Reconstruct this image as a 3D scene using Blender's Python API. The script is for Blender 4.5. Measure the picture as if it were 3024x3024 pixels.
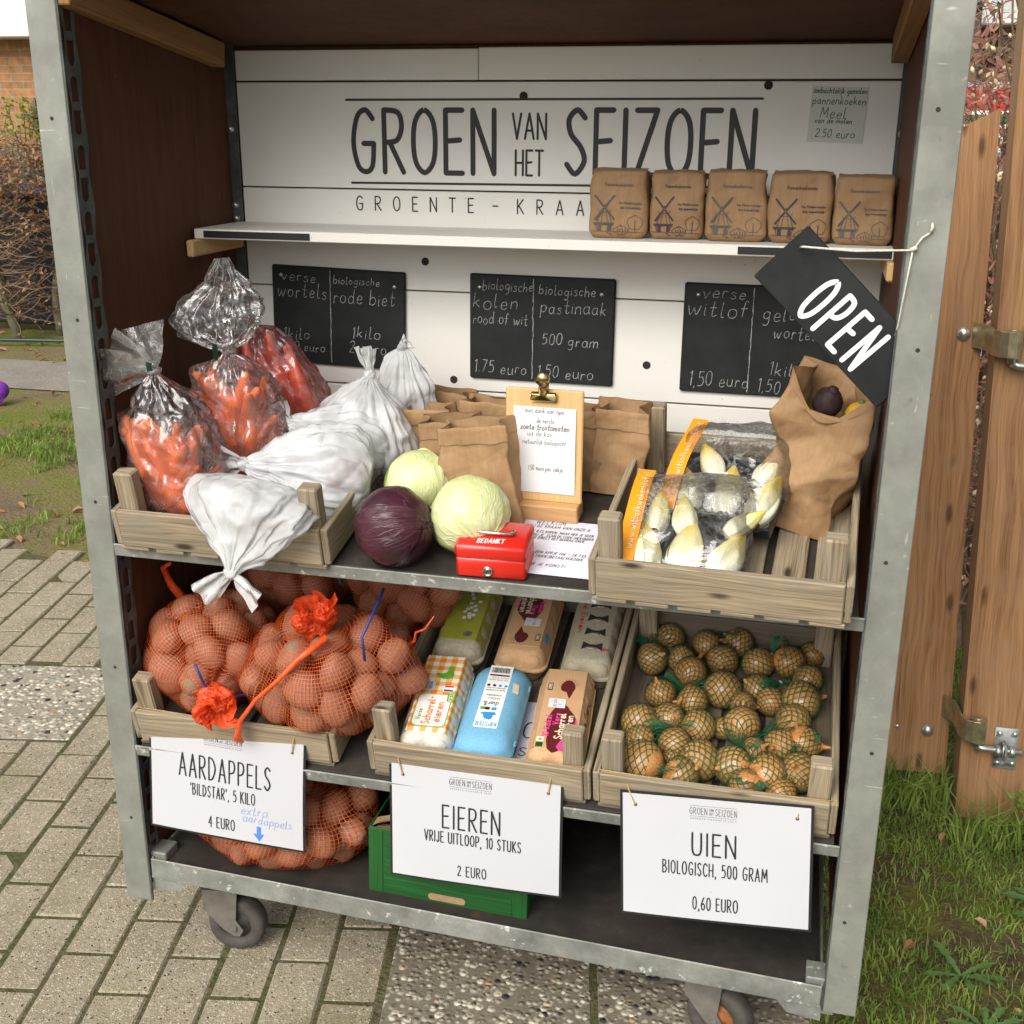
import bpy, math, random
from math import sin, cos, pi, radians, sqrt, atan, atan2, exp
from mathutils import Vector, Matrix, Euler, noise, geometry
from mathutils.bvhtree import BVHTree
import bmesh
random.seed(7)
SC = bpy.context.scene
COL = SC.collection
for o in list(bpy.data.objects): bpy.data.objects.remove(o)

# ------------------------------------------------------------------ camera, sky, sun, exposure
cd = bpy.data.cameras.new('camera'); cam = bpy.data.objects.new('camera', cd); COL.objects.link(cam)
cam.location = (1.1792, -1.6693, 1.5571)
_y, _p, _r = 0.2466, -0.3199, 0.0062
_f = Vector((-sin(_y)*cos(_p), cos(_y)*cos(_p), sin(_p))); _rt = Vector((cos(_y), sin(_y), 0)); _u = _rt.cross(_f)
_R = _rt*cos(_r)+_u*sin(_r); _U = -_rt*sin(_r)+_u*cos(_r)
cam.rotation_euler = Matrix((_R, _U, -_f)).transposed().to_euler()
cd.sensor_width = 36; cd.sensor_height = 36; cd.sensor_fit = 'HORIZONTAL'; cd.lens = 3458.7/3024*36
cd.clip_start = 0.05; cd.clip_end = 500
SC.camera = cam

SUN_EL, SUN_AZ = radians(41), radians(196)          # azimuth clockwise from +Y: behind the viewer, a little to the left
w = bpy.data.worlds.new('World'); SC.world = w; w.use_nodes = True
nt = w.node_tree; nt.nodes.clear()
sky = nt.nodes.new('ShaderNodeTexSky'); sky.sky_type = 'NISHITA'; sky.sun_disc = False
sky.sun_elevation = SUN_EL; sky.sun_rotation = SUN_AZ; sky.air_density = 1.0; sky.dust_density = 3.0; sky.ozone_density = 1.0
hs = nt.nodes.new('ShaderNodeHueSaturation'); hs.inputs['Saturation'].default_value = 0.10
bg = nt.nodes.new('ShaderNodeBackground'); bg.inputs[1].default_value = 0.135
wo = nt.nodes.new('ShaderNodeOutputWorld')
nt.links.new(sky.outputs[0], hs.inputs['Color']); nt.links.new(hs.outputs[0], bg.inputs[0]); nt.links.new(bg.outputs[0], wo.inputs[0])
sl = bpy.data.lights.new('sun', 'SUN'); sl.energy = 2.0; sl.angle = radians(45); sl.color = (1.0, 0.94, 0.84)
so = bpy.data.objects.new('sun', sl); COL.objects.link(so)
_s = Vector((sin(SUN_AZ)*cos(SUN_EL), cos(SUN_AZ)*cos(SUN_EL), sin(SUN_EL)))
so.rotation_euler = _s.to_track_quat('Z', 'Y').to_euler(); so.location = (0, -5, 8)
SC.view_settings.view_transform = 'Standard'; SC.view_settings.look = 'None'
SC.view_settings.exposure = 0.42; SC.view_settings.gamma = 1.0
SC.render.engine = 'CYCLES'
SC.cycles.transparent_max_bounces = 28; SC.cycles.max_bounces = 8; SC.cycles.diffuse_bounces = 4
SC.cycles.glossy_bounces = 3; SC.cycles.transmission_bounces = 6; SC.cycles.caustics_reflective = False; SC.cycles.caustics_refractive = False
SC.cycles.use_denoising = True

# ------------------------------------------------------------------ object helpers
def link(o, parent=None):
    COL.objects.link(o)
    if parent is not None: o.parent = parent
    return o
def tag(o, label=None, cat=None, group=None, kind=None):
    if label: o['label'] = label
    if cat: o['category'] = cat
    if group: o['group'] = group
    if kind: o['kind'] = kind
    return o
def thing(name, label, cat, loc=(0, 0, 0), rot=(0, 0, 0), group=None):
    o = bpy.data.objects.new(name, None); o.empty_display_size = 0.05
    link(o); o.location = loc; o.rotation_euler = rot
    return tag(o, label, cat, group)
def T(x=0, y=0, z=0): return Matrix.Translation((x, y, z))
def RX(a): return Matrix.Rotation(a, 4, 'X')
def RY(a): return Matrix.Rotation(a, 4, 'Y')
def RZ(a): return Matrix.Rotation(a, 4, 'Z')
def frame(o, x, y, z):
    m = Matrix((Vector(x).normalized(), Vector(y).normalized(), Vector(z).normalized())).transposed().to_4x4()
    m.translation = Vector(o); return m
def axis_frame(o, axis, xd=(1, 0, 0)):
    z = Vector(axis).normalized(); x = Vector(xd); x = x - z*x.dot(z)
    if x.length < 1e-4: x = Vector((0, 1, 0)); x = x - z*x.dot(z)
    x.normalize(); return frame(o, x, z.cross(x), z)
I4 = Matrix.Identity(4)
def nz(p, s=1.0, seed=0.0): return noise.noise(Vector((p[0]*s+seed*3.7, p[1]*s-seed*1.9, p[2]*s+seed*5.1)))
def crease(p, s, seed=0.0):
    d = noise.voronoi(Vector((p[0]*s+seed*3.1, p[1]*s+seed*7.7, p[2]*s-seed*2.3)))[0]
    return min(0.6, d[1]-d[0])
def ridge(p, s, seed=0.0): return 1-2.2*abs(nz(p, s, seed))
def folds(p, s, seed=0.0, n=5):
    """sheet creased along straight lines in several directions"""
    t = 0.0
    for k in range(n):
        q = k*2.399+seed*1.7; d = (cos(q)*.8, sin(q*1.3)*.6, sin(q)*.9); x = (p[0]*d[0]+p[1]*d[1]+p[2]*d[2])*s*(.6+.25*k)+k*.37+seed+.25*nz(p, s*.35, seed+k); t += (abs(x-math.floor(x)-.5)-.25)*max(0, .6+1.3*nz(p, s*.45, seed+k*3))/(1+.3*k)
    return t
def sstep(a, b, x):
    t = max(0.0, min(1.0, (x-a)/(b-a))); return t*t*(3-2*t)
def interp(tab, t):
    n = len(tab)-1; x = max(0, min(0.99999, t))*n; i = int(x); f = x-i
    p0, p1, p2, p3 = tab[max(0, i-1)], tab[i], tab[i+1], tab[min(n, i+2)]
    return [0.5*((2*b)+(-a+c)*f+(2*a-5*b+4*c-d)*f*f+(-a+3*b-3*c+d)*f**3) for a, b, c, d in zip(p0, p1, p2, p3)]

class MB:
    """collects geometry for ONE mesh object; UVs are in metres, u along the grain"""
    def __init__(s): s.V = []; s.F = []; s.U = []
    def add(s, V, F, U=None, M=None):
        b = len(s.V)
        s.V += [tuple((M @ Vector(v)) if M is not None else v) for v in V]
        for k, f in enumerate(F):
            s.F.append(tuple(b+i for i in f))
            s.U.append(U[k] if U else [(V[i][0], V[i][1]) for i in f])
        return s
    def box(s, size, M=I4, bev=0.0):
        sx, sy, sz = [a/2 for a in size]; b = min(bev, sx*.9, sy*.9, sz*.9)
        V = []; idx = {}
        for ix in (-1, 1):
            for iy in (-1, 1):
                for iz in (-1, 1):
                    c = (ix*sx, iy*sy, iz*sz)
                    for ax in range(3):
                        q = list(c)
                        for k in range(3):
                            if k != ax: q[k] -= (ix, iy, iz)[k]*b
                        idx[(ix, iy, iz, ax)] = len(V); V.append(tuple(q))
        F = []; N = []
        for ax in range(3):
            o1, o2 = [k for k in range(3) if k != ax]
            for sg in (-1, 1):
                f = []
                for a, c in ((-1, -1), (1, -1), (1, 1), (-1, 1)):
                    t = [0, 0, 0]; t[ax] = sg; t[o1] = a; t[o2] = c; f.append(idx[(*t, ax)])
                if (sg < 0) != (ax == 1): f.reverse()
                F.append(f); N.append(ax)
        if b > 0:
            for ax in range(3):
                o1, o2 = [k for k in range(3) if k != ax]
                for a in (-1, 1):
                    for c in (-1, 1):
                        t0 = [0, 0, 0]; t1 = [0, 0, 0]; t0[ax] = -1; t1[ax] = 1
                        for t in (t0, t1): t[o1] = a; t[o2] = c
                        F.append([idx[(*t0, o1)], idx[(*t1, o1)], idx[(*t1, o2)], idx[(*t0, o2)]]); N.append(o1)
            for ix in (-1, 1):
                for iy in (-1, 1):
                    for iz in (-1, 1):
                        F.append([idx[(ix, iy, iz, k)] for k in range(3)]); N.append(2)
        order = sorted(range(3), key=lambda k: -size[k])
        r = (random.random()*7, random.random()*7); U = []
        for f, ax in zip(F, N):
            ks = [k for k in order if k != ax]
            U.append([(V[i][ks[0]]+r[0], V[i][ks[1]]+r[1]+ax*.31) for i in f])
        return s.add(V, F, U, M)
    def tube(s, P, r, n=8, M=None, cap=True):
        P = [Vector(p) for p in P]; R = r if isinstance(r, (list, tuple)) else [r]*len(P)
        t = (P[1]-P[0]).normalized(); x = t.orthogonal().normalized(); V = []; F = []; U = []; L = 0
        for i, p in enumerate(P):
            t = (P[min(i+1, len(P)-1)]-P[max(i-1, 0)]).normalized()
            x = (x-t*x.dot(t)); x = x.normalized() if x.length > 1e-6 else t.orthogonal().normalized()
            y = t.cross(x)
            for k in range(n):
                a = 2*pi*k/n; V.append(tuple(p+(x*cos(a)+y*sin(a))*R[i]))
        for i in range(len(P)-1):
            l2 = L+(P[i+1]-P[i]).length
            for k in range(n):
                k2 = (k+1) % n; F.append((i*n+k, i*n+k2, (i+1)*n+k2, (i+1)*n+k))
                c = 2*pi*max(R[i], 1e-4)/n; U.append([(L, k*c), (L, (k+1)*c), (l2, (k+1)*c), (l2, k*c)])
            L = l2
        if cap:
            F.append(tuple(range(n-1, -1, -1))); U.append([(0, 0)]*n)
            b = (len(P)-1)*n; F.append(tuple(range(b, b+n))); U.append([(0, 0)]*n)
        return s.add(V, F, U, M)
    def grid(s, nu, nv, fn, close=False, M=None, us=1.0, vs=1.0):
        V = []; F = []; U = []; m = nu if close else nu+1
        for j in range(nv+1):
            for i in range(m): V.append(tuple(fn(i/nu, j/nv)))
        for j in range(nv):
            for i in range(nu):
                i2 = (i+1) % m
                F.append((j*m+i, j*m+i2, (j+1)*m+i2, (j+1)*m+i))
                U.append([(i/nu*us, j/nv*vs), ((i+1)/nu*us, j/nv*vs), ((i+1)/nu*us, (j+1)/nv*vs), (i/nu*us, (j+1)/nv*vs)])
        return s.add(V, F, U, M)
    def lathe(s, prof, n=24, M=None, us=1.0, vs=1.0):
        m = len(prof)-1
        def fn(u, v):
            r, z = prof[int(round(v*m))]; a = 2*pi*u; return (r*cos(a), r*sin(a), z)
        return s.grid(n, m, fn, True, M, us, vs)
    def disc(s, r, n=20, M=None):
        return s.add([(r*cos(2*pi*k/n), r*sin(2*pi*k/n), 0) for k in range(n)], [tuple(range(n))], None, M)
    def poly(s, P, M=None, th=0.0):
        """flat outline (list of x,y) as a slab of thickness th along +z"""
        n = len(P)
        if th <= 0: return s.add([(x, y, 0) for x, y in P], [tuple(range(n))], None, M)
        V = [(x, y, 0) for x, y in P]+[(x, y, th) for x, y in P]
        F = [tuple(range(n-1, -1, -1)), tuple(range(n, 2*n))]+[(k, (k+1) % n, n+(k+1) % n, n+k) for k in range(n)]
        return s.add(V, F, None, M)
    def build(s, name, mat, parent=None, smooth=False, loc=None, rot=None):
        me = bpy.data.meshes.new(name); me.from_pydata(s.V, [], s.F)
        ul = me.uv_layers.new(name='UVMap'); flat = [c for f in s.U for uv in f for c in uv]
        ul.data.foreach_set('uv', flat)
        if smooth: me.polygons.foreach_set('use_smooth', [True]*len(me.polygons))
        me.materials.append(mat); me.update()
        o = bpy.data.objects.new(name, me); link(o, parent)
        if loc is not None: o.location = loc
        if rot is not None: o.rotation_euler = rot
        return o
def inst(name, src, parent, M):
    o = bpy.data.objects.new(name, src.data if hasattr(src, 'data') else src); link(o, parent); o.matrix_local = M
    return o
def smooth_angle(o, deg=40):
    me = o.data; me.polygons.foreach_set('use_smooth', [True]*len(me.polygons))
    bm = bmesh.new(); bm.from_mesh(me)
    for e in bm.edges: e.smooth = len(e.link_faces) < 2 or e.calc_face_angle(0) < radians(deg)
    bm.to_mesh(me); bm.free(); return o

# ------------------------------------------------------------------ materials
class NT:
    def __init__(s, name):
        s.m = bpy.data.materials.new(name); s.m.use_nodes = True; s.t = s.m.node_tree; s.t.nodes.clear()
        s.out = s.n('ShaderNodeOutputMaterial'); s.b = s.n('ShaderNodeBsdfPrincipled'); s.l(s.b.outputs[0], s.out.inputs[0])
    def n(s, k, **kw):
        o = s.t.nodes.new(k)
        for a, v in kw.items(): setattr(o, a, v)
        return o
    def l(s, a, b): s.t.links.new(a, b)
    def set(s, **kw):
        for k, v in kw.items():
            i = s.b.inputs[k.replace('_', ' ')]
            if hasattr(v, 'links') or isinstance(v, bpy.types.NodeSocket): s.l(v, i)
            else: i.default_value = (*v, 1) if isinstance(v, tuple) and len(v) == 3 else v
        return s
    def coord(s, kind='Object', scale=(1, 1, 1), rand=True, loc=(0, 0, 0), rot=(0, 0, 0)):
        tc = s.n('ShaderNodeTexCoord'); mp = s.n('ShaderNodeMapping'); mp.inputs['Scale'].default_value = scale
        mp.inputs['Location'].default_value = loc; mp.inputs['Rotation'].default_value = rot
        if rand:
            oi = s.n('ShaderNodeObjectInfo'); ad = s.n('ShaderNodeVectorMath', operation='ADD')
            ml = s.n('ShaderNodeVectorMath', operation='SCALE'); cx = s.n('ShaderNodeCombineXYZ')
            for k in range(3): s.l(oi.outputs['Random'], cx.inputs[k])
            s.l(cx.outputs[0], ml.inputs[0]); ml.inputs['Scale'].default_value = 13.7
            s.l(tc.outputs[kind], ad.inputs[0]); s.l(ml.outputs[0], ad.inputs[1]); s.l(ad.outputs[0], mp.inputs[0])
        else: s.l(tc.outputs[kind], mp.inputs[0])
        return mp.outputs[0]
    def noise(s, vec, scale, detail=4, rough=0.55, dist=0.0):
        o = s.n('ShaderNodeTexNoise'); o.inputs['Scale'].default_value = scale; o.inputs['Detail'].default_value = detail
        o.inputs['Roughness'].default_value = rough; o.inputs['Distortion'].default_value = dist; s.l(vec, o.inputs['Vector'])
        return o.outputs['Fac']
    def voro(s, vec, scale, feature='F1', out='Distance', rnd=1.0):
        o = s.n('ShaderNodeTexVoronoi', feature=feature); o.inputs['Scale'].default_value = scale; s.l(vec, o.inputs['Vector'])
        if 'Randomness' in o.inputs: o.inputs['Randomness'].default_value = rnd
        return o.outputs[out]
    def ramp(s, fac, stops, interp='LINEAR'):
        o = s.n('ShaderNodeValToRGB'); cr = o.color_ramp; cr.interpolation = interp
        while len(cr.elements) < len(stops): cr.elements.new(0.5)
        for e, (p, c) in zip(cr.elements, stops):
            e.position = p; e.color = (*c, 1) if isinstance(c, tuple) else (c, c, c, 1)
        s.l(fac, o.inputs[0]); return o.outputs[0]
    def mix(s, fac, a, b, mode='MIX'):
        o = s.n('ShaderNodeMix', data_type='RGBA', blend_type=mode)
        for v, i in ((fac, o.inputs[0]), (a, o.inputs[6]), (b, o.inputs[7])):
            if isinstance(v, bpy.types.NodeSocket): s.l(v, i)
            else: i.default_value = (*v, 1) if isinstance(v, tuple) else v
        return o.outputs[2]
    def math(s, op, a, b=0.0, c=0.0, clamp=False):
        o = s.n('ShaderNodeMath', operation=op, use_clamp=clamp)
        for v, i in zip((a, b, c), o.inputs):
            if isinstance(v, bpy.types.NodeSocket): s.l(v, i)
            else: i.default_value = v
        return o.outputs[0]
    def bump(s, h, strength=0.3, dist=0.002):
        o = s.n('ShaderNodeBump'); o.inputs['Strength'].default_value = strength; o.inputs['Distance'].default_value = dist
        s.l(h, o.inputs['Height']); s.l(o.outputs[0], s.b.inputs['Normal']); return s
    def sep(s, vec):
        o = s.n('ShaderNodeSeparateXYZ'); s.l(vec, o.inputs[0]); return o.outputs
    def alpha(s, a, shader=None):
        t = s.n('ShaderNodeBsdfTransparent'); mx = s.n('ShaderNodeMixShader')
        if isinstance(a, bpy.types.NodeSocket): s.l(a, mx.inputs[0])
        else: mx.inputs[0].default_value = a
        s.l(t.outputs[0], mx.inputs[1]); s.l(shader or s.b.outputs[0], mx.inputs[2]); s.l(mx.outputs[0], s.out.inputs[0]); return t

def plain(name, col, rough=0.55, var=0.15, scale=30, metal=0.0, bump=0.0, spec=0.5, coat=0.0):
    m = NT(name); v = m.coord(); n = m.noise(v, scale)
    lo = tuple(c*(1-var) for c in col); hi = tuple(min(1, c*(1+var)) for c in col)
    m.set(Base_Color=m.ramp(n, [(.3, lo), (.7, hi)]), Roughness=rough, Metallic=metal, Coat_Weight=coat)
    m.b.inputs['Specular IOR Level'].default_value = spec
    if bump: m.bump(n, bump, 0.002)
    return m.m
def wood(name, light, dark, weather=None, gscale=1.0, knots=0.0, rough=0.75, contrast=1.0):
    """grain runs along U; weather = greyish stain colour in patches; knots as dark eyes"""
    m = NT(name); v = m.coord('UV', (1, 1, 1))
    def mp(sx, sy):
        q = m.n('ShaderNodeMapping'); q.inputs['Scale'].default_value = (sx*gscale, sy*gscale, 1); m.l(v, q.inputs[0]); return q.outputs[0]
    warp = m.noise(mp(4, 14), 1.0, 2, .5); cb = m.n('ShaderNodeCombineXYZ'); m.l(m.math('MULTIPLY', warp, 9.0*contrast), cb.inputs[1])
    wv = m.n('ShaderNodeVectorMath', operation='ADD'); m.l(mp(3, 190), wv.inputs[0]); m.l(cb.outputs[0], wv.inputs[1])
    g1 = m.noise(wv.outputs[0], 1.0, 4, 0.6); g2 = m.noise(mp(9, 700), 1.0, 2, .5); big = m.noise(mp(3, 22), 1.0, 3, .6)
    f = m.math('ADD', m.math('ADD', m.math('MULTIPLY', g1, .5), m.math('MULTIPLY', g2, .25)), m.math('MULTIPLY', big, .25))
    c = m.ramp(f, [(.36, dark), (.52, tuple(.35*d+.65*l for d, l in zip(dark, light))), (.66, tuple(min(1, x*1.12) for x in light))])
    if weather:
        p = m.noise(v, 14, 4); c = m.mix(m.ramp(p, [(.42, 0.0), (.68, 1.0)]), c, m.mix(.6, c, weather))
    if knots:
        d = m.voro(mp(7, 22), 1.0); c = m.mix(m.ramp(d, [(.07, knots), (.17, 0.0)]), c, tuple(x*.3 for x in dark))
    m.set(Base_Color=c, Roughness=rough); m.b.inputs['Specular IOR Level'].default_value = .25
    m.bump(f, .6, .0012); return m.m
def net(name, col, nu, nv, wu=.2, wv=.2, diamond=False, base=0.0, trans=0.3):
    """open knitted net: UV 0..1 on the shell, nu x nv meshes"""
    m = NT(name); tc = m.n('ShaderNodeTexCoord'); x, y, _ = m.sep(tc.outputs['UV'])
    a = m.math('MULTIPLY', x, nu); b = m.math('MULTIPLY', y, nv)
    wob = m.noise(m.coord('Object'), 60, 2)
    a = m.math('ADD', a, m.math('MULTIPLY', wob, .5)); b = m.math('ADD', b, m.math('MULTIPLY', wob, .5))
    if diamond: a, b = m.math('ADD', a, b), m.math('SUBTRACT', a, b)
    def ln(q, wd): return m.math('GREATER_THAN', m.math('ABSOLUTE', m.math('SUBTRACT', m.math('FRACT', q), .5)), .5-wd/2)
    al = m.math('MAXIMUM', ln(a, wu), ln(b, wv))
    if base: al = m.math('MAXIMUM', al, base)
    m.set(Base_Color=m.mix(wob, tuple(c*.8 for c in col), tuple(min(1, c*1.15) for c in col)), Roughness=.45)
    tr = m.n('ShaderNodeBsdfTranslucent'); tr.inputs[0].default_value = (*col, 1); mx = m.n('ShaderNodeMixShader'); mx.inputs[0].default_value = trans
    m.l(m.b.outputs[0], mx.inputs[1]); m.l(tr.outputs[0], mx.inputs[2]); m.alpha(al, mx.outputs[0]); return m.m
def film(name, tint=(1, 1, 1), white=0.1, pat=None, patcol=(.9, .7, .7), streak=.5, rough=.12, gl=.35):
    """clear crinkled plastic film: transparent, shiny on edges, milky crease lines also painted as glints"""
    m = NT(name); v = m.coord()
    lw = m.n('ShaderNodeLayerWeight'); lw.inputs[0].default_value = .35
    t = m.n('ShaderNodeBsdfTransparent'); t.inputs[0].default_value = (*tint, 1)
    g = m.n('ShaderNodeBsdfGlossy'); g.inputs['Roughness'].default_value = rough
    d = m.n('ShaderNodeBsdfDiffuse'); d.inputs[0].default_value = (.85, .85, .85, 1)
    tl = m.n('ShaderNodeBsdfTranslucent'); tl.inputs[0].default_value = (.85, .85, .85, 1)
    dm = m.n('ShaderNodeMixShader'); m.l(d.outputs[0], dm.inputs[1]); m.l(tl.outputs[0], dm.inputs[2]); dm.inputs[0].default_value = .4
    l1 = m.math('ABSOLUTE', m.math('SUBTRACT', m.noise(v, 19, 3, .6, 1.0), .5)); l2 = m.math('ABSOLUTE', m.math('SUBTRACT', m.noise(v, 44, 3, .6, .8), .5)); pm = m.ramp(m.noise(v, 12, 2), [(.42, .15), (.62, 1.0)])
    sa = m.math('ADD', m.math('MULTIPLY', m.math('MAXIMUM', m.ramp(l1, [(0, streak), (.022, 0.0)]), m.ramp(l2, [(0, streak*.8), (.03, 0.0)])), pm), white, clamp=True)  # white lines along creases imitate glints by colour
    m1 = m.n('ShaderNodeMixShader'); m.l(sa, m1.inputs[0]); m.l(t.outputs[0], m1.inputs[1]); m.l(dm.outputs[0], m1.inputs[2])
    last = m1
    if pat:
        uvn = m.n('ShaderNodeTexCoord'); ty = m.sep(uvn.outputs['UV'])[1]; m.l(m.mix(m.ramp(ty, [(pat[4]-.12, 0.0), (pat[4]+.10, 1.0)]), tint, (.97, .96, .96)), t.inputs[0])
        tc = m.n('ShaderNodeTexCoord'); x, y, _ = m.sep(tc.outputs['UV']); a = m.math('MULTIPLY', x, pat[0]); b = m.math('MULTIPLY', y, pat[1])
        a, b = m.math('ADD', a, b), m.math('SUBTRACT', a, b)
        def ln(q): return m.math('GREATER_THAN', m.math('ABSOLUTE', m.math('SUBTRACT', m.math('FRACT', q), .5)), .36)
        al = m.math('MULTIPLY', m.math('MAXIMUM', ln(a), ln(b)), pat[2])
        pd = m.n('ShaderNodeBsdfDiffuse'); pd.inputs[0].default_value = (*patcol, 1)
        zone = m.math('MULTIPLY', m.math('GREATER_THAN', y, pat[3]), m.math('LESS_THAN', y, pat[4]))
        m2 = m.n('ShaderNodeMixShader'); m.l(m.math('MULTIPLY', al, zone), m2.inputs[0]); m.l(m1.outputs[0], m2.inputs[1]); m.l(pd.outputs[0], m2.inputs[2]); last = m2
    m3 = m.n('ShaderNodeMixShader'); m.l(m.math('ADD', m.math('MULTIPLY', lw.outputs['Fresnel'], gl), .05, clamp=True), m3.inputs[0])
    m.l(last.outputs[0], m3.inputs[1]); m.l(g.outputs[0], m3.inputs[2])
    bp = m.n('ShaderNodeBump'); bp.inputs['Strength'].default_value = .6; bp.inputs['Distance'].default_value = .008
    m.l(m.noise(v, 20, 3, .5, 1.2), bp.inputs['Height'])
    for s_ in (g, d, lw): m.l(bp.outputs[0], s_.inputs['Normal'])
    m.l(m3.outputs[0], m.out.inputs[0]); return m.m

def galvanised():
    m = NT('galvanised_steel'); v = m.coord(); a = m.noise(v, 9, 5, .6); b = m.sep(m.voro(v, 45, out='Color'))[0]
    c = m.ramp(a, [(.3, (.20, .205, .178)), (.55, (.285, .29, .252)), (.75, (.36, .365, .32))])
    c = m.mix(.10, c, m.ramp(b, [(0, .3), (1, .7)]), 'OVERLAY'); st = m.noise(v, 45, 3, .7)
    c = m.mix(m.ramp(st, [(.66, 0.0), (.78, .7)]), c, (.62, .63, .58)); c = m.mix(m.ramp(st, [(.24, .6), (.34, 0.0)]), c, (.14, .14, .12))
    sv = m.coord('Object', (30, 30, 4)); sc = m.noise(sv, 3, 2, .5, .6); c = m.mix(m.ramp(sc, [(.72, 0.0), (.75, .5)]), c, (.65, .66, .62))
    s3 = m.noise(m.coord('Object', (9, 9, 150), rot=(0, .12, 0)), 1, 2, .5, .4); c = m.mix(m.ramp(s3, [(.73, 0.0), (.76, .55)]), c, (.68, .69, .65))
    s4 = m.voro(m.coord('Object', (1, 1, .6)), 13); c = m.mix(m.ramp(s4, [(.03, .55), (.10, 0.0)]), c, (.20, .20, .17))
    m.set(Base_Color=c, Roughness=m.ramp(a, [(.3, .62), (.7, .42)]), Metallic=.35); m.bump(a, .08, .002); return m.m
def dark_steel():
    m = NT('dull_steel'); v = m.coord(); a = m.noise(v, 25, 5, .65)
    c = m.ramp(a, [(.3, (.045, .05, .048)), (.6, (.10, .11, .105)), (.8, (.16, .165, .155))])
    r = m.noise(v, 13, 4); c = m.mix(m.ramp(r, [(.66, 0.0), (.74, .8)]), c, (.11, .035, .018))
    m.set(Base_Color=c, Roughness=.6, Metallic=.3); return m.m
def rail_metal():
    m = NT('worn_rail_steel'); v = m.coord(); a = m.noise(v, 14, 6, .7); b = m.noise(v, 38, 4, .7)
    c = m.ramp(a, [(.3, (.15, .153, .138)), (.55, (.26, .265, .235)), (.7, (.36, .36, .335))])
    c = m.mix(m.ramp(b, [(.62, 0.0), (.68, .85)]), c, (.66, .65, .6)); c = m.mix(m.ramp(m.noise(v, 7, 5, .7), [(.64, 0.0), (.74, .75)]), c, (.2, .1, .045))
    m.set(Base_Color=c, Roughness=.6, Metallic=.25); m.bump(b, .25, .0015); return m.m
def plywood_film():
    m = NT('brown_film_plywood'); v = m.coord('Object', (1, 1, .35)); a = m.noise(v, 7, 5, .6); g = m.noise(m.coord('Object', (40, 40, 2.5)), 2.2, 4)
    c = m.ramp(m.math('ADD', m.math('MULTIPLY', a, .6), m.math('MULTIPLY', g, .4)), [(.3, (.062, .026, .0145)), (.7, (.135, .057, .031))])
    sp = m.noise(m.coord('Object', (1, 3, .6)), 55, 1); c = m.mix(m.ramp(sp, [(.80, 0.0), (.82, .35)]), c, (.3, .27, .24))
    m.set(Base_Color=c, Roughness=.62); m.b.inputs['Specular IOR Level'].default_value = .12; return m.m
def shelf_ply():
    m = NT('worn_dark_shelf_board'); v = m.coord(); a = m.noise(v, 12, 6, .7)
    c = m.ramp(a, [(.3, (.025, .022, .019)), (.6, (.05, .043, .037)), (.8, (.10, .085, .07))])
    s2 = m.voro(v, 9); c = m.mix(m.ramp(s2, [(.05, .6), (.1, 0.0)]), c, (.12, .05, .02))
    m.set(Base_Color=c, Roughness=.65); m.b.inputs['Specular IOR Level'].default_value = .2; m.bump(a, .15, .002); return m.m
def white_board():
    m = NT('white_painted_board'); v = m.coord('UV', (3, 40, 1)); a = m.noise(v, 2, 4); b = m.noise(m.coord(), 5, 3)
    c = m.mix(m.ramp(b, [(.35, 0.0), (.7, .5)]), (.85, .835, .78), (.78, .765, .70)); d = m.noise(m.coord(), 160, 1); c = m.mix(m.ramp(d, [(.78, 0.0), (.80, .5)]), c, (.4, .36, .3))
    m.set(Base_Color=c, Roughness=.5); m.bump(a, .12, .001); return m.m
def kraft(name='kraft_paper', k=1.0):
    m = NT(name); v = m.coord(); a = m.noise(v, 6, 4); f = m.noise(m.coord('Object', (1, 1, .12)), 160, 2)
    c = m.ramp(m.math('ADD', m.math('MULTIPLY', a, .6), m.math('MULTIPLY', f, .4)), [(.3, (.31*k, .18*k, .085*k)), (.7, (.43*k, .265*k, .135*k))])
    m.set(Base_Color=c, Roughness=.68); m.b.inputs['Specular IOR Level'].default_value = .35
    m.bump(m.math('ADD', m.math('MULTIPLY', m.voro(v, 20, 'DISTANCE_TO_EDGE'), 1.4), m.math('MULTIPLY', m.noise(v, 35, 4, .6, .8), .4)), .5, .006); return m.m
def paper(name, col=(.80, .80, .82), gloss=.35):
    m = NT(name); v = m.coord(); a = m.noise(v, 4, 3); sp = m.noise(v, 130, 1)
    c = m.ramp(a, [(.3, tuple(x*.95 for x in col)), (.7, col)]); c = m.mix(m.ramp(sp, [(.80, 0.0), (.81, .5)]), c, (.3, .28, .25))
    m.set(Base_Color=c, Roughness=gloss); m.bump(a, .1, .004); return m.m
def board_black():
    m = NT('black_chalkboard'); v = m.coord(); a = m.noise(v, 12, 5, .7)
    m.set(Base_Color=m.ramp(a, [(.35, (.010, .0115, .0115)), (.75, (.024, .026, .026))]), Roughness=.55); m.b.inputs['Specular IOR Level'].default_value = .3; return m.m
def chalk():
    m = NT('white_chalk'); v = m.coord(rand=False); a = m.noise(v, 500, 3, .8); b = m.noise(v, 40, 2)
    m.set(Base_Color=(.50, .51, .48), Roughness=.9); m.alpha(m.ramp(m.math('ADD', m.math('MULTIPLY', a, .7), m.math('MULTIPLY', b, .3)), [(.36, .25), (.58, .95)])); return m.m
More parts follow.
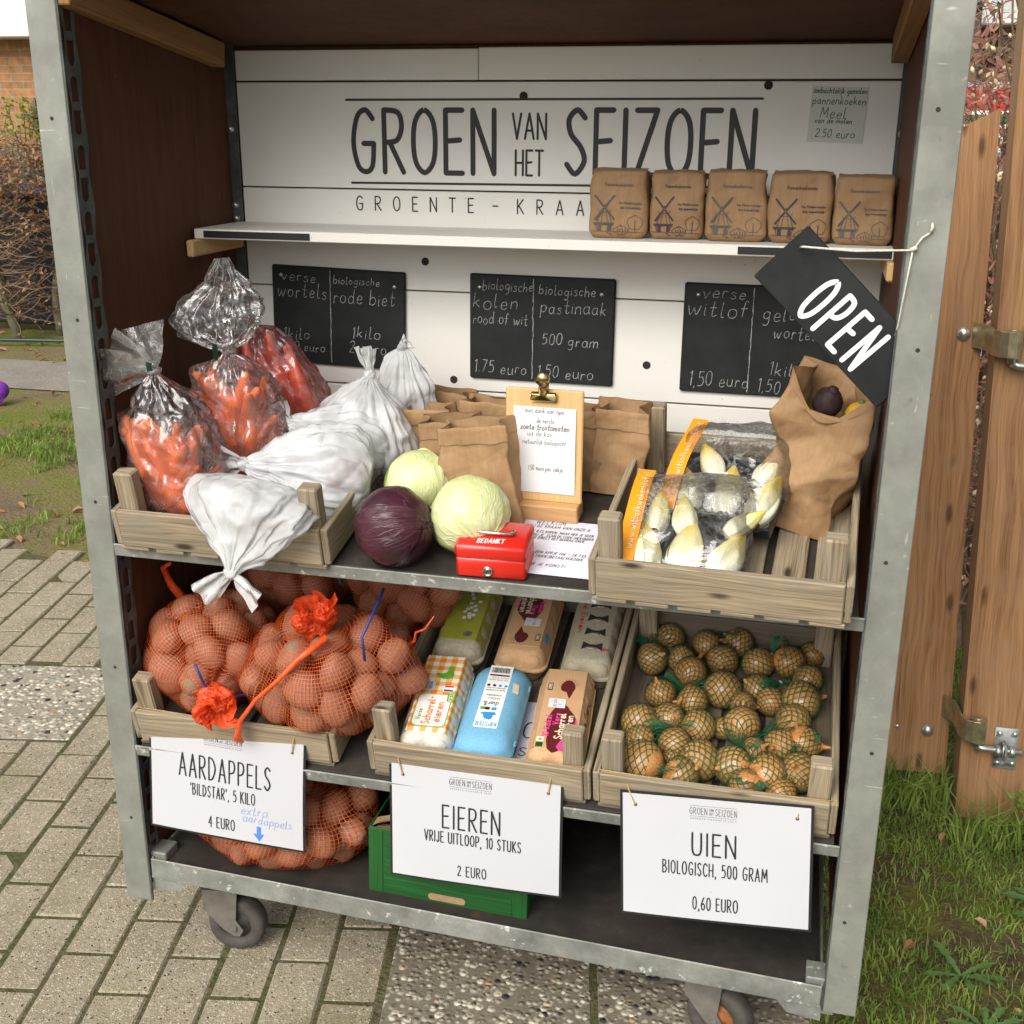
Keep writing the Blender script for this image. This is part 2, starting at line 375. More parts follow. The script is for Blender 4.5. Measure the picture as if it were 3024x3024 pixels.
def white_plastic():
    m = NT('white_carrier_plastic'); v = m.coord(); d = m.n('ShaderNodeBsdfDiffuse'); d.inputs[0].default_value = (.90, .91, .92, 1)
    tl = m.n('ShaderNodeBsdfTranslucent'); tl.inputs[0].default_value = (.92, .93, .94, 1); g = m.n('ShaderNodeBsdfGlossy'); g.inputs['Roughness'].default_value = .2
    mx = m.n('ShaderNodeMixShader'); mx.inputs[0].default_value = .30; m.l(d.outputs[0], mx.inputs[1]); m.l(tl.outputs[0], mx.inputs[2])
    lw = m.n('ShaderNodeLayerWeight'); lw.inputs[0].default_value = .3; m2 = m.n('ShaderNodeMixShader'); m.l(m.math('MULTIPLY', lw.outputs['Fresnel'], .8), m2.inputs[0])
    m.l(mx.outputs[0], m2.inputs[1]); m.l(g.outputs[0], m2.inputs[2])
    bp = m.n('ShaderNodeBump'); bp.inputs['Strength'].default_value = .5; bp.inputs['Distance'].default_value = .005
    m.l(m.math('ADD', m.noise(m.coord('UV', (26, 5, 1)), 1.0, 4, .6, .8), m.math('MULTIPLY', m.voro(m.coord('UV', (15, 7, 1)), 1.0, 'DISTANCE_TO_EDGE'), 1.2)), bp.inputs['Height'])
    for s_ in (d, g, lw, tl): m.l(bp.outputs[0], s_.inputs['Normal'])
    m.alpha(m.ramp(m.noise(v, 11, 3), [(.35, .50), (.65, .88)]), m2.outputs[0]); return m.m
def potato_skin():
    m = NT('potato_skin'); v = m.coord(); a = m.noise(v, 24, 5, .65); b = m.noise(v, 160, 2)
    c = m.ramp(a, [(.3, (.18, .105, .066)), (.6, (.30, .19, .12)), (.8, (.40, .28, .185))]); ey = m.voro(v, 34); c = m.mix(m.ramp(ey, [(.10, .8), (.2, 0.0)]), c, (.09, .05, .03)); oi = m.n('ShaderNodeObjectInfo'); c = m.mix(m.math('MULTIPLY', oi.outputs['Random'], .35), c, (.17, .11, .065)); c = m.mix(m.ramp(b, [(.68, 0.0), (.76, .7)]), c, (.12, .065, .035))
    m.set(Base_Color=c, Roughness=.7); m.bump(a, .3, .003); return m.m
def onion_skin():
    m = NT('onion_skin'); tc = m.n('ShaderNodeTexCoord'); mp = m.n('ShaderNodeMapping'); mp.inputs['Scale'].default_value = (1, .12, 1); m.l(tc.outputs['UV'], mp.inputs[0])
    s1 = m.noise(mp.outputs[0], 70, 3, .6); a = m.noise(m.coord(), 18, 4)
    c = m.ramp(m.math('ADD', m.math('MULTIPLY', s1, .5), m.math('MULTIPLY', a, .5)), [(.32, (.28, .095, .030)), (.5, (.50, .20, .058)), (.7, (.64, .37, .15))])
    oi = m.n('ShaderNodeObjectInfo'); c = m.mix(m.math('MULTIPLY', oi.outputs['Random'], .30), c, (.46, .29, .11))
    c = m.mix(m.ramp(m.noise(m.coord(), 33, 3), [(.68, 0.0), (.8, .7)]), c, (.16, .085, .04))
    m.set(Base_Color=c, Roughness=.26); m.bump(s1, .25, .002); return m.m
def carrot_skin():
    m = NT('carrot_skin'); v = m.coord('Object', (1, 1, 3)); a = m.noise(v, 30, 3)
    m.set(Base_Color=m.ramp(a, [(.3, (.80, .17, .018)), (.7, (.92, .28, .035))]), Roughness=.4); m.bump(a, .2, .002); return m.m
def cabbage(name, base, vein, dark, rough, vs=.55):
    m = NT(name); v = m.coord(); tc = m.n('ShaderNodeTexCoord'); mp = m.n('ShaderNodeMapping'); mp.inputs['Scale'].default_value = (13, 2.6, 1); m.l(tc.outputs['UV'], mp.inputs[0])
    nv = m.noise(mp.outputs[0], 1.0, 3, .55, .5); ve = m.math('ABSOLUTE', m.math('SUBTRACT', nv, .5)); a = m.noise(v, 16, 4)
    c = m.ramp(a, [(.32, dark), (.60, base)]); c = m.mix(m.ramp(ve, [(.0, vs), (.045, 0.0)]), c, vein); c = m.mix(m.ramp(m.noise(v, 7, 3), [(.5, 0.0), (.75, .55)]), c, vein)
    m.set(Base_Color=c, Roughness=rough); m.bump(m.math('ADD', m.math('MULTIPLY', a, .5), m.ramp(ve, [(0, .6), (.05, 0.0)])), .4, .004); return m.m
def speckled(name, c0, c1, c2, stone=220, mossy=None, sval=.5, bumpd=.0025):
    """washed concrete with pale and dark pebbles of its own"""
    m = NT(name); v = m.coord('Object', rand=False); col = m.voro(v, stone, out='Color'); d = m.voro(v, stone)
    r = m.sep(col)[0]; a = m.noise(v, 5, 5, .6); f = m.noise(v, 90, 3, .7)
    c = m.ramp(m.math('ADD', m.math('MULTIPLY', a, .55), m.math('MULTIPLY', f, .45)), [(.36, tuple(x*.88 for x in c0)), (.64, tuple(x*1.06 for x in c1))])
    pebble = m.ramp(r, [(.0, (.035, .034, .036)), (.07, (.045, .043, .043)), (.09, c1), (.6, c2), (.93, tuple(min(1, x*1.35) for x in c2)), (.97, (.36, .19, .08)), (1, (.62, .58, .5))])
    c = m.mix(m.ramp(m.math('ADD', d, m.math('MULTIPLY', m.math('SUBTRACT', .5, m.sep(col)[1]), .6)), [(sval*.55, 1.0), (sval, 0.0)]), c, pebble)
    if mossy: c = m.mix(m.ramp(m.noise(v, 3.3, 5, .65), [(.56, 0.0), (.72, .55)]), c, mossy)
    m.set(Base_Color=c, Roughness=.8); m.b.inputs['Specular IOR Level'].default_value = .3
    m.bump(m.math('ADD', m.ramp(d, [(0, 1.0), (sval, 0.0)]), m.math('MULTIPLY', f, .5)), .8, bumpd); return m.m
def soil(name, cs, s0=3.0):
    m = NT(name); v = m.coord('Object', rand=False); a = m.noise(v, s0, 6, .65, .4); f = m.noise(v, 60, 5, .7)
    c = m.ramp(a, cs); c = m.mix(.45, c, m.ramp(f, [(.3, .15), (.7, .85)]), 'OVERLAY')
    sp = m.noise(v, 130, 1); c = m.mix(m.ramp(sp, [(.74, 0.0), (.77, .6)]), c, (.34, .26, .15))
    m.set(Base_Color=c, Roughness=.95); m.b.inputs['Specular IOR Level'].default_value = .1; m.bump(f, 1.0, .02); return m.m
def brick():
    m = NT('brick_wall'); v = m.coord('Object', rand=False); mp = m.n('ShaderNodeMapping'); mp.inputs['Rotation'].default_value = (radians(90), 0, 0); m.l(v, mp.inputs[0])
    x, y, z = m.sep(v); cb = m.n('ShaderNodeCombineXYZ'); m.l(x, cb.inputs[0]); m.l(z, cb.inputs[1])
    b = m.n('ShaderNodeTexBrick'); m.l(cb.outputs[0], b.inputs[0]); b.inputs['Scale'].default_value = 1
    for k, q in (('Brick Width', .22), ('Row Height', .0625), ('Mortar Size', .0055), ('Mortar Smooth', .2), ('Bias', -.1)): b.inputs[k].default_value = q
    b.inputs['Color1'].default_value = (.42, .20, .085, 1); b.inputs['Color2'].default_value = (.30, .15, .055, 1); b.inputs['Mortar'].default_value = (.30, .26, .20, 1)
    c = m.mix(.5, b.outputs['Color'], m.ramp(m.noise(v, 14, 5, .7), [(.3, .2), (.7, .8)]), 'OVERLAY'); m.set(Base_Color=c, Roughness=.9); m.bump(b.outputs['Fac'], -.5, .008); return m.m
def leafmat(name, a, b, tr=.35, rough=.5):
    m = NT(name); oi = m.noise(m.coord(), 9, 3); c = m.ramp(oi, [(.3, a), (.7, b)]); m.set(Base_Color=c, Roughness=rough)
    t = m.n('ShaderNodeBsdfTranslucent'); m.l(c, t.inputs[0]); mx = m.n('ShaderNodeMixShader'); mx.inputs[0].default_value = tr
    m.l(m.b.outputs[0], mx.inputs[1]); m.l(t.outputs[0], mx.inputs[2]); m.l(mx.outputs[0], m.out.inputs[0]); return m.m
def gingham():
    m = NT('orange_gingham_wrap'); tc = m.n('ShaderNodeTexCoord'); x, y, _ = m.sep(tc.outputs['UV'])
    def st(q): return m.math('GREATER_THAN', m.math('FRACT', m.math('MULTIPLY', q, 46)), .5)
    s_ = m.math('MULTIPLY', m.math('ADD', st(x), st(y)), .5)
    m.set(Base_Color=m.ramp(s_, [(0, (.84, .83, .80)), (.4, (.86, .50, .18)), (.8, (.82, .25, .02))], 'CONSTANT'), Roughness=.35); return m.m

M = {}
M['galv'] = galvanised(); M['steel'] = dark_steel(); M['rail'] = rail_metal(); M['ply'] = plywood_film(); M['shelf'] = shelf_ply()
M['white'] = white_board(); M['black'] = plain('black_paint', (.012, .012, .012), .5, .2); M['ink'] = plain('black_ink', (.016, .015, .015), .6, .1)
M['softink'] = plain('faded_ink', (.10, .095, .09), .7, .2); M['greyink'] = plain('grey_pencil', (.30, .30, .30), .7, .15)
M['chalkboard'] = board_black(); M['chalk'] = chalk(); M['whitepaint'] = plain('white_paint', (.82, .82, .79), .45, .04)
M['greenink'] = plain('green_ink', (.01, .10, .055), .6, .2); M['blueink'] = plain('blue_marker', (.07, .22, .62), .6, .25); M['palebluei'] = plain('faded_blue_marker', (.20, .34, .66), .6, .2)
M['crate'] = wood('weathered_crate_wood', (.46, .375, .25), (.125, .087, .05), (.25, .225, .18), 1.0, .95)
M['cratedark'] = wood('grey_trellis_and_crate_shade', (.23, .185, .13), (.09, .066, .043), (.15, .135, .11), 1.0, .5)  # trellis wood; on lower crates its dark tone imitates the shade inside
M['gate'] = wood('brown_gate_wood', (.46, .25, .115), (.16, .07, .029), (.34, .20, .11), .75, .75, .65)
M['gateend'] = wood('sawn_gate_edge', (.42, .27, .15), (.30, .18, .09), (.33, .24, .16), .7, 0, .8)
M['batten'] = wood('plain_batten_wood', (.36, .20, .085), (.22, .115, .045), None, .6)
M['birch'] = wood('pale_clipboard_wood', (.70, .47, .22), (.62, .39, .17), None, .5, 0, .45); M['birch2'] = wood('beech_foot_wood', (.58, .34, .155), (.50, .28, .12), None, .5, 0, .5)
M['kraft'] = kraft(); M['kraftd'] = kraft('darker_kraft_paper', .82); M['flour'] = kraft('flour_bag_paper', .86)
M['paper'] = paper('white_paper', (.75, .75, .77)); M['lam'] = paper('laminated_sheet', (.555, .555, .58), .2); M['lilac'] = paper('laminated_notice', (.74, .74, .84), .18)
M['note'] = paper('grey_note_paper', (.62, .62, .56), .4); M['string'] = plain('jute_string', (.42, .29, .13), .9, .25, 200); M['cord'] = plain('white_cord', (.62, .58, .48), .9, .2, 200)
M['wplastic'] = white_plastic(); M['film'] = film('clear_film', white=.02, streak=.34, gl=.75, rough=.05); M['filmw'] = film('milky_film', white=.22, streak=.5)
M['carrotfilm'] = film('red_printed_film', (1.0, .80, .77), .025, (96, 66, .14, .05, .55), (.97, .60, .55), .30, .05, .8)
M['carrotfilmd'] = film('deep_red_film', (.96, .56, .55), .025, (90, 62, .16, .05, .62), (.75, .22, .22), .25, .05, .8)
M['carrot'] = carrot_skin(); M['potato'] = potato_skin(); M['onion'] = onion_skin()
M['onet'] = net('orange_net', (.90, .13, .022), 112, 60, .155, .135); M['onetd'] = net('bunched_orange_net', (.88, .10, .02), 40, 40, .55, .55, False, .55)
M['gnet'] = net('green_net', (.025, .15, .06), 12, 10, .19, .19, True); M['gnetd'] = net('bunched_green_net', (.03, .20, .09), 10, 6, .5, .1, False, .12)
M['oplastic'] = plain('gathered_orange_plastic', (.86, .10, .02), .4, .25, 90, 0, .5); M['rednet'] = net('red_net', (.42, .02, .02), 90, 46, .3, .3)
M['ribbon'] = plain('blue_ribbon', (.012, .035, .22), .4, .2); M['darkgreen'] = plain('dark_green_tape', (.01, .04, .03), .4, .2)
M['wcab'] = cabbage('white_cabbage_leaf', (.68, .72, .36), (.80, .82, .54), (.56, .65, .25), .36, .7); M['rcab'] = cabbage('red_cabbage_leaf', (.052, .011, .020), (.115, .032, .048), (.022, .008, .015), .36, .4)
M['stump'] = plain('cut_cabbage_stump', (.42, .36, .2), .8)
M['red'] = plain('red_enamel', (.62, .022, .013), .28, .05, 20, 0, 0, .5, .3); M['brass'] = plain('brass', (.55, .42, .20), .25, .2, 40, 1.0); M['chrome'] = plain('nickel_steel', (.62, .61, .57), .22, .12, 60, 1.0)
M['zinc'] = plain('zinc_plated_steel', (.55, .56, .53), .32, .22, 50, .85); M['yzinc'] = plain('yellow_zinc_steel', (.45, .39, .25), .35, .3, 40, .8)
M['rubber'] = plain('dusty_grey_rubber', (.065, .058, .050), .85, .3, 40); M['hub'] = plain('orange_hub', (.30, .10, .025), .7, .4, 60); M['fork'] = plain('dusty_steel_fork', (.17, .16, .135), .6, .25, 30, .3)
M['pulp'] = plain('grey_pulp', (.44, .39, .28), .9, .12, 220, 0, .4); M['pulpw'] = plain('pale_pulp', (.62, .59, .52), .85, .08, 220, 0, .4); M['pulpt'] = plain('tan_pulp', (.56, .345, .18), .85, .08, 220, 0, .4); M['pulpb'] = plain('blue_pulp', (.17, .42, .62), .8, .08, 220, 0, .4)
M['lime'] = plain('lime_label', (.36, .38, .045), .45, .08); M['gingham'] = gingham(); M['tan'] = plain('tan_card', (.60, .36, .19), .5, .05); M['maroon'] = plain('maroon_print', (.12, .012, .015), .5, .1); M['pink'] = plain('pink_print', (.78, .07, .30), .5, .1); M['cream'] = plain('cream_print', (.80, .68, .5), .5, .05)
M['leafgreen'] = plain('green_print', (.14, .37, .025), .5, .1); M['orangeprint'] = plain('orange_print', (.80, .20, .02), .5, .1); M['skyprint'] = plain('light_blue_print', (.04, .30, .62), .5, .1); M['darkhole'] = plain('painted_hole_shade', (.03, .027, .022), .9, .2); M['redprint'] = plain('red_print', (.62, .04, .03), .6, .1); M['bluep'] = plain('navy_print', (.02, .04, .25), .5, .1)  # dark hole colour imitates the shade inside holes on flat patches
M['greenbox'] = wood('green_printed_card', (.022, .115, .026), (.012, .062, .016), None, .8, 0, .5); M['card'] = plain('brown_cardboard', (.36, .23, .12), .85, .12, 60)
M['tray'] = plain('black_plastic_tray', (.018, .02, .02), .3, .2); M['orangestrip'] = plain('orange_strip', (.86, .33, .015), .35, .05)
M['beet'] = plain('dark_beetroot', (.035, .014, .016), .7, .5, 60, 0, .6); M['turnip'] = plain('yellow_turnip', (.68, .37, .035), .5, .15, 30); M['cleargreen'] = plain('leaf_stub', (.12, .2, .04), .6, .2)
M['purple'] = plain('purple_plastic', (.20, .03, .42), .35, .1)
def chic():
    m = NT('chicory_leaf'); tc = m.n('ShaderNodeTexCoord'); x, y, _ = m.sep(tc.outputs['UV']); s_ = m.noise(m.coord('Object', (1, 1, .2)), 60, 3)
    c = m.ramp(m.math('ADD', y, m.math('MULTIPLY', m.math('SUBTRACT', s_, .5), .5)), [(.22, (.83, .82, .64)), (.55, (.83, .76, .38)), (.85, (.82, .62, .08))]); m.set(Base_Color=c, Roughness=.4); m.bump(s_, .4, .003); return m.m
M['chicory'] = chic()
# ------------------------------------------------------------------ hand-drawn stroke lettering (percent of cap height); l = straight, c = curve, o = closed curve
CAPS = '''A 36|l0,0 18,100 36,0|l7,33 29,33
B 31|l0,0 0,100|c0,100 20,97 26,78 17,58 0,53|c0,53 21,51 31,28 20,4 0,0
C 32|c32,84 22,100 8,90 1,50 8,10 22,0 33,14
D 34|l0,0 0,100|c0,100 20,92 34,52 20,8 0,0
E 27|l27,100 0,100 0,0 27,0|l0,51 23,53
F 26|l27,100 0,100 0,0|l0,51 23,52
G 36|c34,86 22,100 8,88 1,48 8,10 21,0 32,10 35,46|l35,46 18,46
H 33|l0,0 0,100|l33,0 33,100|l0,50 33,50
I 3|l2,0 2,100
J 22|c0,14 7,0 18,7 21,30|l21,30 21,100
K 32|l0,0 0,100|l30,100 1,46|l8,54 32,0
L 25|l0,100 0,0 25,0
M 46|l0,0 5,100 23,32 41,100 46,0
N 34|l0,0 0,100 34,0 34,100
O 36|o18,100 32,84 36,50 32,16 18,0 4,16 0,50 4,84
P 29|l0,0 0,100|c0,100 23,96 29,72 21,50 0,44
R 31|l0,0 0,100|c0,100 23,96 29,74 21,52 0,48|l9,48 31,0
S 29|c28,88 16,100 3,86 6,63 22,42 28,20 14,0 0,15
T 33|l0,100 33,100|l16,100 16,0
U 32|c0,100 0,28 6,4 16,0 26,4 32,28 32,100
V 34|l0,100 17,0 34,100
W 50|l0,100 12,0 25,70 38,0 50,100
X 32|l0,0 32,100|l0,100 32,0
Y 34|l0,100 17,48|l34,100 14,0
Z 31|l0,100 31,100 1,0 31,0
0 30|o15,100 27,84 30,50 27,16 15,0 3,16 0,50 3,84
1 10|l0,86 9,100 9,0
2 30|c2,82 14,100 28,88 26,66 2,2|l2,2 30,2
3 28|c2,90 16,100 26,80 10,54|c10,54 28,44 24,8 10,0 0,10
4 32|l24,0 24,100 0,36 32,36
5 28|l26,100 4,100 3,58|c3,58 20,64 28,34 20,6 0,4
6 28|c22,98 6,64 0,28 10,0 24,8 27,32 16,50 3,38
7 28|l0,100 28,100 8,0
8 28|o14,100 26,80 14,54 1,26 14,0 27,26 14,54 3,80
9 28|c26,70 12,50 1,72 12,100 26,84 24,30 14,0
. 4|l2,0 2,4
, 6|l4,4 1,-14
' 4|l2,100 2,80
- 26|l0,50 26,50
! 4|l2,100 2,26|l2,2 2,0
: 4|l2,60 2,56|l2,4 2,0
/ 24|l0,-6 24,104
( 12|c12,108 2,70 2,30 12,-8
) 12|c0,108 10,70 10,30 0,-8
" 12|l2,100 2,82|l10,100 10,82
& 40|c40,0 8,74 16,100 26,82 2,26 12,0 30,10 38,38'''
LOW = '''a 34|o28,44 16,52 3,38 3,14 14,0 28,14|c30,52 29,16 36,0
b 32|c2,100 1,40 1,2|c1,34 16,52 30,36 26,8 12,0 1,10
c 26|c26,44 14,52 2,36 3,12 14,0 26,8
d 34|o28,40 16,52 3,36 3,12 14,0 28,14|c30,100 29,30 34,0
e 28|c2,26 26,30 22,50 10,50 2,28 6,4 18,0 28,8
f 26|c26,94 16,100 11,70 10,-6|l0,50 24,52
g 32|o28,42 16,52 3,38 4,12 16,4 28,18|c29,50 29,-22 18,-42 4,-34
h 31|c1,100 1,0|c1,30 14,52 27,44 28,0
i 6|c3,50 3,10 6,0|l3,72 3,68
j 14|c10,50 10,-20 0,-38|l10,72 10,68
k 28|c2,100 1,0|l24,50 3,22|l9,28 28,0
l 12|c3,100 2,20 6,2 13,6
m 48|c1,50 1,0|c1,34 12,52 22,44 23,0|c23,34 34,52 45,44 46,0
n 30|c1,50 1,0|c1,34 14,52 27,42 29,0
o 30|o15,52 28,40 28,12 15,0 2,12 2,40
p 31|c1,50 1,-42|c1,36 16,52 30,36 26,8 12,0 1,10
r 22|c2,50 2,0|c2,30 10,50 22,46
s 24|c22,44 10,52 3,40 18,24 22,8 10,0 0,8
t 26|c12,92 10,14 16,0 26,10|l0,54 24,56
u 30|c1,50 2,10 12,0 26,10 28,50|c28,50 28,14 33,0
v 28|l0,50 13,0 28,50
x 26|l0,50 26,0|l0,0 26,50
w 44|c0,50 8,0 21,40|c21,40 30,0 43,50
z 28|l1,50 26,50 1,0 28,0
y 30|c1,50 6,10 20,8 27,50|c27,50 24,-20 6,-40'''
def _parse(t):
    d = {}
    for ln in t.split('\n'):
        h, *ss = ln.split('|'); ch, wd = h.rsplit(' ', 1)
        d[ch] = (float(wd)/100, [(s[0], [tuple(float(q)/100 for q in p.split(',')) for p in s[1:].split(' ')]) for s in ss])
    return d
GLY = _parse(CAPS); GLY.update(_parse(LOW))
def curve_pts(kind, P, n=5):
    if kind == 'l': return list(P)
    m = len(P); out = []
    rng = m if kind == 'o' else m-1
    for i in range(rng):
        g = (lambda k: P[k % m]) if kind == 'o' else (lambda k: P[max(0, min(m-1, k))])
        a, b, c, d = g(i-1), g(i), g(i+1), g(i+2)
        for k in range(n):
            f = k/n
            out.append(tuple(0.5*((2*b[j])+(-a[j]+c[j])*f+(2*a[j]-5*b[j]+4*c[j]-d[j])*f*f+(-a[j]+3*b[j]-3*c[j]+d[j])*f**3) for j in (0, 1)))
    out.append(P[0] if kind == 'o' else P[-1]); return out
def stroke(mb, P, wd, M, z=0.0, rough=0.0):
    """flat pen stroke with round ends"""
    Q = [P[0]]
    for p in P[1:]:
        if (p[0]-Q[-1][0])**2+(p[1]-Q[-1][1])**2 > 1e-12: Q.append(p)
    if len(Q) < 2: Q.append((Q[0][0]+1e-5, Q[0][1]))
    h = wd/2; L = []; Rr = []; n = len(Q)
    for i in range(n):
        a = Q[max(0, i-1)]; b = Q[min(n-1, i+1)]; dx, dy = b[0]-a[0], b[1]-a[1]
        if 0 < i < n-1:
            d1 = Vector((Q[i][0]-a[0], Q[i][1]-a[1])).normalized(); d2 = Vector((b[0]-Q[i][0], b[1]-Q[i][1])).normalized()
            t = d1+d2
            if t.length < .35: t = d2; k = 1
            else: t.normalize(); k = min(1.6, 1/max(.4, t.dot(d1)))
        else: t = Vector((dx, dy)).normalized(); k = 1
        hh = h*k*(1+rough*(random.random()-.5))
        L.append((Q[i][0]-t.y*hh, Q[i][1]+t.x*hh)); Rr.append((Q[i][0]+t.y*hh, Q[i][1]-t.x*hh))
    def capp(c, d):
        a0 = atan2(d[1], d[0]); return [(c[0]+h*cos(a0+q), c[1]+h*sin(a0+q)) for q in (-pi/4, 0, pi/4)]
    e1 = capp(Q[-1], (Q[-1][0]-Q[-2][0], Q[-1][1]-Q[-2][1])); e0 = capp(Q[0], (Q[0][0]-Q[1][0], Q[0][1]-Q[1][1]))
    V = [(x, y, z) for x, y in L+Rr+e1+e0]; F = [(n+i, n+i+1, i+1, i) for i in range(n-1)]
    if n > 8 and (Q[0][0]-Q[-1][0])**2+(Q[0][1]-Q[-1][1])**2 < 1e-10: mb.add(V[:2*n], F, None, M); return
    F.append((2*n-1, 2*n, 2*n+1, 2*n+2, n-1)); F.append((0, 2*n+3, 2*n+4, 2*n+5, n))
    mb.add(V, F, None, M)
_zc = [0]
def text(mb, s, M, x0, y0, h, width=None, wd=None, gap=.13, align='l', slant=0.0, jit=0.0, spc=.30, rough=0.0):
    """letters of cap height h from (x0,y0) in the plane of M; width = fit to this width"""
    lay = []; x = 0.0
    for ch in s:
        if ch == ' ': x += spc; continue
        g = GLY.get(ch) or GLY.get(ch.upper())
        if g is None: x += spc; continue
        lay.append((x, g)); x += g[0]+gap
    tot = (x-gap)*h; kx = width/tot if width else 1.0
    if align == 'c': x0 -= tot*kx/2
    wd = wd or h*.07
    for gx, (gw, ss) in lay:
        dy = (random.random()-.5)*jit*h; sc = 1+(random.random()-.5)*jit
        for kind, P in ss:
            _zc[0] += 1
            Q = [(x0+((gx+p[0]*sc+slant*p[1])*kx)*h, y0+dy+p[1]*sc*h) for p in P]
            C_ = curve_pts(kind, Q)
            for sg in (zip(C_, C_[1:]) if kind == 'l' else (C_,)):          # straight pen strokes are laid one over the other
                _zc[0] += 1; stroke(mb, list(sg), wd, M, .00005*(_zc[0] % 9), rough)
    return mb
def line(mb, a, b, wd, M): _zc[0] += 1; stroke(mb, [a, b], wd, M, .00005*(_zc[0] % 7))
LIFT = T(0, 0, .0004)
# ------------------------------------------------------------------ ground, paving, path
def quadsheet(name, pts, z, mat, sub=1):
    mb = MB(); mb.add([(x, y, z) for x, y in pts], [tuple(range(len(pts)))]); o = mb.build(name, mat); return tag(o, kind='structure')
M['earth'] = soil('grassy_earth', [(.3, (.10, .075, .045)), (.5, (.13, .11, .05)), (.7, (.09, .115, .03))], 2.0)
M['lawnl'] = soil('mossy_bare_lawn', [(.30, (.19, .14, .085)), (.42, (.24, .185, .11)), (.50, (.23, .21, .075)), (.62, (.17, .21, .04))], 1.7)
M['lawnr'] = soil('damp_soil', [(.3, (.075, .053, .035)), (.48, (.11, .085, .045)), (.62, (.15, .15, .035)), (.75, (.12, .15, .03))], 4.0)
M['paver'] = speckled('washed_concrete_paver', (.26, .218, .15), (.355, .31, .22), (.46, .41, .31), 210, (.20, .185, .085), .42)
M['pebble'] = speckled('shaded_wet_pebble_concrete', (.16, .14, .10), (.22, .19, .14), (.47, .43, .34), 75, (.15, .14, .08), .52, .006)  # shade and wet under the cart put into this darker pebble colour
M['pebblepale'] = speckled('pale_pebble_concrete', (.27, .24, .18), (.36, .32, .25), (.58, .53, .43), 62, None, .55, .006)  # lighter pebble tone, without the painted shade
M['joint'] = soil('mossy_joint_sand', [(.3, (.15, .125, .08)), (.5, (.14, .13, .065)), (.7, (.10, .115, .035))], 9.0)
M['asphalt'] = speckled('old_grey_path', (.22, .195, .165), (.28, .25, .215), (.33, .30, .26), 160, None, .4, .001)
quadsheet('ground', [(-60, -30), (60, -30), (60, 90), (-60, 90)], -.03, M['earth'])
quadsheet('lawn', [(-14, .9), (1.18, .9), (1.18, 6.4), (-14, 6.4)], -.014, M['lawnl'])
quadsheet('garden_soil', [(1.18, -2.2), (6, -2.2), (6, 3.4), (1.18, 3.4)], -.012, M['lawnr'])
quadsheet('footpath', [(-14, 4.28), (-3.9, 4.44), (1.2, 4.60), (1.2, 5.62), (-3.75, 5.26), (-14, 5.0)], -.006, M['asphalt'])
ANG = radians(11.5); RP = RZ(ANG)
def rot2(x, y): return (x*cos(ANG)-y*sin(ANG), x*sin(ANG)+y*cos(ANG))
# paving blocks: a sheet of bevelled blocks in half-staggered rows over mossy joint sand
mb = MB(); rnd = random.Random(3)
for i in range(-34, 6):
    for j in range(-14, 14):
        cx = i*.107+.0535-.04; cy = j*.214+(.107 if i % 2 else 0)+.005
        wx, wy = rot2(cx, cy)
        if cx > .47 or wy > 1.95-.25*(wx+1.6) or wy < -1.6 or wx < -3.2: continue
        if wx > -1.75 and cy > 1.26 and wy > 2.05: continue
        y0, y1 = cy-.1048, cy+.1048                              # cut at the pebble slab band
        if cx < -.49:
            if y0 < .82 < y1: y1 = .82
            elif y0 < 1.27 < y1: y0 = 1.27
            elif y0 >= .82 and y1 <= 1.27: continue
        if y1-y0 < .025: continue
        cy = (y0+y1)/2
        mb.box((.1025, y1-y0, .05), RP @ T(cx, cy, -.025+rnd.uniform(-.002, .002)) @ RZ(rnd.uniform(-.016, .016)) @ RX(rnd.uniform(-.009, .009)) @ RY(rnd.uniform(-.012, .012)), .005)
tag(mb.build('pavement', M['paver']), kind='structure')
quadsheet('joint_sand', [(-3.3, -1.9), (1.25, -1.9), (1.25, 1.2), (-1.3, 1.86), (-1.75, 1.96), (-3.3, 2.33)], -.0022, M['joint'])
mb = MB()
def slab(cx, cy, sx, sy): mb.box((sx-.008, sy-.008, .06), RP @ T(cx, cy, -.03) @ RZ(rnd.uniform(-.006, .006)), .005)
for a in range(7): slab(-.668-.4*a, 1.045, .4, .445)
tag(mb.build('pebble_band', M['pebblepale']), kind='structure'); mb = MB()
for a in range(0, 2):
    for b in range(-4, 4): slab(.70+.4*a, -.06+.4*b, .4, .4)
tag(mb.build('pebble_paving', M['pebble']), kind='structure')

# grass: blades as real geometry, thicker towards the gate
def blades(name, n, where, hrange, wrange, mat, seed, lean=.5):
    r = random.Random(seed); V = []; F = []; k = 0
    while k < n:
        p = where(r)
        if p is None: continue
        k += 1
        x, y, z = p; h = r.uniform(*hrange); wd = r.uniform(*wrange); a = r.uniform(0, 2*pi); l = r.uniform(.1, lean)*h; t = r.uniform(0, 2*pi)
        dx, dy = cos(a)*wd/2, sin(a)*wd/2; lx, ly = cos(t)*l, sin(t)*l; b = len(V)
        V += [(x-dx, y-dy, z), (x+dx, y+dy, z), (x+dx*.8+lx*.35, y+dy*.8+ly*.35, z+h*.6), (x-dx*.8+lx*.35, y-dy*.8+ly*.35, z+h*.6), (x+lx*1.3, y+ly*1.3, z+h*.92)]
        F += [(b, b+1, b+2, b+3), (b+3, b+2, b+4)]
    m_ = MB(); m_.V = V; m_.F = F; m_.U = [[(0, 0)]*len(f) for f in F]
    return m_.build(name, mat)
M['grass'] = leafmat('grass_blade', (.12, .21, .03), (.29, .38, .08)); M['drygrass'] = leafmat('pale_grass', (.20, .20, .05), (.30, .25, .10)); M['moss'] = leafmat('moss', (.14, .15, .02), (.20, .20, .03))
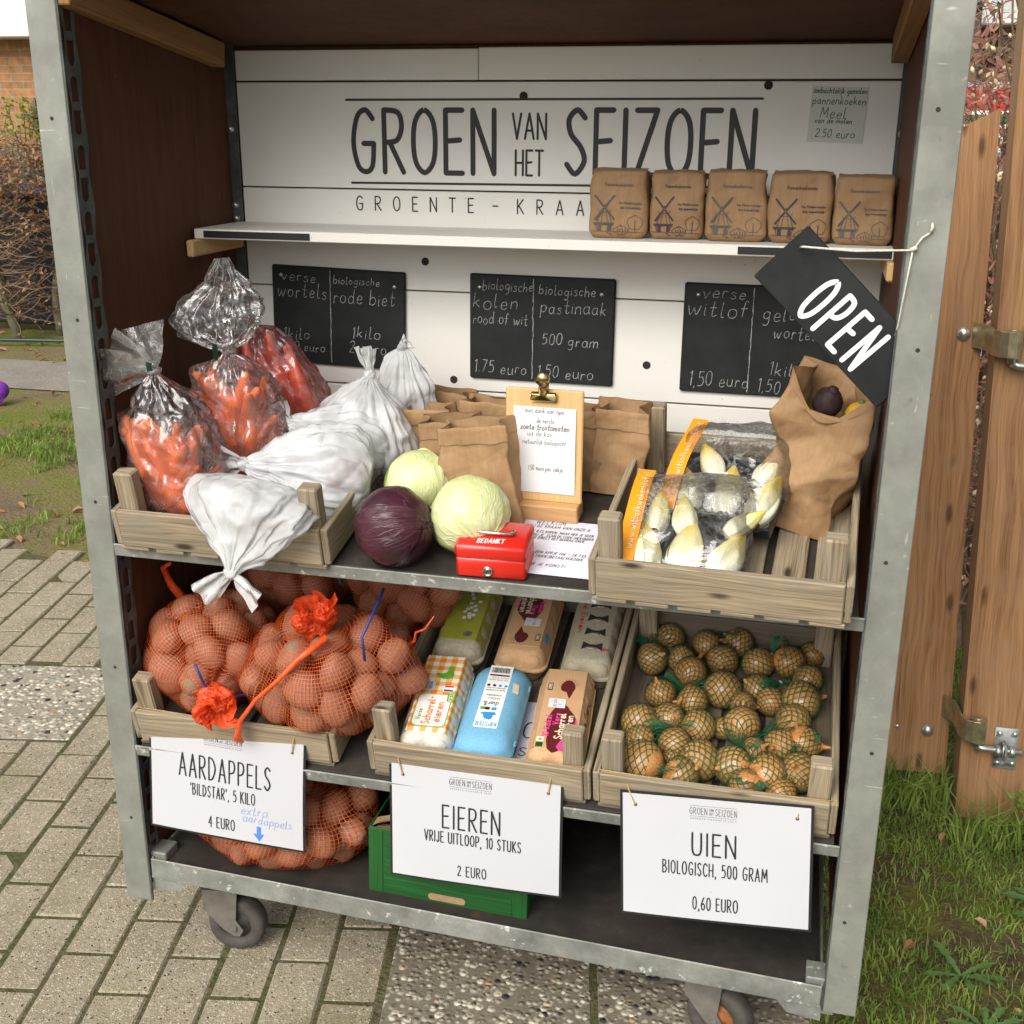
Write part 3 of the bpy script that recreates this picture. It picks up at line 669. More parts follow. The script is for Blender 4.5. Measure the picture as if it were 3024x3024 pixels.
def gr(r):
    x, y = r.uniform(1.22, 3.2), r.uniform(-.75, 2.0)
    d = noise.noise(Vector((x*4.5, y*4.5, 2.2)))*.6+noise.noise(Vector((x*13, y*13, 7)))*.3+.50+.5*sstep(.45, 1.0, y)
    if x < 1.42: d *= sstep(1.2, 1.42, x)
    if .93 < y < 1.07 and x > 1.6: return None
    return (x, y, -.012) if r.random() < d else None
tag(blades('grass', 76000, gr, (.008, .032), (.0018, .0044), M['grass'], 5, .9), 'rough green grass on bare soil beside the cart', 'grass', kind='stuff')
tag(blades('dry_grass', 10000, gr, (.012, .035), (.002, .0035), M['drygrass'], 6, 1.3), 'pale dry grass stalks lying among the green grass', 'dry grass', kind='stuff')
def tall(r):
    x = r.uniform(1.35, 3.0); y = .80+.12*r.random()+(.13 if x < 1.6 else 0)
    return (x, y, -.012)
tag(blades('tall_grass', 1500, tall, (.06, .14), (.003, .006), M['grass'], 8, .8), 'taller grass growing along the foot of the wooden gate', 'grass', kind='stuff')
def gl(r):
    x, y = r.uniform(-6.5, -.6), r.uniform(1.65, 4.3)
    if y < 1.7+.25*max(0, x+1.9): return None
    d = noise.noise(Vector((x*1.7, y*1.7, 9.2)))+.5*noise.noise(Vector((x*5, y*5, 3)))
    return (x, y, -.014) if d > -.02 and r.random() < d*1.6+.1 else None
tag(blades('lawn_tufts', 30000, gl, (.02, .055), (.004, .008), M['grass'], 9, .8), 'patchy tufts of short grass on the mossy lawn at left', 'grass', kind='stuff')
mb = MB(); r = random.Random(12)
def leaf_flat(mb, x, y, z, L, r):
    M0 = T(x, y, z) @ RZ(r.uniform(0, 6.3)) @ RX(r.uniform(-.5, .5)) @ RY(r.uniform(-.4, .4)); c = r.uniform(.1, .35)*L
    mb.add([(-L/2, 0, 0), (-L*.1, -L*.26, c), (L*.3, -L*.2, c*.8), (L/2, 0, 0), (L*.3, L*.2, c*.8), (-L*.1, L*.26, c)], [(0, 1, 2, 3), (0, 3, 4, 5)], None, M0)
for k in range(420):
    x, y = r.uniform(-6, -.7), r.uniform(1.65, 4.4); leaf_flat(mb, x, y, -.006, r.uniform(.02, .06), r)
for k in range(60): leaf_flat(mb, r.uniform(-5.5, -3.2), r.uniform(5.2, 6.2), -.006, r.uniform(.04, .09), r)
for k in range(36): leaf_flat(mb, r.uniform(1.4, 2.6), r.uniform(-.5, .9), .0, r.uniform(.015, .035), r)
M['deadleaf'] = leafmat('dry_leaf', (.30, .14, .055), (.42, .25, .13), .2)
tag(mb.build('fallen_leaves', M['deadleaf']), 'dry brown leaves and chips scattered on the lawn', 'leaves', kind='stuff')
# pebbles lying loose on the slabs under the cart
# dandelion rosettes
def dandelion(x, y, s, seed, label):
    r = random.Random(seed); m_ = MB()
    for k in range(r.randint(9, 13)):
        a = k*2.4+r.uniform(-.3, .3); L = s*r.uniform(.7, 1.1); up = r.uniform(.15, .6); W = L*.13; n = 9; V = []; F = []
        for i in range(n+1):
            t = i/n; wd = W*(sin(pi*min(1, t*.9+.05))**.7)*(1 if i % 2 else .5)*(1.25 if t > .6 else .8)
            if i == n: wd = .0005
            z = up*L*sin(t*2.0)*.5+.004; c = .18*W
            V += [(L*t, -wd, z+c), (L*t, 0, z), (L*t, wd, z+c)]
        for i in range(n):
            for j in (0, 1): F.append((i*3+j, (i+1)*3+j, (i+1)*3+j+1, i*3+j+1))
        m_.add(V, F, None, RZ(a))
    o = m_.build('dandelion_plant', M['weed'], None, True, (x, y, -.01)); return tag(o, label, 'weed', 'dandelions in the grass')
M['weed'] = leafmat('dandelion_leaf', (.05, .12, .025), (.12, .21, .06), .25)
for i, (x, y, s, lb) in enumerate([(1.78, .60, .10, 'dandelion rosette with toothed leaves near the gate post, behind the others'), (1.57, .36, .085, 'small dandelion rosette close to the cart post, halfway down the grass'), (1.74, .27, .10, 'dandelion rosette in the middle of the grass below the gate post'),
    (1.92, .42, .13, 'largest dandelion rosette at the right edge of the grass'), (1.66, .10, .085, 'dandelion rosette beside the bare dark patch of soil'), (1.86, .10, .09, 'dandelion rosette low at the right edge near the clover'), (1.52, -.10, .07, 'lowest small dandelion rosette beside the foot of the cart post'), (1.60, .22, .075, 'dandelion rosette between the bare soil and the cart post')]):
    dandelion(x, y, s, 30+i, lb)
# young leafy plant by the gate post
m_ = MB(); r = random.Random(77)
for k in range(11):
    a = r.uniform(0, 6.3); P = [Vector((0, 0, 0))]; d = Vector((cos(a)*.35, sin(a)*.35, 1)).normalized()
    for q in range(5): P.append(P[-1]+d*.028); d = (d+Vector((r.uniform(-.2, .2), r.uniform(-.2, .2), -.05))).normalized()
    m_.tube(P, .0012, 4)
    for p in P[1:]:
        for q in range(3):
            F_ = axis_frame(p, (cos(q*2.1+a), sin(q*2.1+a), .5)); L = r.uniform(.012, .024)
            m_.add([(0, 0, 0), (L*.35, 0, L*.5), (0, .002, L), (-L*.35, 0, L*.5)], [(0, 1, 2, 3)], None, F_)
tag(m_.build('seedling_plant', M['grass'], None, False, (1.80, .86, -.01)), 'leafy green seedling growing up against the gate post', 'plant')

# ------------------------------------------------------------------ house, hedge and path side (left background)
hs_ = thing('brick_house', 'orange brick house with white roof edge behind the hedge', 'house', (-5.4, 7.5, 0))
MB().box((17, .25, 3.2), T(1.8, .125, 1.6)).build('wall', M['brick'] if 'brick' in M else M.setdefault('brick', brick()), hs_)
MB().box((17.4, .5, .55), T(1.8, -.03, 2.475), .01).build('roof_edge', M['whitepaint'], hs_)
MB().box((17.5, 5, .12), T(1.8, 2.3, 3.26)).build('roof', M['steel'], hs_)
t = thing('garden_trellis', 'weathered wooden trellis leaning on the brick wall', 'trellis', (-5.18, 7.42, 0))
for k in range(3): MB().box((.035, .02, 1.55), T(k*.33-.08, 0, .95), .002).build('upright', M['cratedark'], t)
for k in range(5): MB().box((.95, .02, .035), T(.25, -.021, .62+k*.245), .002).build('crossbar', M['cratedark'], t)
vt = thing('climbing_plant', 'climber with fresh yellow green leaves on the brick wall', 'plant', (-5.3, 7.3, 0))
m_ = MB(); ml_ = MB(); r = random.Random(5)
for k in range(9):
    P = [Vector((r.uniform(-.1, .3), r.uniform(-.03, .03), .4))]; d = Vector((r.uniform(-.35, .1), -.02, 1)).normalized()
    for q in range(22):
        P.append(P[-1]+d*.06); d = (d+Vector((r.uniform(-.28, .25), r.uniform(-.06, .06), .06))).normalized()
        if P[-1].z > 1.25:
            for w_ in range(5):
                L = r.uniform(.025, .055); F_ = axis_frame(P[-1]+Vector((r.uniform(-.06, .06), r.uniform(-.05, .03), r.uniform(-.05, .05))), (r.uniform(-1, 1), r.uniform(-1, 0), r.uniform(-.5, .8)))
                ml_.add([(0, 0, 0), (L*.4, 0, L*.5), (0, .004, L), (-L*.4, 0, L*.5)], [(0, 1, 2, 3)], None, F_)
    m_.tube(P, [.008*(1-i/26)+.002 for i in range(len(P))], 5)
M['fresh'] = leafmat('fresh_leaf', (.26, .33, .03), (.42, .46, .08), .4); M['bark'] = plain('mossy_bark', (.155, .14, .085), .9, .35, 20, 0, .5)
m_.build('stem', M['bark'], vt); ml_.build('foliage', M['fresh'], vt)
tag(MB().box((9.6, .08, 1.05), T(-5.3, 6.75, .5), .004).build('garden_screen', plain('black_screen', (.012, .012, .013), .5, .3)), 'black garden screen behind the bare hedge', 'screen')
tag(MB().box((8, .03, .34), T(-4.6, 6.95, 1.19), .004).build('garden_fence', plain('teal_mesh', (.05, .13, .115), .7, .3, 12)), 'dull teal fence mesh above the black screen', 'fence')
m_ = MB(); r = random.Random(4)
m_.grid(30, 10, lambda u, v: (-5.6+u*1.1, 6.68+.06*sin(v*6)+.02*nz((u*6, v*3, 0)), .985+.09*sin(v*pi)*(1+.5*nz((u*8, v*4, 1)))), False)
tag(m_.build('tarpaulin', plain('blue_tarpaulin', (.03, .13, .42), .4, .3, 8), None, True), 'folded blue tarpaulin lying on top of the black screen', 'tarpaulin')
M['twig'] = plain('beech_twig', (.20, .135, .085), .85, .35, 30)
def hedge_shrub(x, y, seed, label):
    r = random.Random(seed); t = thing('beech_shrub', label, 'hedge shrub', (x, y, -.02), (0, 0, r.uniform(-.1, .1)), 'bare beech shrubs of the hedge')
    lean = r.uniform(-.16, .1); P = [Vector((lean*(z/1.4)+.03*sin(z*6+seed), .03*cos(z*5+seed), z)) for z in [k*.1 for k in range(15)]]
    MB().tube(P, [.036*(1-k/18) for k in range(15)], 8).build('trunk', M['bark'], t, True)
    tw = MB(); lf = MB()
    for k in range(170):
        b = P[r.randint(2, 14)]; a = r.uniform(0, 6.3); d = Vector((cos(a), sin(a)*.8, r.uniform(-.25, .45))).normalized(); Q = [b]
        for q in range(r.randint(5, 9)):
            Q.append(Q[-1]+d*.055); d = (d+Vector((r.uniform(-.4, .4), r.uniform(-.4, .4), r.uniform(-.3, .38)))).normalized()
            dens = .14+.85*sstep(.75, 1.1, Q[-1].z)
            for w_ in range(3):
                if r.random() < dens*.8 and Q[-1].z < 1.42:
                    L = r.uniform(.022, .045); F_ = axis_frame(Q[-1], (r.uniform(-1, 1), r.uniform(-1, 1), r.uniform(-.9, .9)))
                    lf.add([(0, 0, 0), (L*.28, 0, L*.5), (0, .01, L), (-L*.28, 0, L*.5)], [(0, 1, 2, 3)], None, F_)
        tw.tube(Q, [.0042*(1-i/(len(Q)+1))+.0012 for i in range(len(Q))], 4, None, False)
    tw.build('twigs', M['twig'], t); lf.build('dead_leaves', M['deadleaf'], t)
for i, (x, y, lb) in enumerate([(-5.25, 6.05, 'bare beech shrub at the far left end of the hedge'), (-4.90, 6.3, 'bare beech shrub left of the thick mossy trunks'), (-4.58, 5.92, 'bare beech shrub with the thick mossy trunk leaning left'), (-4.42, 6.26, 'bare beech shrub with upright mossy trunk, middle of the hedge'), (-4.15, 6.5, 'bare beech shrub with thin trunk, next to the galvanised post'), (-3.8, 6.3, 'bare beech shrub at the cart end of the hedge')]): hedge_shrub(x, y, 50+i, lb)
tag(MB().tube([(-8, 5.55, .03), (-4.6, 5.68, .035), (-4.0, 5.82, .03), (-2, 6.0, .03)], .014, 8).build('garden_hose', plain('dark_green_hose', (.02, .05, .045), .4, .2), None, True), 'dark green hose lying along the foot of the hedge', 'hose')
t = thing('flower_pot', 'purple plastic flower pot lying on its side on the lawn', 'pot', (-3.34, 4.05, .052), (radians(-68), radians(-12), radians(20)))
MB().lathe([(.038, -.047), (.052, .034), (.057, .034), (.059, .055), (.052, .055), (.036, -.041), (0, -.041)], 24).build('body', M['purple'], t, True)
b_ = MB(); b_.lathe([(0, -.0475), (.038, -.0475)], 24); b_.build('base', M['purple'], t)
h_ = MB()
for k in range(6): h_.disc(.007, 10, T(.023*cos(k*pi/3), .023*sin(k*pi/3), -.0485) @ RX(pi))
h_.build('drain_holes', M['bluep'], t)

# ------------------------------------------------------------------ gate, gate post and what shows behind (right)
LEAN = radians(-2.6)
gt = thing('wooden_gate', 'brown wooden gate leaf with a board cut to a slope', 'gate', (1.598, 1.05, .045), (0, LEAN, 0))
def board(name, x0, x1, h0, h1, y0, y1, mat, par, z0=0.0):
    m_ = MB(); m_.add([(x0, y0, z0), (x1, y0, z0), (x1, y1, z0), (x0, y1, z0), (x0, y0, h0), (x1, y0, h1), (x1, y1, h1), (x0, y1, h0)],
      [(0, 3, 2, 1), (4, 5, 6, 7), (0, 1, 5, 4), (1, 2, 6, 5), (2, 3, 7, 6), (3, 0, 4, 7)],
      [[(0, 0)]*4, [(x0, y0), (x1, y0), (x1, y1), (x0, y1)], [(z0, x0), (z0, x1), (h1, x1), (h0, x0)], [(z0, y0+3), (z0, y1+3), (h1, y1+3), (h1, y0+3)], [(z0, x1), (z0, x0), (h0, x0), (h1, x1)], [(z0, y0+5), (z0, y1+5), (h0, y1+5), (h0, y0+5)]])
    return m_.build(name, mat, par)
board('board', -.168, 0, 1.47, 1.55, 0, .022, M['gate'], gt); board('board', -.345, -.174, 1.38, 1.465, 0, .022, M['gate'], gt)
board('rail', -.345, -.01, 1.2, 1.2, .023, .055, M['gate'], gt, 1.06); board('rail', -.345, -.01, .25, .25, .023, .055, M['gate'], gt, .11)
bolt = MB().lathe([(0, .009), (.008, .008), (.0135, .004), (.015, 0)], 16)
for x, z in ((-.038, 1.085), (-.049, .115)): 
    b2 = MB(); b2.V, b2.F, b2.U = list(bolt.V), list(bolt.F), list(bolt.U); b2.build('bolt', M['zinc'], gt, True, (x, -.0005, z), (pi/2, 0, 0))
m_ = MB()
for x, z in ((-.10, 1.03), (-.10, .95), (-.12, .12)): m_.lathe([(0, .002), (.004, .0015), (.005, 0)], 10, T(x, -.0003, z) @ RX(pi/2))
m_.build('screws', M['zinc'], gt, True)
ps = thing('gate_post', 'thick brown gate post with hinge pins, right of the gate leaf', 'post', (1.617, .958, 0), (0, LEAN, 0))
pm = MB(); pm.add([(0, 0, -.2), (.2, 0, -.2), (.2, .1, -.2), (0, .1, -.2), (0, 0, 2.3), (.2, 0, 2.3), (.2, .1, 2.3), (0, .1, 2.3)], [(0, 3, 2, 1), (4, 5, 6, 7), (0, 1, 5, 4), (1, 2, 6, 5), (2, 3, 7, 6)], [[(0, 0)]*4, [(0, 0)]*4, [(0, 9), (0, 9.2), (2.4, 9.2), (2.4, 9)], [(0, 1), (0, 1.1), (2.4, 1.1), (2.4, 1)], [(0, 4), (0, 4.2), (2.4, 4.2), (2.4, 4)]])
pm.build('timber', M['gate'], ps); pe = MB(); pe.add([(0, 0, -.2), (0, .1, -.2), (0, .1, 2.3), (0, 0, 2.3)], [(3, 2, 1, 0)], [[(2.4, 0), (2.4, .1), (0, .1), (0, 0)]]); pe.build('sawn_side', M['gateend'], ps)
def hinge(z):
    """strap from the gate, barrel on a pin, threaded eye bolted through a plate"""
    st = MB(); P = [(-.040, .098), (-.014, .060), (-.006, -.006), (.004, -.030), (.018, -.036), (.030, -.038)]
    for (x0, y0), (x1, y1) in zip(P, P[1:]):
        L = sqrt((x1-x0)**2+(y1-y0)**2); st.box((L+.004, .006, .055), T((x0+x1)/2, (y0+y1)/2, z) @ RZ(atan2(y1-y0, x1-x0)), .001)
    st.tube([(.030, -.022, z-.0285), (.030, -.022, z+.0285)], .0175, 18); st.build('hinge_strap', M['yzinc'], gt, False, (.019, -.092, -.045))
    pn = MB(); pn.tube([(.030, -.022, z+.030), (.030, -.022, z-.040)], .009, 12); pn.tube([(.030, -.022, z-.040), (.045, -.022, z-.046), (.13, -.022, z-.050)], .008, 12)
    for x in (.078, .108): pn.tube([(x-.006, -.022, z-.0495), (x+.006, -.022, z-.0498)], .0145, 6)
    pn.build('hinge_pin', M['zinc'], gp, True)
    pl = MB(); pl.box((.052, .006, .105), T(.098, -.0035, z-.05), .001); pl.box((.01, .03, .045), T(.093, -.02, z-.05), .004)
    for x in (-.016, .016):
        for q in (-.038, .038): pl.lathe([(0, .005), (.004, .0045), (.007, .002), (.0075, 0)], 12, T(.098+x, -.0066, z-.05+q) @ RX(pi/2))
    pl.build('hinge_plate', M['zinc'], gp, True)
gp = ps
hinge(1.128); hinge(.232)
# shrub with pink leaves and cream buds, dark tree, striped board and white house beyond the gate
M['pinkleaf'] = leafmat('pink_leaf', (.50, .19, .145), (.66, .40, .31), .45); M['bud'] = plain('cream_bud', (.75, .66, .40), .5, .1)
def shrub(name, label, loc, ctr, rad, n, lmat, seed, buds, lsz=(.025, .052), ns=40):
    r = random.Random(seed); t = thing(name, label, 'shrub', loc); st = MB(); lf = MB(); bd = MB(); tips = []
    for k in range(ns):
        d = Vector((r.gauss(0, 1), r.gauss(0, 1), r.gauss(0, 1))).normalized()*r.random()**.4; top = Vector((ctr[0]+d.x*rad[0], ctr[1]+d.y*rad[1], ctr[2]+d.z*rad[2])); Q = [Vector((r.uniform(-.06, .06), r.uniform(-.06, .06), 0))]; mid = Vector((top.x*.35, top.y*.35, top.z*.75))
        for q in range(1, 10):
            f = q/9; Q.append(Q[0]*(1-f)**2+mid*2*f*(1-f)+top*f*f+Vector((r.uniform(-.03, .03), r.uniform(-.03, .03), r.uniform(-.02, .02))))
        st.tube(Q, [.007*(1-i/11)+.0015 for i in range(10)], 5, None, False)
        for p in Q[4:]:
            for w_ in range(3):
                dd = Vector((r.gauss(0, 1), r.gauss(0, 1), r.gauss(0, 1))).normalized(); B = [p, p+dd*.08, p+dd*.15+Vector((0, 0, .02))]; st.tube(B, .0014, 4, None, False); tips += B[1:]
    for k in range(n):
        p = r.choice(tips); o = p+Vector((r.gauss(0, .035), r.gauss(0, .035), r.gauss(0, .035))); L = r.uniform(*lsz); F_ = axis_frame(o, (r.uniform(-1, 1), r.uniform(-1, 1), r.uniform(-.3, 1)), (r.uniform(-1, 1), 1, 0))
        lf.add([(0, 0, 0), (L*.17, .003, L*.3), (L*.15, .004, L*.65), (0, .006, L), (-L*.15, .004, L*.65), (-L*.17, .003, L*.3)], [(0, 1, 2, 3), (0, 3, 4, 5)], None, F_)
    for k in range(buds):
        o = r.choice(tips)+Vector((r.gauss(0, .02), r.gauss(0, .02), r.gauss(0, .02))); bd.lathe([(.0005, -.009), (.006, -.002), (.0055, .004), (.0005, .011)], 6, axis_frame(o, (r.uniform(-1, 1), r.uniform(-1, 1), 1)))
    st.build('stems', M['twig'], t); lf.build('foliage', lmat, t); tag(bd.build('buds', M['bud'], t, True), kind='stuff')
shrub('flowering_shrub', 'shrub with pink red leaves and cream buds above the gate', (1.80, 2.35, -.02), (0, 0, 1.72), (.62, .5, .52), 5200, M['pinkleaf'], 9, 750, (.025, .052), 60)
shrub('flowering_shrub', 'smaller red leaved shrub seen through the gap beside the gate post', (1.78, 1.95, -.02), (0, 0, .75), (.3, .25, .5), 1400, M['pinkleaf'], 10, 160, (.02, .045), 26)
t = thing('evergreen_tree', 'dark evergreen tree against the white sky behind the pink shrub', 'tree', (2.0, 7.2, -.02)); r = random.Random(15)
MB().tube([(0, 0, 0), (.05, 0, 1.5), (0, .1, 3), (.1, 0, 4.6)], [.16, .13, .09, .03], 10).build('trunk', M['bark'], t, True)
lf = MB(); lb = MB()
for k in range(85):
    z = r.uniform(1.7, 4.8); a = r.uniform(0, 6.3); R_ = r.uniform(.5, 1.5)*(1-.12*z); tip = Vector((cos(a)*R_, sin(a)*R_, z+r.uniform(-.1, .4))); b0 = Vector((0, 0, z))
    lb.tube([b0, (b0+tip)/2+Vector((0, 0, .08)), tip], [.018, .01, .004], 4, None, False)
    for w_ in range(48):
        f = r.uniform(.2, 1.05); o = b0.lerp(tip, f)+Vector((r.gauss(0, .09), r.gauss(0, .09), r.gauss(0, .08))); L = r.uniform(.05, .11); F_ = axis_frame(o, (r.uniform(-1, 1), r.uniform(-1, 1), r.uniform(-.6, .6)))
        lf.add([(0, 0, 0), (L*.22, 0, L*.5), (0, .004, L), (-L*.22, 0, L*.5)], [(0, 1, 2, 3)], None, F_)
lb.build('branches', M['bark'], t); lf.build('crown', leafmat('dark_evergreen', (.05, .045, .028), (.10, .09, .055), .25), t)
t = thing('striped_awning', 'red awning with white and green stripes beyond the shrub', 'awning', (1.35, 3.55, 0))
MB().box((1.6, .03, .085), T(.6, 0, 1.661), .003).build('red_band', plain('red_canvas', (.62, .02, .02), .6, .1), t); MB().box((1.6, .03, .018), T(.6, 0, 1.609), .003).build('white_band', M['whitepaint'], t)
MB().box((1.6, .03, .03), T(.6, 0, 1.584), .003).build('green_band', plain('green_canvas', (.01, .20, .08), .6, .1), t); MB().box((1.6, .03, .10), T(.6, 0, 1.518), .003).build('white_band', M['whitepaint'], t)
for x in (-.15, 1.35): MB().box((.04, .04, 1.40), T(x, 0, .70), .003).build('leg', M['whitepaint'], t)
MB().box((1.62, .9, .02), T(.6, .47, 1.716), .003).build('top', plain('grey_roof_sheet', (.32, .35, .38), .6, .1), t)
t = thing('garden_shed', 'pale shed with grey roof beyond the striped awning', 'shed', (2.6, 6.0, 0))
MB().box((2.6, 1.5, 1.6), T(0, .75, .8)).build('wall', plain('pale_blue_wall', (.50, .58, .60), .7, .08), t); MB().box((2.8, 1.8, .1), T(0, .75, 1.66), .005).build('roof', plain('shed_roof', (.16, .17, .18), .6, .15), t)
# ------------------------------------------------------------------ the market trolley
cart = thing('vegetable_cart', 'galvanised rolling cart with brown plywood sides, full of vegetables', 'market cart', (0, 0, 0))
def post(x0, dirx, zb, name='post', y0=0.0):
    m_ = MB(); m_.box((.052, .0035, 2.06-zb), T(x0+dirx*.026, y0+.00175, (2.06+zb)/2), .0012)
    p = m_.build(name, M['galv'], cart)
    s_ = MB(); P = .0505; hw, hh = .0105, .019; x = x0+dirx*.0535; ya, yb = y0+.006, y0+.046; yc = (ya+yb)/2; z = zb+.05; n = 0
    while z < 2.0:
        # one cell of the perforated strip: rectangle with a D-shaped hole
        hole = [(yc-hw, z+hh*(1 if n % 2 else .55)), (yc+hw, z+hh*(1 if n % 2 else .55))]
        if n % 2 == 0: hole = [(yc+hw*cos(a), z+hh*.45+hw*.9*sin(a)) for a in [pi-k*pi/8 for k in range(9)]]
        hole = hole[:: 1]
        low = [(yc+hw*cos(a), z-hh*.45+hw*.9*sin(a)) for a in [-k*pi/8 for k in range(9)]] if n % 2 else [(yc+hw, z-hh), (yc-hw, z-hh)]
        loop = hole+low; N = len(loop)
        out = []
        for (a, b) in loop:
            dx, dz = (a-yc)/(yb-ya)*2, (b-z)/P*2; k = max(abs(dx), abs(dz)); out.append((yc+(a-yc)/k, z+(b-z)/k))
        V = [(x, a, b) for a, b in loop]+[(x, a, b) for a, b in out]; V += [(x-dirx*.003, a, b) for a, b in loop]
        F = [(k, (k+1) % N, N+(k+1) % N, N+k) for k in range(N)]+[(k, 2*N+k, 2*N+(k+1) % N, (k+1) % N) for k in range(N)]
        s_.add(V, F); 
        # corners
        for sy in (ya, yb):
            for sz in (z-P/2, z+P/2):
                q = sorted([i for i in range(N)], key=lambda i: (out[i][0]-sy)**2+(out[i][1]-sz)**2)[:2]
                s_.add([(x, sy, sz), (x, *out[q[0]]), (x, *out[q[1]])], [(0, 1, 2)])
        z += P; n += 1
    s_.box((.0025, .003, 2.0-zb), T(x, ya+.0015-.0045, (2.0+zb)/2)); s_.build('perforated_strip', M['steel'], p)
    h_ = MB()
    for k in range(6): h_.disc(.0032, 10, T(x0+dirx*(.028+.006*sin(k*3+x0)), y0-.0004, zb+.18+k*.31) @ RX(pi/2))
    h_.build('bolt_hole', M['darkhole'], p)
    return p
post(0, 1, .141); post(1.35, -1, .158)
for x in (.0175, 1.3325):
    MB().box((.06 if x < 1 else .035, .004, 1.9), T(.034 if x < 1 else 1.3175, .540, 1.09), .001).build('rear_post', M['steel'], cart)
m_ = MB()
for x in (.050, 1.309):
    for z in (1.545, 1.40, 1.375, 1.20): m_.lathe([(0, .006), (.005, .0055), (.0065, .002), (.0075, 0)], 12, T(x, .5378, z) @ RX(pi/2))
m_.build('bolts', M['zinc'], cart, True)
for x, lab in ((.0405, 'side_panel'), (1.3095, 'side_panel')):
    MB().box((.010, .505, 1.60), T(x, .030+.2525, 1.005), .001).build(lab, M['ply'], cart)
MB().box((1.30, .64, .014), T(.675, .565, 1.693) @ RX(-.139) @ T(0, -.30, .008), .001).build('roof_panel', M['ply'], cart)
for x in (.0605, 1.2895): MB().box((.028, .485, .044), T(x, .4865, 1.677) @ RX(-.139) @ T(0, -.2425, 0), .002).build('batten', M['batten'], cart)
MB().box((1.296, .006, 1.50), T(.677, .5635, .948), .001).build('back_panel', M['ply'], cart)
# white back planks
planks = {}
for k, (x0, x1, z0, z1) in enumerate([(.0646, .552, 1.634, 1.688), (.5535, 1.2994, 1.634, 1.690), (.0646, 1.2994, 1.4370, 1.6305), (.0646, 1.2994, 1.245, 1.434), (.0646, 1.2994, 1.050, 1.242), (.0646, 1.2994, .93, 1.0465)]):
    planks[k] = MB().box((x1-x0, .014, z1-z0), T((x0+x1)/2, .552, (z0+z1)/2), .0012).build('back_plank', M['white'], cart)
BP = frame((0, .5446, 0), (1, 0, 0), (0, 0, 1), (0, -1, 0))
m_ = MB()
text(m_, 'GROEN', BP, .302, 1.468, .113, .281, .0098, .17); text(m_, 'SEIZOEN', BP, .722, 1.470, .112, .337, .0098, .17)
text(m_, 'VAN', BP, .619, 1.531, .0445, .063, .0042, .16); text(m_, 'HET', BP, .625, 1.466, .0445, .052, .0042, .16)
line(m_, (.291, 1.599), (1.07, 1.602), .0042, BP); line(m_, (.297, 1.447), (1.06, 1.4515), .0042, BP)
m_.build('lettering', M['black'], planks[2])
m_ = MB()
text(m_, 'GROENTE - KRAAMPJE', BP, .305, 1.396, .026, .60, .0026, .72, spc=.35); line(m_, (.30, 1.4335), (.30, 1.4335), .0001, BP)
m_.build('lettering', M['black'], planks[3])
def hole(pl, x, z):
    h_ = MB(); h_.lathe([(0, -.0), (.006, .0003), (.0078, .0006)], 18, T(x, .5449, z) @ RX(pi/2)); h_.build('drilled_hole', M['darkhole'], pl, True)  # shallow dark disc painted for the shade inside the bore
for pl, x, z in ((2, .639, 1.606), (2, 1.078, 1.624), (3, .444, 1.301), (4, .886, 1.120), (4, .50, 1.07)): hole(planks[pl], x, z)
# narrow top shelf on plywood brackets
sh = MB().box((1.253, .184, .018), T(.6785, .451, 1.359), .0012).build('top_shelf', M['white'], cart)
for x0, x1 in ((.072, .285), (1.055, 1.302)): MB().box((x1-x0, .0012, .0125), T((x0+x1)/2, .3582, 1.3588)).build('label_strip', M['black'], sh)
for x in (.055, 1.302): MB().box((.014, .21, .031), T(x, .437, 1.3335), .003).build('shelf_bracket', M['birch'], cart)
# two tilted metal shelves
TA, TB = atan(.21), atan(.25)
def shelf(z, a, name='shelf'):
    Mx = T(.675, 0, z) @ RX(a)
    s_ = MB().box((1.225, .50, .010), Mx @ T(0, .254, -.005), .001).build(name, M['shelf'], cart)
    l_ = MB(); l_.box((1.243, .004, .021), Mx @ T(0, -.002, -.0085), .0012); l_.tube([tuple(Mx @ Vector((-.62, 0, -.019))), tuple(Mx @ Vector((.62, 0, -.019)))], .004, 10)
    l_.build('front_lip', M['rail'], s_)
shelf(.868, TA); shelf(.4775, TB)
# base: rails, board, end gussets, casters
BM = T(.675, 0, .2005) @ RY(.0245)
m_ = MB(); m_.box((1.236, .004, .042), BM @ T(0, .004, -.002), .0015); m_.box((1.236, .028, .004), BM @ T(0, .0165, -.021)); m_.build('base_rail', M['rail'], cart)
MB().box((1.236, .004, .042), BM @ T(0, .55, -.002), .0015).build('base_rail', M['rail'], cart)
for x in (-.617, .617): MB().box((.004, .538, .042), BM @ T(x, .277, -.002), .001).build('base_rail', M['rail'], cart)
MB().box((1.224, .535, .012), BM @ T(0, .276, .004), .001).build('base_board', M['shelf'], cart)
for sx in (-1, 1):
    g_ = MB(); x = .675+sx*.62; z = .200-.0245*sx*.62
    g_.poly([(0, 0), (-sx*.075, 0), (-sx*.055, -.024), (0, -.03)][::sx], T(x, .012, z-.0245) @ RX(pi/2), .003); g_.box((.05, .045, .07), T(x-sx*.004, .035, z-.008), .002); g_.build('corner_gusset', M['rail'], cart)
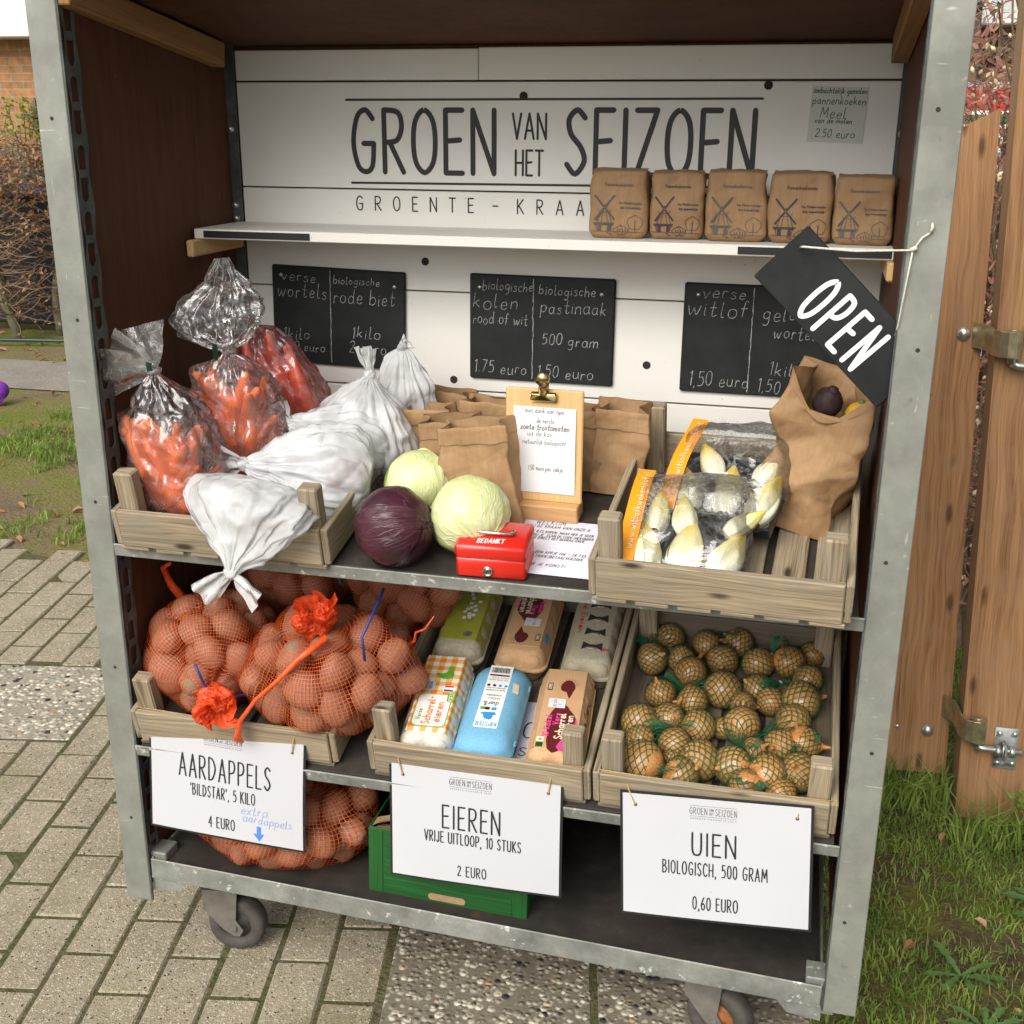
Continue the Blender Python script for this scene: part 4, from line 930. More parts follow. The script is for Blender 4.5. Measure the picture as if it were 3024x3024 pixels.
def caster(x, y, r, yaw, hub):
    z = r; pl = MB(); pl.box((.085, .085, .005), T(0, 0, .166)); pl.tube([(0, 0, .163), (0, 0, .12)], .022, 14)
    p = pl.build('caster', M['fork'], cart, False, (x, y, 0), (0, 0, yaw))
    f = MB()
    for s_ in (-1, 1): f.poly([(-.034, .138), (.036, .138), (.030, .075), (.024+.02, z-.004), (.016+.02, z-.018), (.004+.02, z-.018), (-.004+.008, z-.004), (-.034, .095)], T(0, s_*.024+(.0015), 0) @ RX(pi/2), .003)
    f.box((.07, .052, .004), T(0, 0, .139)); f.lathe([(0, .006), (.006, .005), (.008, 0)], 8, T(.026, -.0245, z) @ RX(pi/2)); f.build('fork', M['fork'], p)
    wm = MB(); wm.lathe([(r*.55, -.017), (r*.93, -.018), (r, -.010), (r, .010), (r*.93, .018), (r*.55, .017), (r*.55, -.017)], 36, T(.026, 0, z) @ RX(pi/2)); wm.build('tyre', M['rubber'], p, True)
    h = MB(); h.lathe([(0, .016), (.012, .016), (.014, .010), (r*.55, .010), (r*.55, -.010), (.014, -.010), (.012, -.016), (0, -.016)], 24, T(.026, 0, z) @ RX(pi/2)); h.build('hub', hub, p, True)
caster(.158, .085, .057, .12, M['rubber']); caster(1.105, .075, .060, -.35, M['hub']); caster(.16, .47, .057, .6, M['rubber']); caster(1.13, .47, .057, .3, M['rubber'])

# ------------------------------------------------------------------ crates
GC = 'weathered vegetable crates on the shelves'
def crate(label, x, y0, zs, a, yaw, d=.455, mat='crate', w=.39, h=.068, ph=.064):
    t = thing('wooden_crate', label, 'crate', (x, y0, zs+y0*math.tan(a)+.0005), (a, 0, yaw), GC); mt = M[mat]
    MB().box((w-.026, .012, h), T(0, .006, .0085+h/2), .002).build('front_board', mt, t); MB().box((w-.026, .012, h), T(0, d-.006, .0085+h/2), .002).build('back_board', M['cratedark'] if a == TB else mt, t)  # lower crates: inside shade put into the back board's darker wood
    for s_ in (-1, 1):
        MB().box((.0115, d-.006, h-.002), T(s_*(w/2-.0065), d/2+.001, .0085+h/2), .002).build('side_board', mt, t)
        for yy in (.0135+.0145, d-.0135-.0145):
            MB().box((.034, .028, h+ph), T(s_*(w/2-.0135-.0175), yy, .009+(h+ph)/2), .003).build('corner_post', mt, t)
    n = 6; sw = (w-.004)/n
    for k in range(n): MB().box((sw-.013, d-.004, .0075), T(-w/2+.002+sw*(k+.5), d/2, .004+random.uniform(0, .0006)), .0015).build('bottom_slat', M['cratedark'] if a == TB else mt, t)  # lower crate slats: shade painted in as darker wood
    t['_w'] = w; return t
crUL = crate('crate of carrot and beetroot bags on the upper shelf, left', .266, -.018, .868, TA, 0)
crUR = crate('crate holding chicory packs and a large paper bag, upper right', 1.081, -.032, .868, TA, -.035, .455)
crLL = crate('crate of potato nets behind the potato price sign', .250, .008, .4775, TB, .03, .46)
crLM = crate('crate of egg cartons behind the egg price sign', .700, .008, .4775, TB, 0, .52)
crLR = crate('crate of onion nets behind the onion price sign', 1.093, .008, .4775, TB, 0, .46)
for c_ in (crUL, crUR, crLL, crLM, crLR): del c_['_w']
m_ = MB(); text(m_, 'Boompsma & Z', frame((.195+.0006, .06, .02), (0, 1, 0), (0, 0, 1), (1, 0, 0)), 0.10, 0.012, .034, .20, .0026, slant=.1); 
SB = [o for o in crUL.children if o.name.startswith('side_board')]
sb_ = max(SB, key=lambda o: sum(v.co.x for v in o.data.vertices)); m_.build('stencilled_lettering', M['bluep'], sb_)

# ------------------------------------------------------------------ chalkboards, notes, signs
GB = 'black chalkboards on the white back planks'
def chalkboard(label, x, z, w_, h_, rows, screws, rot=0.0):
    t = thing('chalkboard', label, 'chalkboard', (x, .5440, z), (0, rot, 0), GB); F_ = frame((0, -.0092, 0), (1, 0, 0), (0, 0, 1), (0, -1, 0))
    MB().box((w_, .008, h_), T(w_/2, -.005, -h_/2), .003).build('board', M['chalkboard'], t)
    m_ = MB()
    for s_, x0, y0, hh, wd in rows: text(m_, s_, F_, x0, -y0, hh*.94, wd*.97, .0012, .16, slant=.08, jit=.18, rough=.8)
    P = [(w_*.445+.0015*nz((k, 0, x), .9), -.006-k*(h_-.012)/24) for k in range(25)]; stroke(m_, P, .0014, F_, 0, .8)
    m_.build('chalk_writing', M['chalk'], t)
    s2 = MB()
    for sx, sy in screws: s2.lathe([(0, .0022), (.003, .002), (.004, .0003)], 12, F_ @ T(sx, -sy, 0))
    s2.build('screws', M['zinc'], t, True)
chalkboard('chalkboard offering verse wortels and rode biet', .121, 1.2865, .284, .196, [('verse', .022, .030, .023, .075), ('wortels', .012, .062, .030, .108), ('biologische', .133, .030, .016, .10), ('rode biet', .133, .068, .030, .132), ('1kilo', .022, .148, .024, .058), ('0,90 euro', .014, .172, .019, .10), ('1kilo', .172, .136, .024, .06), ('2 euro', .165, .168, .024, .08)], [(.020, .020), (.262, .030)], .025)
chalkboard('chalkboard offering kolen and pastinaak', .537, 1.283, .286, .205, [('biologische', .026, .030, .020, .102), ('kolen', .007, .066, .031, .092), ('rood of wit', .007, .096, .023, .112), ('1.75 euro', .010, .192, .026, .108), ('biologische', .138, .034, .020, .112), ('pastinaak', .142, .068, .027, .13), ('500 gram', .146, .130, .022, .112), ('1.50 euro', .138, .194, .024, .112)], [(.020, .026), (.260, .030)], .006)
chalkboard('chalkboard offering verse witlof, half hidden by the slanted open sign', .952, 1.281, .286, .205, [('verse', .034, .026, .024, .08), ('witlof', .008, .060, .032, .112), ('1,50 euro', .018, .192, .028, .112), ('gele', .146, .062, .030, .06), ('wortel', .168, .096, .026, .075), ('1kilo', .165, .165, .026, .06), ('1,50 euro', .146, .198, .026, .11)], [(.026, .022), (.26, .024)], .004)
t = thing('price_note', 'small handwritten pancake flour note taped on the top right plank', 'note', (1.153, .5442, 1.623), (0, .03, 0)); F_ = frame((0, -.0009, 0), (1, 0, 0), (0, 0, 1), (0, -1, 0))
MB().box((.094, .0006, .092), T(.047, -.0005, -.046)).build('sheet', M['note'], t); m_ = MB()
for s_, x0, y0, hh, wd in [('ambachtelijk gemalen', .003, .011, .009, .088), ('pannenkoeken', .003, .029, .013, .088), ('Meel', .018, .052, .018, .042), ('van de molen', .010, .060, .008, .062), ('2.50 euro', .013, .084, .014, .066)]: text(m_, s_, F_, x0, -y0, hh, wd, .0013, .14, slant=.08, jit=.1)
m_.build('handwriting', M['greenink'], t)
GS = 'laminated price signs hung on the lower crates'
def logo(m_, F_, x, y, w_):
    h = w_*.15; text(m_, 'GROEN', F_, x, y, h, w_*.37, .0008, .2); text(m_, 'SEIZOEN', F_, x+w_*.55, y, h, w_*.45, .0008, .2)
    text(m_, 'VAN', F_, x+w_*.42, y+h*.58, h*.4, w_*.09, .00045); text(m_, 'HET', F_, x+w_*.42, y, h*.4, w_*.09, .00045)
    line(m_, (x, y+h*1.3), (x+w_, y+h*1.3), .0004, F_); line(m_, (x, y-h*.3), (x+w_, y-h*.3), .0004, F_); text(m_, 'GROENTE-KRAAMPJE 2020', F_, x+w_*.01, y-h*.75, h*.2, w_*.98, .0003, .5)
def price_sign(label, x, y, z, rot, tilt, rows, lg, extra, anchors, back=False):
    c, s_ = cos(rot), sin(rot); t = thing('price_sign', label, 'sign', (x, y, z), (0, 0, 0), GS)
    ex = Vector((c, 0, s_)); ez = Vector((-s_*cos(tilt), sin(tilt), c*cos(tilt))); R_ = frame((0, 0, 0), ex, ez, ex.cross(ez))
    def bow(u, v, q=0.0): return (-.003+.303*u, .003-.216*v, -.0035+q+.006*sin(pi*v)*.6*(u-.2)+.004*sin(2.4*u+1)*v)
    b = MB(); b.grid(10, 8, lambda u, v: (-.0045+.306*u, .0045-.219*v, bow(u, v)[2]-.0009)); b.build('backing', M['black'], t, True).matrix_local = R_
    p = MB(); p.grid(10, 8, lambda u, v: (.297*u, -.21*v, bow(u, v)[2])); p.build('sheet', M['lam'], t, True).matrix_local = R_
    m_ = MB()
    for s2, u0, u1, v0, v1, wd in rows: text(m_, s2, I4, .297*u0, -.21*v1, .21*(v1-v0), .297*(u1-u0), wd, .2, spc=.34)
    lm = MB(); logo(lm, I4, .297*lg[0], -.21*lg[1], .297*.25)
    def drape(mb): mb.V = [(a, b2, bow(a/.297, -b2/.21)[2]+.0005+d) for a, b2, d in mb.V]
    drape(m_); drape(lm); m_.build('lettering', M['ink'], t).matrix_local = R_; lm.build('logo', M['softink'], t).matrix_local = R_
    for nm, mb, mt in extra: drape(mb); mb.build(nm, mt, t).matrix_local = R_
    k = MB()
    for u, v in ((.07, .09), (.93, .09)): k.disc(.0028, 12, R_ @ T(.297*u, -.21*v, bow(u, v)[2]+.0007))
    k.build('punched_hole', M['darkhole'], t)
    for (u, v), tgt in zip(((.07, .09), (.93, .09)), anchors):
        st = MB(); a = R_ @ Vector((.297*u, -.21*v, bow(u, v)[2]+.001)); e = Vector(tgt)-Vector((x, y, z)); mid = (a+e)/2+Vector((0, -.002, -.002)); st.tube([a, mid, e], .0013, 6); st.build('string', M['string'], t)
    return t
ex1 = MB(); text(ex1, 'extra', I4, .297*.60, -.21*.735, .019, .297*.17, .0011, slant=.1, jit=.1); text(ex1, 'aardappels', I4, .297*.61, -.21*.81, .017, .297*.315, .0010, slant=.1, jit=.12)
ex2 = MB(); ex2.poly([(.2085, -.176), (.2165, -.176), (.2165, -.1915), (.2225, -.1905), (.2135, -.206), (.2015, -.1915), (.2085, -.1915)])
price_sign('potato price sign reading aardappels, with a blue arrow', .0894, -.003, .5364, -.034, .06, [('AARDAPPELS', .19, .79, .265, .475, .0030), ("'BILDSTAR', 5 KILO", .265, .69, .535, .64, .0019), ('4 EURO', .385, .555, .82, .92, .0019)], (.355, .115), [('handwriting', ex1, M['palebluei']), ('arrow', ex2, M['blueink'])], [(.103, -.002, .560), (.372, -.002, .553)])
price_sign('egg price sign reading eieren', .5488, -.0045, .5161, .012, .06, [('EIEREN', .31, .65, .315, .515, .0031), ('VRIJE UITLOOP, 10 STUKS', .20, .775, .555, .65, .0020), ('2 EURO', .40, .57, .845, .935, .0019)], (.35, .125), [], [(.557, -.002, .5545), (.832, -.002, .5545)])
price_sign('onion price sign reading uien', .9504, -.0155, .5282, .060, .10, [('UIEN', .38, .61, .28, .46, .0031), ('BIOLOGISCH, 500 GRAM', .22, .78, .525, .63, .0020), ('0,60 EURO', .385, .625, .81, .915, .0020)], (.365, .125), [], [(.950, -.002, .5545), (1.232, -.002, .5545)])
for lab, x0, x1 in (('jute string across the potato crate front', .063, .440), ('jute string across the egg crate front', .515, .885), ('jute string across the onion crate front', .908, 1.278)):
    tag(MB().tube([(x0, -.001, .5575), ((x0+x1)/2, -.0035, .5535), (x1, -.001, .5575)], .0012, 6).build('string', M['string'], None, True), lab, 'string', 'strings along the crate fronts')
# OPEN sign hanging crooked on a cord behind the right post
a0, a1 = Vector((1.161, 0, 1.42)), Vector((1.10, 0, 1.358)); dx = (Vector((1.279, 0, 1.184))-a1); dx.y = 0; L = .254; ex = dx.normalized(); ez = Vector((-ex.z, 0, ex.x)); O = Vector((1.10, .022, 1.358))
R_ = frame((0, 0, 0), ex, ez, ex.cross(ez)); Wd = .098
t = thing('open_sign', 'slanted black sign reading open, hung by a cord on the right post', 'sign', O)
MB().box((L, Wd, .008), T(L/2, Wd/2, 0), .0015).build('board', M['chalkboard'], t).matrix_local = R_
m_ = MB(); text(m_, 'OPEN', T(0, 0, .0045), .076, .010, .066, .112, .0072, .30, slant=-.0, jit=.0); m_.build('lettering', M['whitepaint'], t).matrix_local = R_
h1 = Vector((1.160, .0, 1.399)); st = MB(); hk = Vector((1.3055, -.006, 1.4015))
st.tube([h1+Vector((0, .016, 0)), h1+Vector((.004, .004, .002)), (h1+hk)/2+Vector((0, -.003, -.002)), hk, Vector((1.316, -.005, 1.418)), Vector((1.3255, -.003, 1.4245))], .0016, 6)
st.tube([Vector((1.3255, -.003, 1.424)), Vector((1.327, -.006, 1.432)), Vector((1.327, -.001, 1.436))], .0022, 6)
st.tube([hk, Vector((1.302, -.006, 1.36)), Vector((1.2975, -.003, 1.30)), Vector((1.296, .012, 1.284))], .0013, 6); st.tube([hk+Vector((-.003, 0, 0)), hk+Vector((.005, -.002, .004))], .0032, 8)
s_ = st.build('cord', M['cord'], t, True); s_.location = -O
# ------------------------------------------------------------------ flour bags on the top shelf
GF = 'flour bags on the top shelf'
def flour_bag(x, y, w_, h, rot, seed, label):
    t = thing('flour_bag', label, 'flour bag', (x, y, 1.3683), (0, 0, rot), GF); d = .066
    def sh(u, v):
        # pillow shaped block: v from bottom to the folded top
        a = 2*pi*u; n = 7; ca, sa = cos(a), sin(a); k = (abs(ca)**n+abs(sa)**n)**(-1/n)
        z = h*min(1, v/.86); f = 1-.10*sstep(.0, .10, .10-v)-.05*v-.0*v; bul = 1+.05*sin(pi*min(1, v/.86)); X, Y = ca*k*w_/2*f*bul, sa*k*d/2*f*(1+.10*sin(pi*min(1, v/.86)))
        if v > .86: g = (v-.86)/.14; X *= 1-g*.999; Y *= 1-g*.999; z += .004*sin(pi*g)
        if v < .05: g = 1-v/.05; X *= 1-g*.999; Y *= 1-g*.999; z = 0.0006
        p = (X, Y, z); c = .0030*(crease(p, 22, seed)-.25)*(.4+v*1.4)+.0075*folds(p, 15, seed)*(.45+v)+.002*nz(p, 28, seed)
        if .05 <= v: X += c*ca; Y += c*sa*1.0; z += .003*nz((u*6, 0, 0), 1, seed)*sstep(.6, .9, v)
        return (X, Y, z)
    m_ = MB(); m_.grid(96, 44, sh, True); bag = m_.build('paper_bag', M['flour'], t, True)
    tf = MB(); tf.grid(16, 6, lambda u, v: ((u-.5)*w_*.93+.001*nz((u*9, v, 0), 1, seed), -d*.38+v*d*.70+.0015*nz((u*8, v*5, 2), 1, seed), h+.0030+.003*sin(pi*v)*(1+nz((u*5, 0, 1), 1, seed))-.004*(1-v)**3)); tf.build('folded_flap', M['flour'], t, True)
    F_ = frame((-w_/2, -d/2*1.16-.0005, 0), (1, 0, 0), (0, .03, 1), (0, -1, .03)); k = w_/.105; hh = h/.115
    P = MB(); sc = lambda x_, y_: (x_*k*.105, y_*hh*.115)
    for s_, x0, y0, sz, wd in (('Pannenkoekenmix', .27, .79, .075, .47), ('De Molenroeder', .52, .53, .045, .38), ('Wat Ambachtelijk', .54, .46, .045, .34), ('"De Wieden"', .31, .05, .065, .36)): text(P, s_, F_, *sc(x0, y0), sz*.075, wd*w_, .00075, .1)
    def seg(a, b, wd=.0008): stroke(P, [sc(*a), sc(*b)], wd, F_, .00002*random.randint(0, 8))
    hub = (.27, .47)
    for ax in (pi/4+.05, -pi/4-.02): 
        for s2 in (1, -1): seg((hub[0]+.025*cos(ax)*s2, hub[1]+.025*sin(ax)*s2), (hub[0]+.24*cos(ax)*s2, hub[1]+.24*sin(ax)*s2), .0032); 
    for a, b in (((.20, .40), (.14, .24)), ((.34, .40), (.40, .24)), ((.20, .40), (.34, .40)), ((.23, .40), (.27, .52)), ((.31, .40), (.27, .52)), ((.16, .44), (.20, .38)), ((.38, .44), (.34, .38)), ((.24, .38), (.21, .25)), ((.30, .38), (.33, .25))): seg(a, b, .0009)
    seg((.08, .235), (.44, .235), .0016); seg((.10, .215), (.42, .215), .0020)
    for x_ in (.12, .18, .34, .40): seg((x_, .22), (x_+.02*(1 if x_ < .27 else -1), .13), .0011)
    for x_ in (.17, .20, .34, .36): seg((x_, .20), (x_, .12), .0028)
    seg((.05, .115), (.95, .10), .0009); seg((.42, .14), (.55, .21), .0009); seg((.55, .21), (.70, .15), .0009); seg((.55, .21), (.60, .11), .0008); seg((.42, .14), (.45, .105), .0009)
    for q in range(5): seg((.50+.045*q, .145), (.50+.045*q, .11), .0016)
    stroke(P, curve_pts('o', [sc(.80+.13*cos(a)*(1+.08*sin(5*a)), .25+.105*sin(a)*(1+.08*sin(5*a))) for a in [q*pi/6 for q in range(12)]], 4), .0009, F_, 0); seg((.80, .28), (.80, .11), .0013)
    # lay the print on the bulged paper
    def push(v):
        p = Vector(v); zz = max(.001, min(h*.99, p.z)); vv = zz/h*.86; u0 = .75+(p.x/w_)*.17
        best = min((sh(.75+q*.012, vv) for q in range(-10, 11)), key=lambda s3: abs(s3[0]-p.x)); lo = [sh(.75+q*.004+(p.x/w_)*.20, vv)[1] for q in (-2, 0, 2)]
        return (p.x, min([best[1]]+lo)-.0011, p.z)
    P.V = [push(v) for v in P.V]; P.build('windmill_print', M['softink'] if seed % 2 else M['ink2'], bag)
M['ink2'] = plain('dark_blue_print', (.045, .038, .05), .7, .15)
for i, (x, w_, h, rot, lb) in enumerate([(.842, .101, .112, .05, 'leftmost of the five brown windmill flour bags'), (.942, .092, .110, .06, 'second flour bag from the left, tucked close behind its neighbour'), (1.044, .102, .113, .02, 'middle of the five brown windmill flour bags'), (1.152, .102, .112, -.03, 'fourth flour bag from the left, behind the tip of the open sign'), (1.254, .096, .108, -.06, 'rightmost flour bag, beside the galvanised post')]):
    flour_bag(x, .436 if i != 1 else .446, w_, h, rot, i+1, lb)

# ------------------------------------------------------------------ generic sacks
def sack(fn_prof, o, axis, xd, nu=64, nv=44, fold=0.0, kf=9, seed=1.0, crump=.004, cs=30, us=1.0, vs=1.0, an=.45, fac=0.0, kh=9.0, ext=None):
    """lathe-like bag: prof rows (height, radius x, radius y, fold strength, sideways x, sideways y)"""
    m_ = MB(); Fm = axis_frame(o, axis, xd); rr = random.Random(int(seed*10)); ph = [rr.uniform(0, 6.3) for _ in range(6)]
    ks = [kf, kf+3, kf*2-1, kf*2+5, 3, 5]
    def fn(u, v):
        h, rx, ry, f, ox, oy = interp(fn_prof, v); a = 2*pi*u; ca, sa = cos(a), sin(a)
        s_ = .62*ridge((ca*1.7, sa*1.7, v*.8), kf/6, seed)+.38*ridge((ca*3.6, sa*3.6, v*1.6), kf/6, seed+3)-.55
        k = 1+fold*f*s_*.95; x, y = rx*ca*k, ry*sa*k; q = (x+ox, y+oy, h)
        w_ = (q[0], q[1], h*an)
        c = crump*(.8*(ridge(w_, cs*.55, seed)-.45)+.5*(ridge(w_, cs*1.3, seed+1)-.45)+.6*nz(q, cs*.3, seed+5)); c += fac*(1 if h < kh else 1.5)*(crease(q, cs*.9, seed)-.25); L = max(.012, sqrt(x*x+y*y)); c *= min(1, L/.03)
        c += fac*.9*folds(q, cs*.5, seed)
        if ext:
            need = ext(h, a)-L
            if need > c: c = need
        return (q[0]+c*x/L, q[1]+c*y/L, h+c*.4*nz(q, cs, seed+2)*(1 if not ext else .3))
    m_.grid(nu, nv, fn, True, Fm, us, vs); return m_
def pack(n, ax, r0, r1, seed, floor=None, it=60):
    """positions of n lumps pushed apart inside an ellipsoid ax, settled towards -z"""
    r = random.Random(seed); P = []; R_ = [r.uniform(r0, r1) for _ in range(n)]
    for k in range(n):
        d = Vector((r.gauss(0, 1), r.gauss(0, 1), r.gauss(0, 1))).normalized()*r.random()**(1/3); P.append(Vector((d.x*ax[0], d.y*ax[1], d.z*ax[2])))
    for _ in range(it):
        for i in range(n):
            for j in range(i):
                d = P[i]-P[j]; l = d.length; m = (R_[i]+R_[j])*.93
                if 1e-6 < l < m: q = d*((m-l)/l*.5); P[i] += q; P[j] -= q
        for i in range(n):
            p = P[i]; p.z -= .0008; q = sqrt((p.x/(ax[0]-R_[i]*.8))**2+(p.y/(ax[1]-R_[i]*.8))**2+(p.z/(ax[2]-R_[i]*.8))**2)
            if q > 1: P[i] = p/q
            if floor is not None and P[i].z < floor+R_[i]*.85: P[i].z = floor+R_[i]*.85
    return P, R_
POT = []
for k in range(6):
    m_ = MB(); e = (1+.07*(k % 3), .84+.07*(k % 2), .78+.03*(k % 3))
    def pf(u, v, k=k, e=e):
        a, t = 2*pi*u, pi*v; d = (sin(t)*cos(a), sin(t)*sin(a), -cos(t)); q = 1+.12*nz(d, 1.1, k)+.05*nz(d, 3.0, k+4)-.05*max(0, nz(d, 5, k+2)-.25)*4; return (d[0]*e[0]*q*.5, d[1]*e[1]*q*.5, d[2]*e[2]*q*.5)
    m_.grid(22, 14, pf, True); o_ = m_.build('potato', M['potato'], None, True); POT.append(o_.data); bpy.data.objects.remove(o_)
GP = 'orange net bags of potatoes'
def potato_net(label, loc, ax, n, knot, seed, floor, tail=None, ribbon=True, netm='onet', rot=(0, 0, 0), kn=1.0, size=(.029, .036)):
    """knotted net drawn over loose potatoes; knot = point in local space where the net is tied"""
    t = thing('potato_bag', label, 'potato bag', loc, rot, GP); P, R_ = pack(n, ax, *size, seed, floor); r = random.Random(seed); vs = []; K = Vector(knot)
    for p, q in zip(P, R_):
        E_ = Euler((r.uniform(0, 6), r.uniform(0, 6), r.uniform(0, 6))).to_matrix().to_4x4(); me = r.choice(POT); Mx = Matrix.Translation(p) @ E_ @ Matrix.Scale(q*2.1, 4); inst('potato', me, t, Mx)
        vs += [Mx @ (v.co*1.06) for v in me.vertices]
    bm = bmesh.new(); [bm.verts.new(v) for v in vs]; bmesh.ops.convex_hull(bm, input=bm.verts); hull = BVHTree.FromBMesh(bm); bm.free()
    C0 = sum(P, Vector())/n; balls = [(p-C0, q*1.17) for p, q in zip(P, R_)]; axd = (K-C0).normalized(); Fm = axis_frame((0, 0, 0), axd, (1, .2, .1)).to_3x3(); dk = (K-C0).length
    def rad(d):
        h = hull.ray_cast(C0, d); hr = h[3] if h[0] is not None else .1; e = 0.0
        for c, q in balls:
            b = c.dot(d); g = b*b-(c.length_squared-q*q)
            if g > 0: e = max(e, b+sqrt(g))
        gap = max(0, hr-e); return hr-min(gap*.45, .022)
    nu, nv = 120, 66; G = []
    for j in range(nv+1):
        th = pi*(1-j/nv); row = []
        for i in range(nu):
            a = 2*pi*i/nu; d = Fm @ Vector((sin(th)*cos(a), sin(th)*sin(a), cos(th))); row.append((d, rad(d)))
        G.append(row)
    S = [[0.25*(2*G[j][i][1]+.5*(G[max(0, j-1)][i][1]+G[min(nv, j+1)][i][1]+G[j][i-1][1]+G[j][(i+1) % nu][1])) for i in range(nu)] for j in range(nv+1)]
    m_ = MB(); ph = r.uniform(0, 6)
    def fn(u, v):
        i, j = int(round(u*nu)) % nu, int(round(v*nv)); d = G[j][i][0]; p = C0+d*S[j][i]; th = pi*(1-v); f = sstep(.62, .0, th)
        if f > 0:
            rr_ = .011*kn*(1+.35*sin(7*2*pi*u+ph)); nk = K+Fm @ Vector((rr_*cos(2*pi*u), rr_*sin(2*pi*u), 0)); g = f*f*(3-2*f); p = p.lerp(nk, g**.8)
            p += Fm @ Vector((cos(2*pi*u), sin(2*pi*u), 0))*(.006*sin(11*2*pi*u+ph+th*9)*g*(1-g)*4)
        if floor is not None and p.z < floor-.003: p.z = floor-.003
        return p
    m_.grid(nu, nv, fn, True); L_ = [0.0]                                  # net rows evenly spaced along the cloth
    for j in range(nv): L_.append(L_[-1]+sum((Vector(m_.V[(j+1)*nu+i])-Vector(m_.V[j*nu+i])).length for i in range(0, nu, 6))/(nu/6))
    m_.U = [[(p[0], L_[int(round(p[1]*nv))]/.40) for p in f] for f in m_.U]; m_.build('net', M[netm], t, True)
    # bunched end of the net above the knot
    kb = MB(); s_ = .022*kn
    def lump(o, R0, q): return lambda u, v: K+Fm @ (o+Vector((sin(pi*v)*cos(6.283*u), sin(pi*v)*sin(6.283*u), -cos(pi*v)))*R0*(.72+.30*ridge((cos(6.283*u)*sin(pi*v), sin(6.283*u)*sin(pi*v), -cos(pi*v)), 1.7, seed+q)+.22*ridge((cos(6.283*u)*sin(pi*v), sin(6.283*u)*sin(pi*v), -cos(pi*v)), 4.2, seed+q)))
    kb.grid(48, 30, lump(Vector((0, 0, .010*kn)), s_, 0), True); kb.grid(48, 30, lump(Vector((.016*kn, .006*kn, .026*kn)), s_*.85, 1), True); kb.grid(48, 30, lump(Vector((-.014*kn, -.008*kn, .030*kn)), s_*.75, 2), True)
    def ruf(q, R0, H0, R1, n_, dz):
        def g(u, v):
            a = 2*pi*u; w_ = sin(n_*a+q+2.5*nz((cos(a), sin(a), q), 1.5, seed)); rr2 = R0+(R1-R0)*v+.008*kn*v*w_+.006*nz((cos(a)*3, sin(a)*3, v*3), 1.5, seed+q); return K+Fm @ Vector((rr2*cos(a+.5*v*w_)+.008*kn, rr2*sin(a+.5*v*w_), dz+H0*v+.008*kn*v*nz((cos(a)*2, sin(a)*2, q), 1.5, seed)))
        return g
    kb.grid(64, 8, ruf(1, .010*kn, .030*kn, .026*kn, 5, .024*kn), True)
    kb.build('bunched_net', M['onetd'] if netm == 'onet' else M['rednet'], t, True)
    if ribbon:
        rb = MB(); a = r.uniform(0, 6.3)
        for w_ in range(2):
            P2 = [K+Fm @ Vector((.016*cos(a+q*.9+w_), .016*sin(a+q*.9+w_), .006*sin(q+w_))) for q in range(8)]+[K+Fm @ Vector((cos(a+w_*2)*(.03+.02*q), sin(a+w_*2)*(.03+.02*q), .012-.007*q)) for q in range(3)]; rb.tube(P2, .0024, 6)
        rb.build('ribbon', M['ribbon'], t, True)
    if tail:
        tl = MB(); tl.tube([Vector(p) for p in tail], [(.010 if seed != 12 else .0032)*(1-.65*k/(len(tail)-1)) for k in range(len(tail))], 8); tl.build('net_tail', M['oplastic'], t, True)
    return t
# crate floor heights on shelf 2: z = .4775 + .25*y + .008
potato_net('potato net at the crate front left, knot with blue ribbon facing the viewer', (.160, .122, .632), (.128, .132, .108), 44, (.060, -.126, -.028), 11, -.100, [(-.070, .04, .060), (-.100, .035, .10), (-.104, .02, .140), (-.085, .015, .152)], True, 'onet', (0, 0, 0), 1.15, (.027, .036))
potato_net('largest potato net with an upright orange knot, spilling over the crate corner', (.402, .098, .638), (.172, .140, .112), 58, (.002, -.055, .092), 12, -.108, [(.12, .03, .03), (.155, .01, .058), (.165, -.01, .085), (.185, -.02, .098), (.205, -.03, .128)], False, 'onet', (0, 0, 0), 1.15, (.027, .036))
potato_net('potato net at the back of the crate, behind the white bag tails', (.225, .355, .705), (.125, .085, .090), 18, (.012, -.055, .098), 13, -.088, None, True, 'onet', (0, 0, 0), 1.0, (.031, .039))
potato_net('potato net at the back right of the crate with a hanging blue ribbon', (.455, .355, .700), (.125, .085, .095), 18, (-.105, -.065, .065), 14, -.095, None, True, 'onet', (0, 0, 0), .7, (.031, .039))
potato_net('wide potato net lying on the base board under the potato sign', (.280, .128, .314), (.208, .132, .112), 62, (.060, -.02, .152), 15, -.098, None, True, 'onet', (0, .0245, 0), 1.1, (.027, .036))
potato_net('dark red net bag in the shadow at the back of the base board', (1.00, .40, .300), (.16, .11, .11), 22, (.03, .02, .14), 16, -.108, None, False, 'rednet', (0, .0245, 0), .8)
# loose potatoes of the front net hanging over the crate edge
tag(MB().tube([(.438, .005, .735), (.400, -.030, .706), (.366, -.040, .668), (.324, -.045, .628), (.291, -.042, .582), (.276, -.030, .538), (.282, -.022, .528)], [.007, .0055, .0038, .0032, .0042, .0075, .0025], 9).build('net_end', M['oplastic'], None, True), 'gathered orange net end running from the large knot down over the crate edge', 'net end')
tag(MB().tube([(.505, .004, .700), (.503, .0, .745), (.508, .06, .78), (.512, .085, .80)], .0024, 6).build('ribbon', M['ribbon'], None, True), 'dark blue ribbon standing up behind the large potato net', 'ribbon')

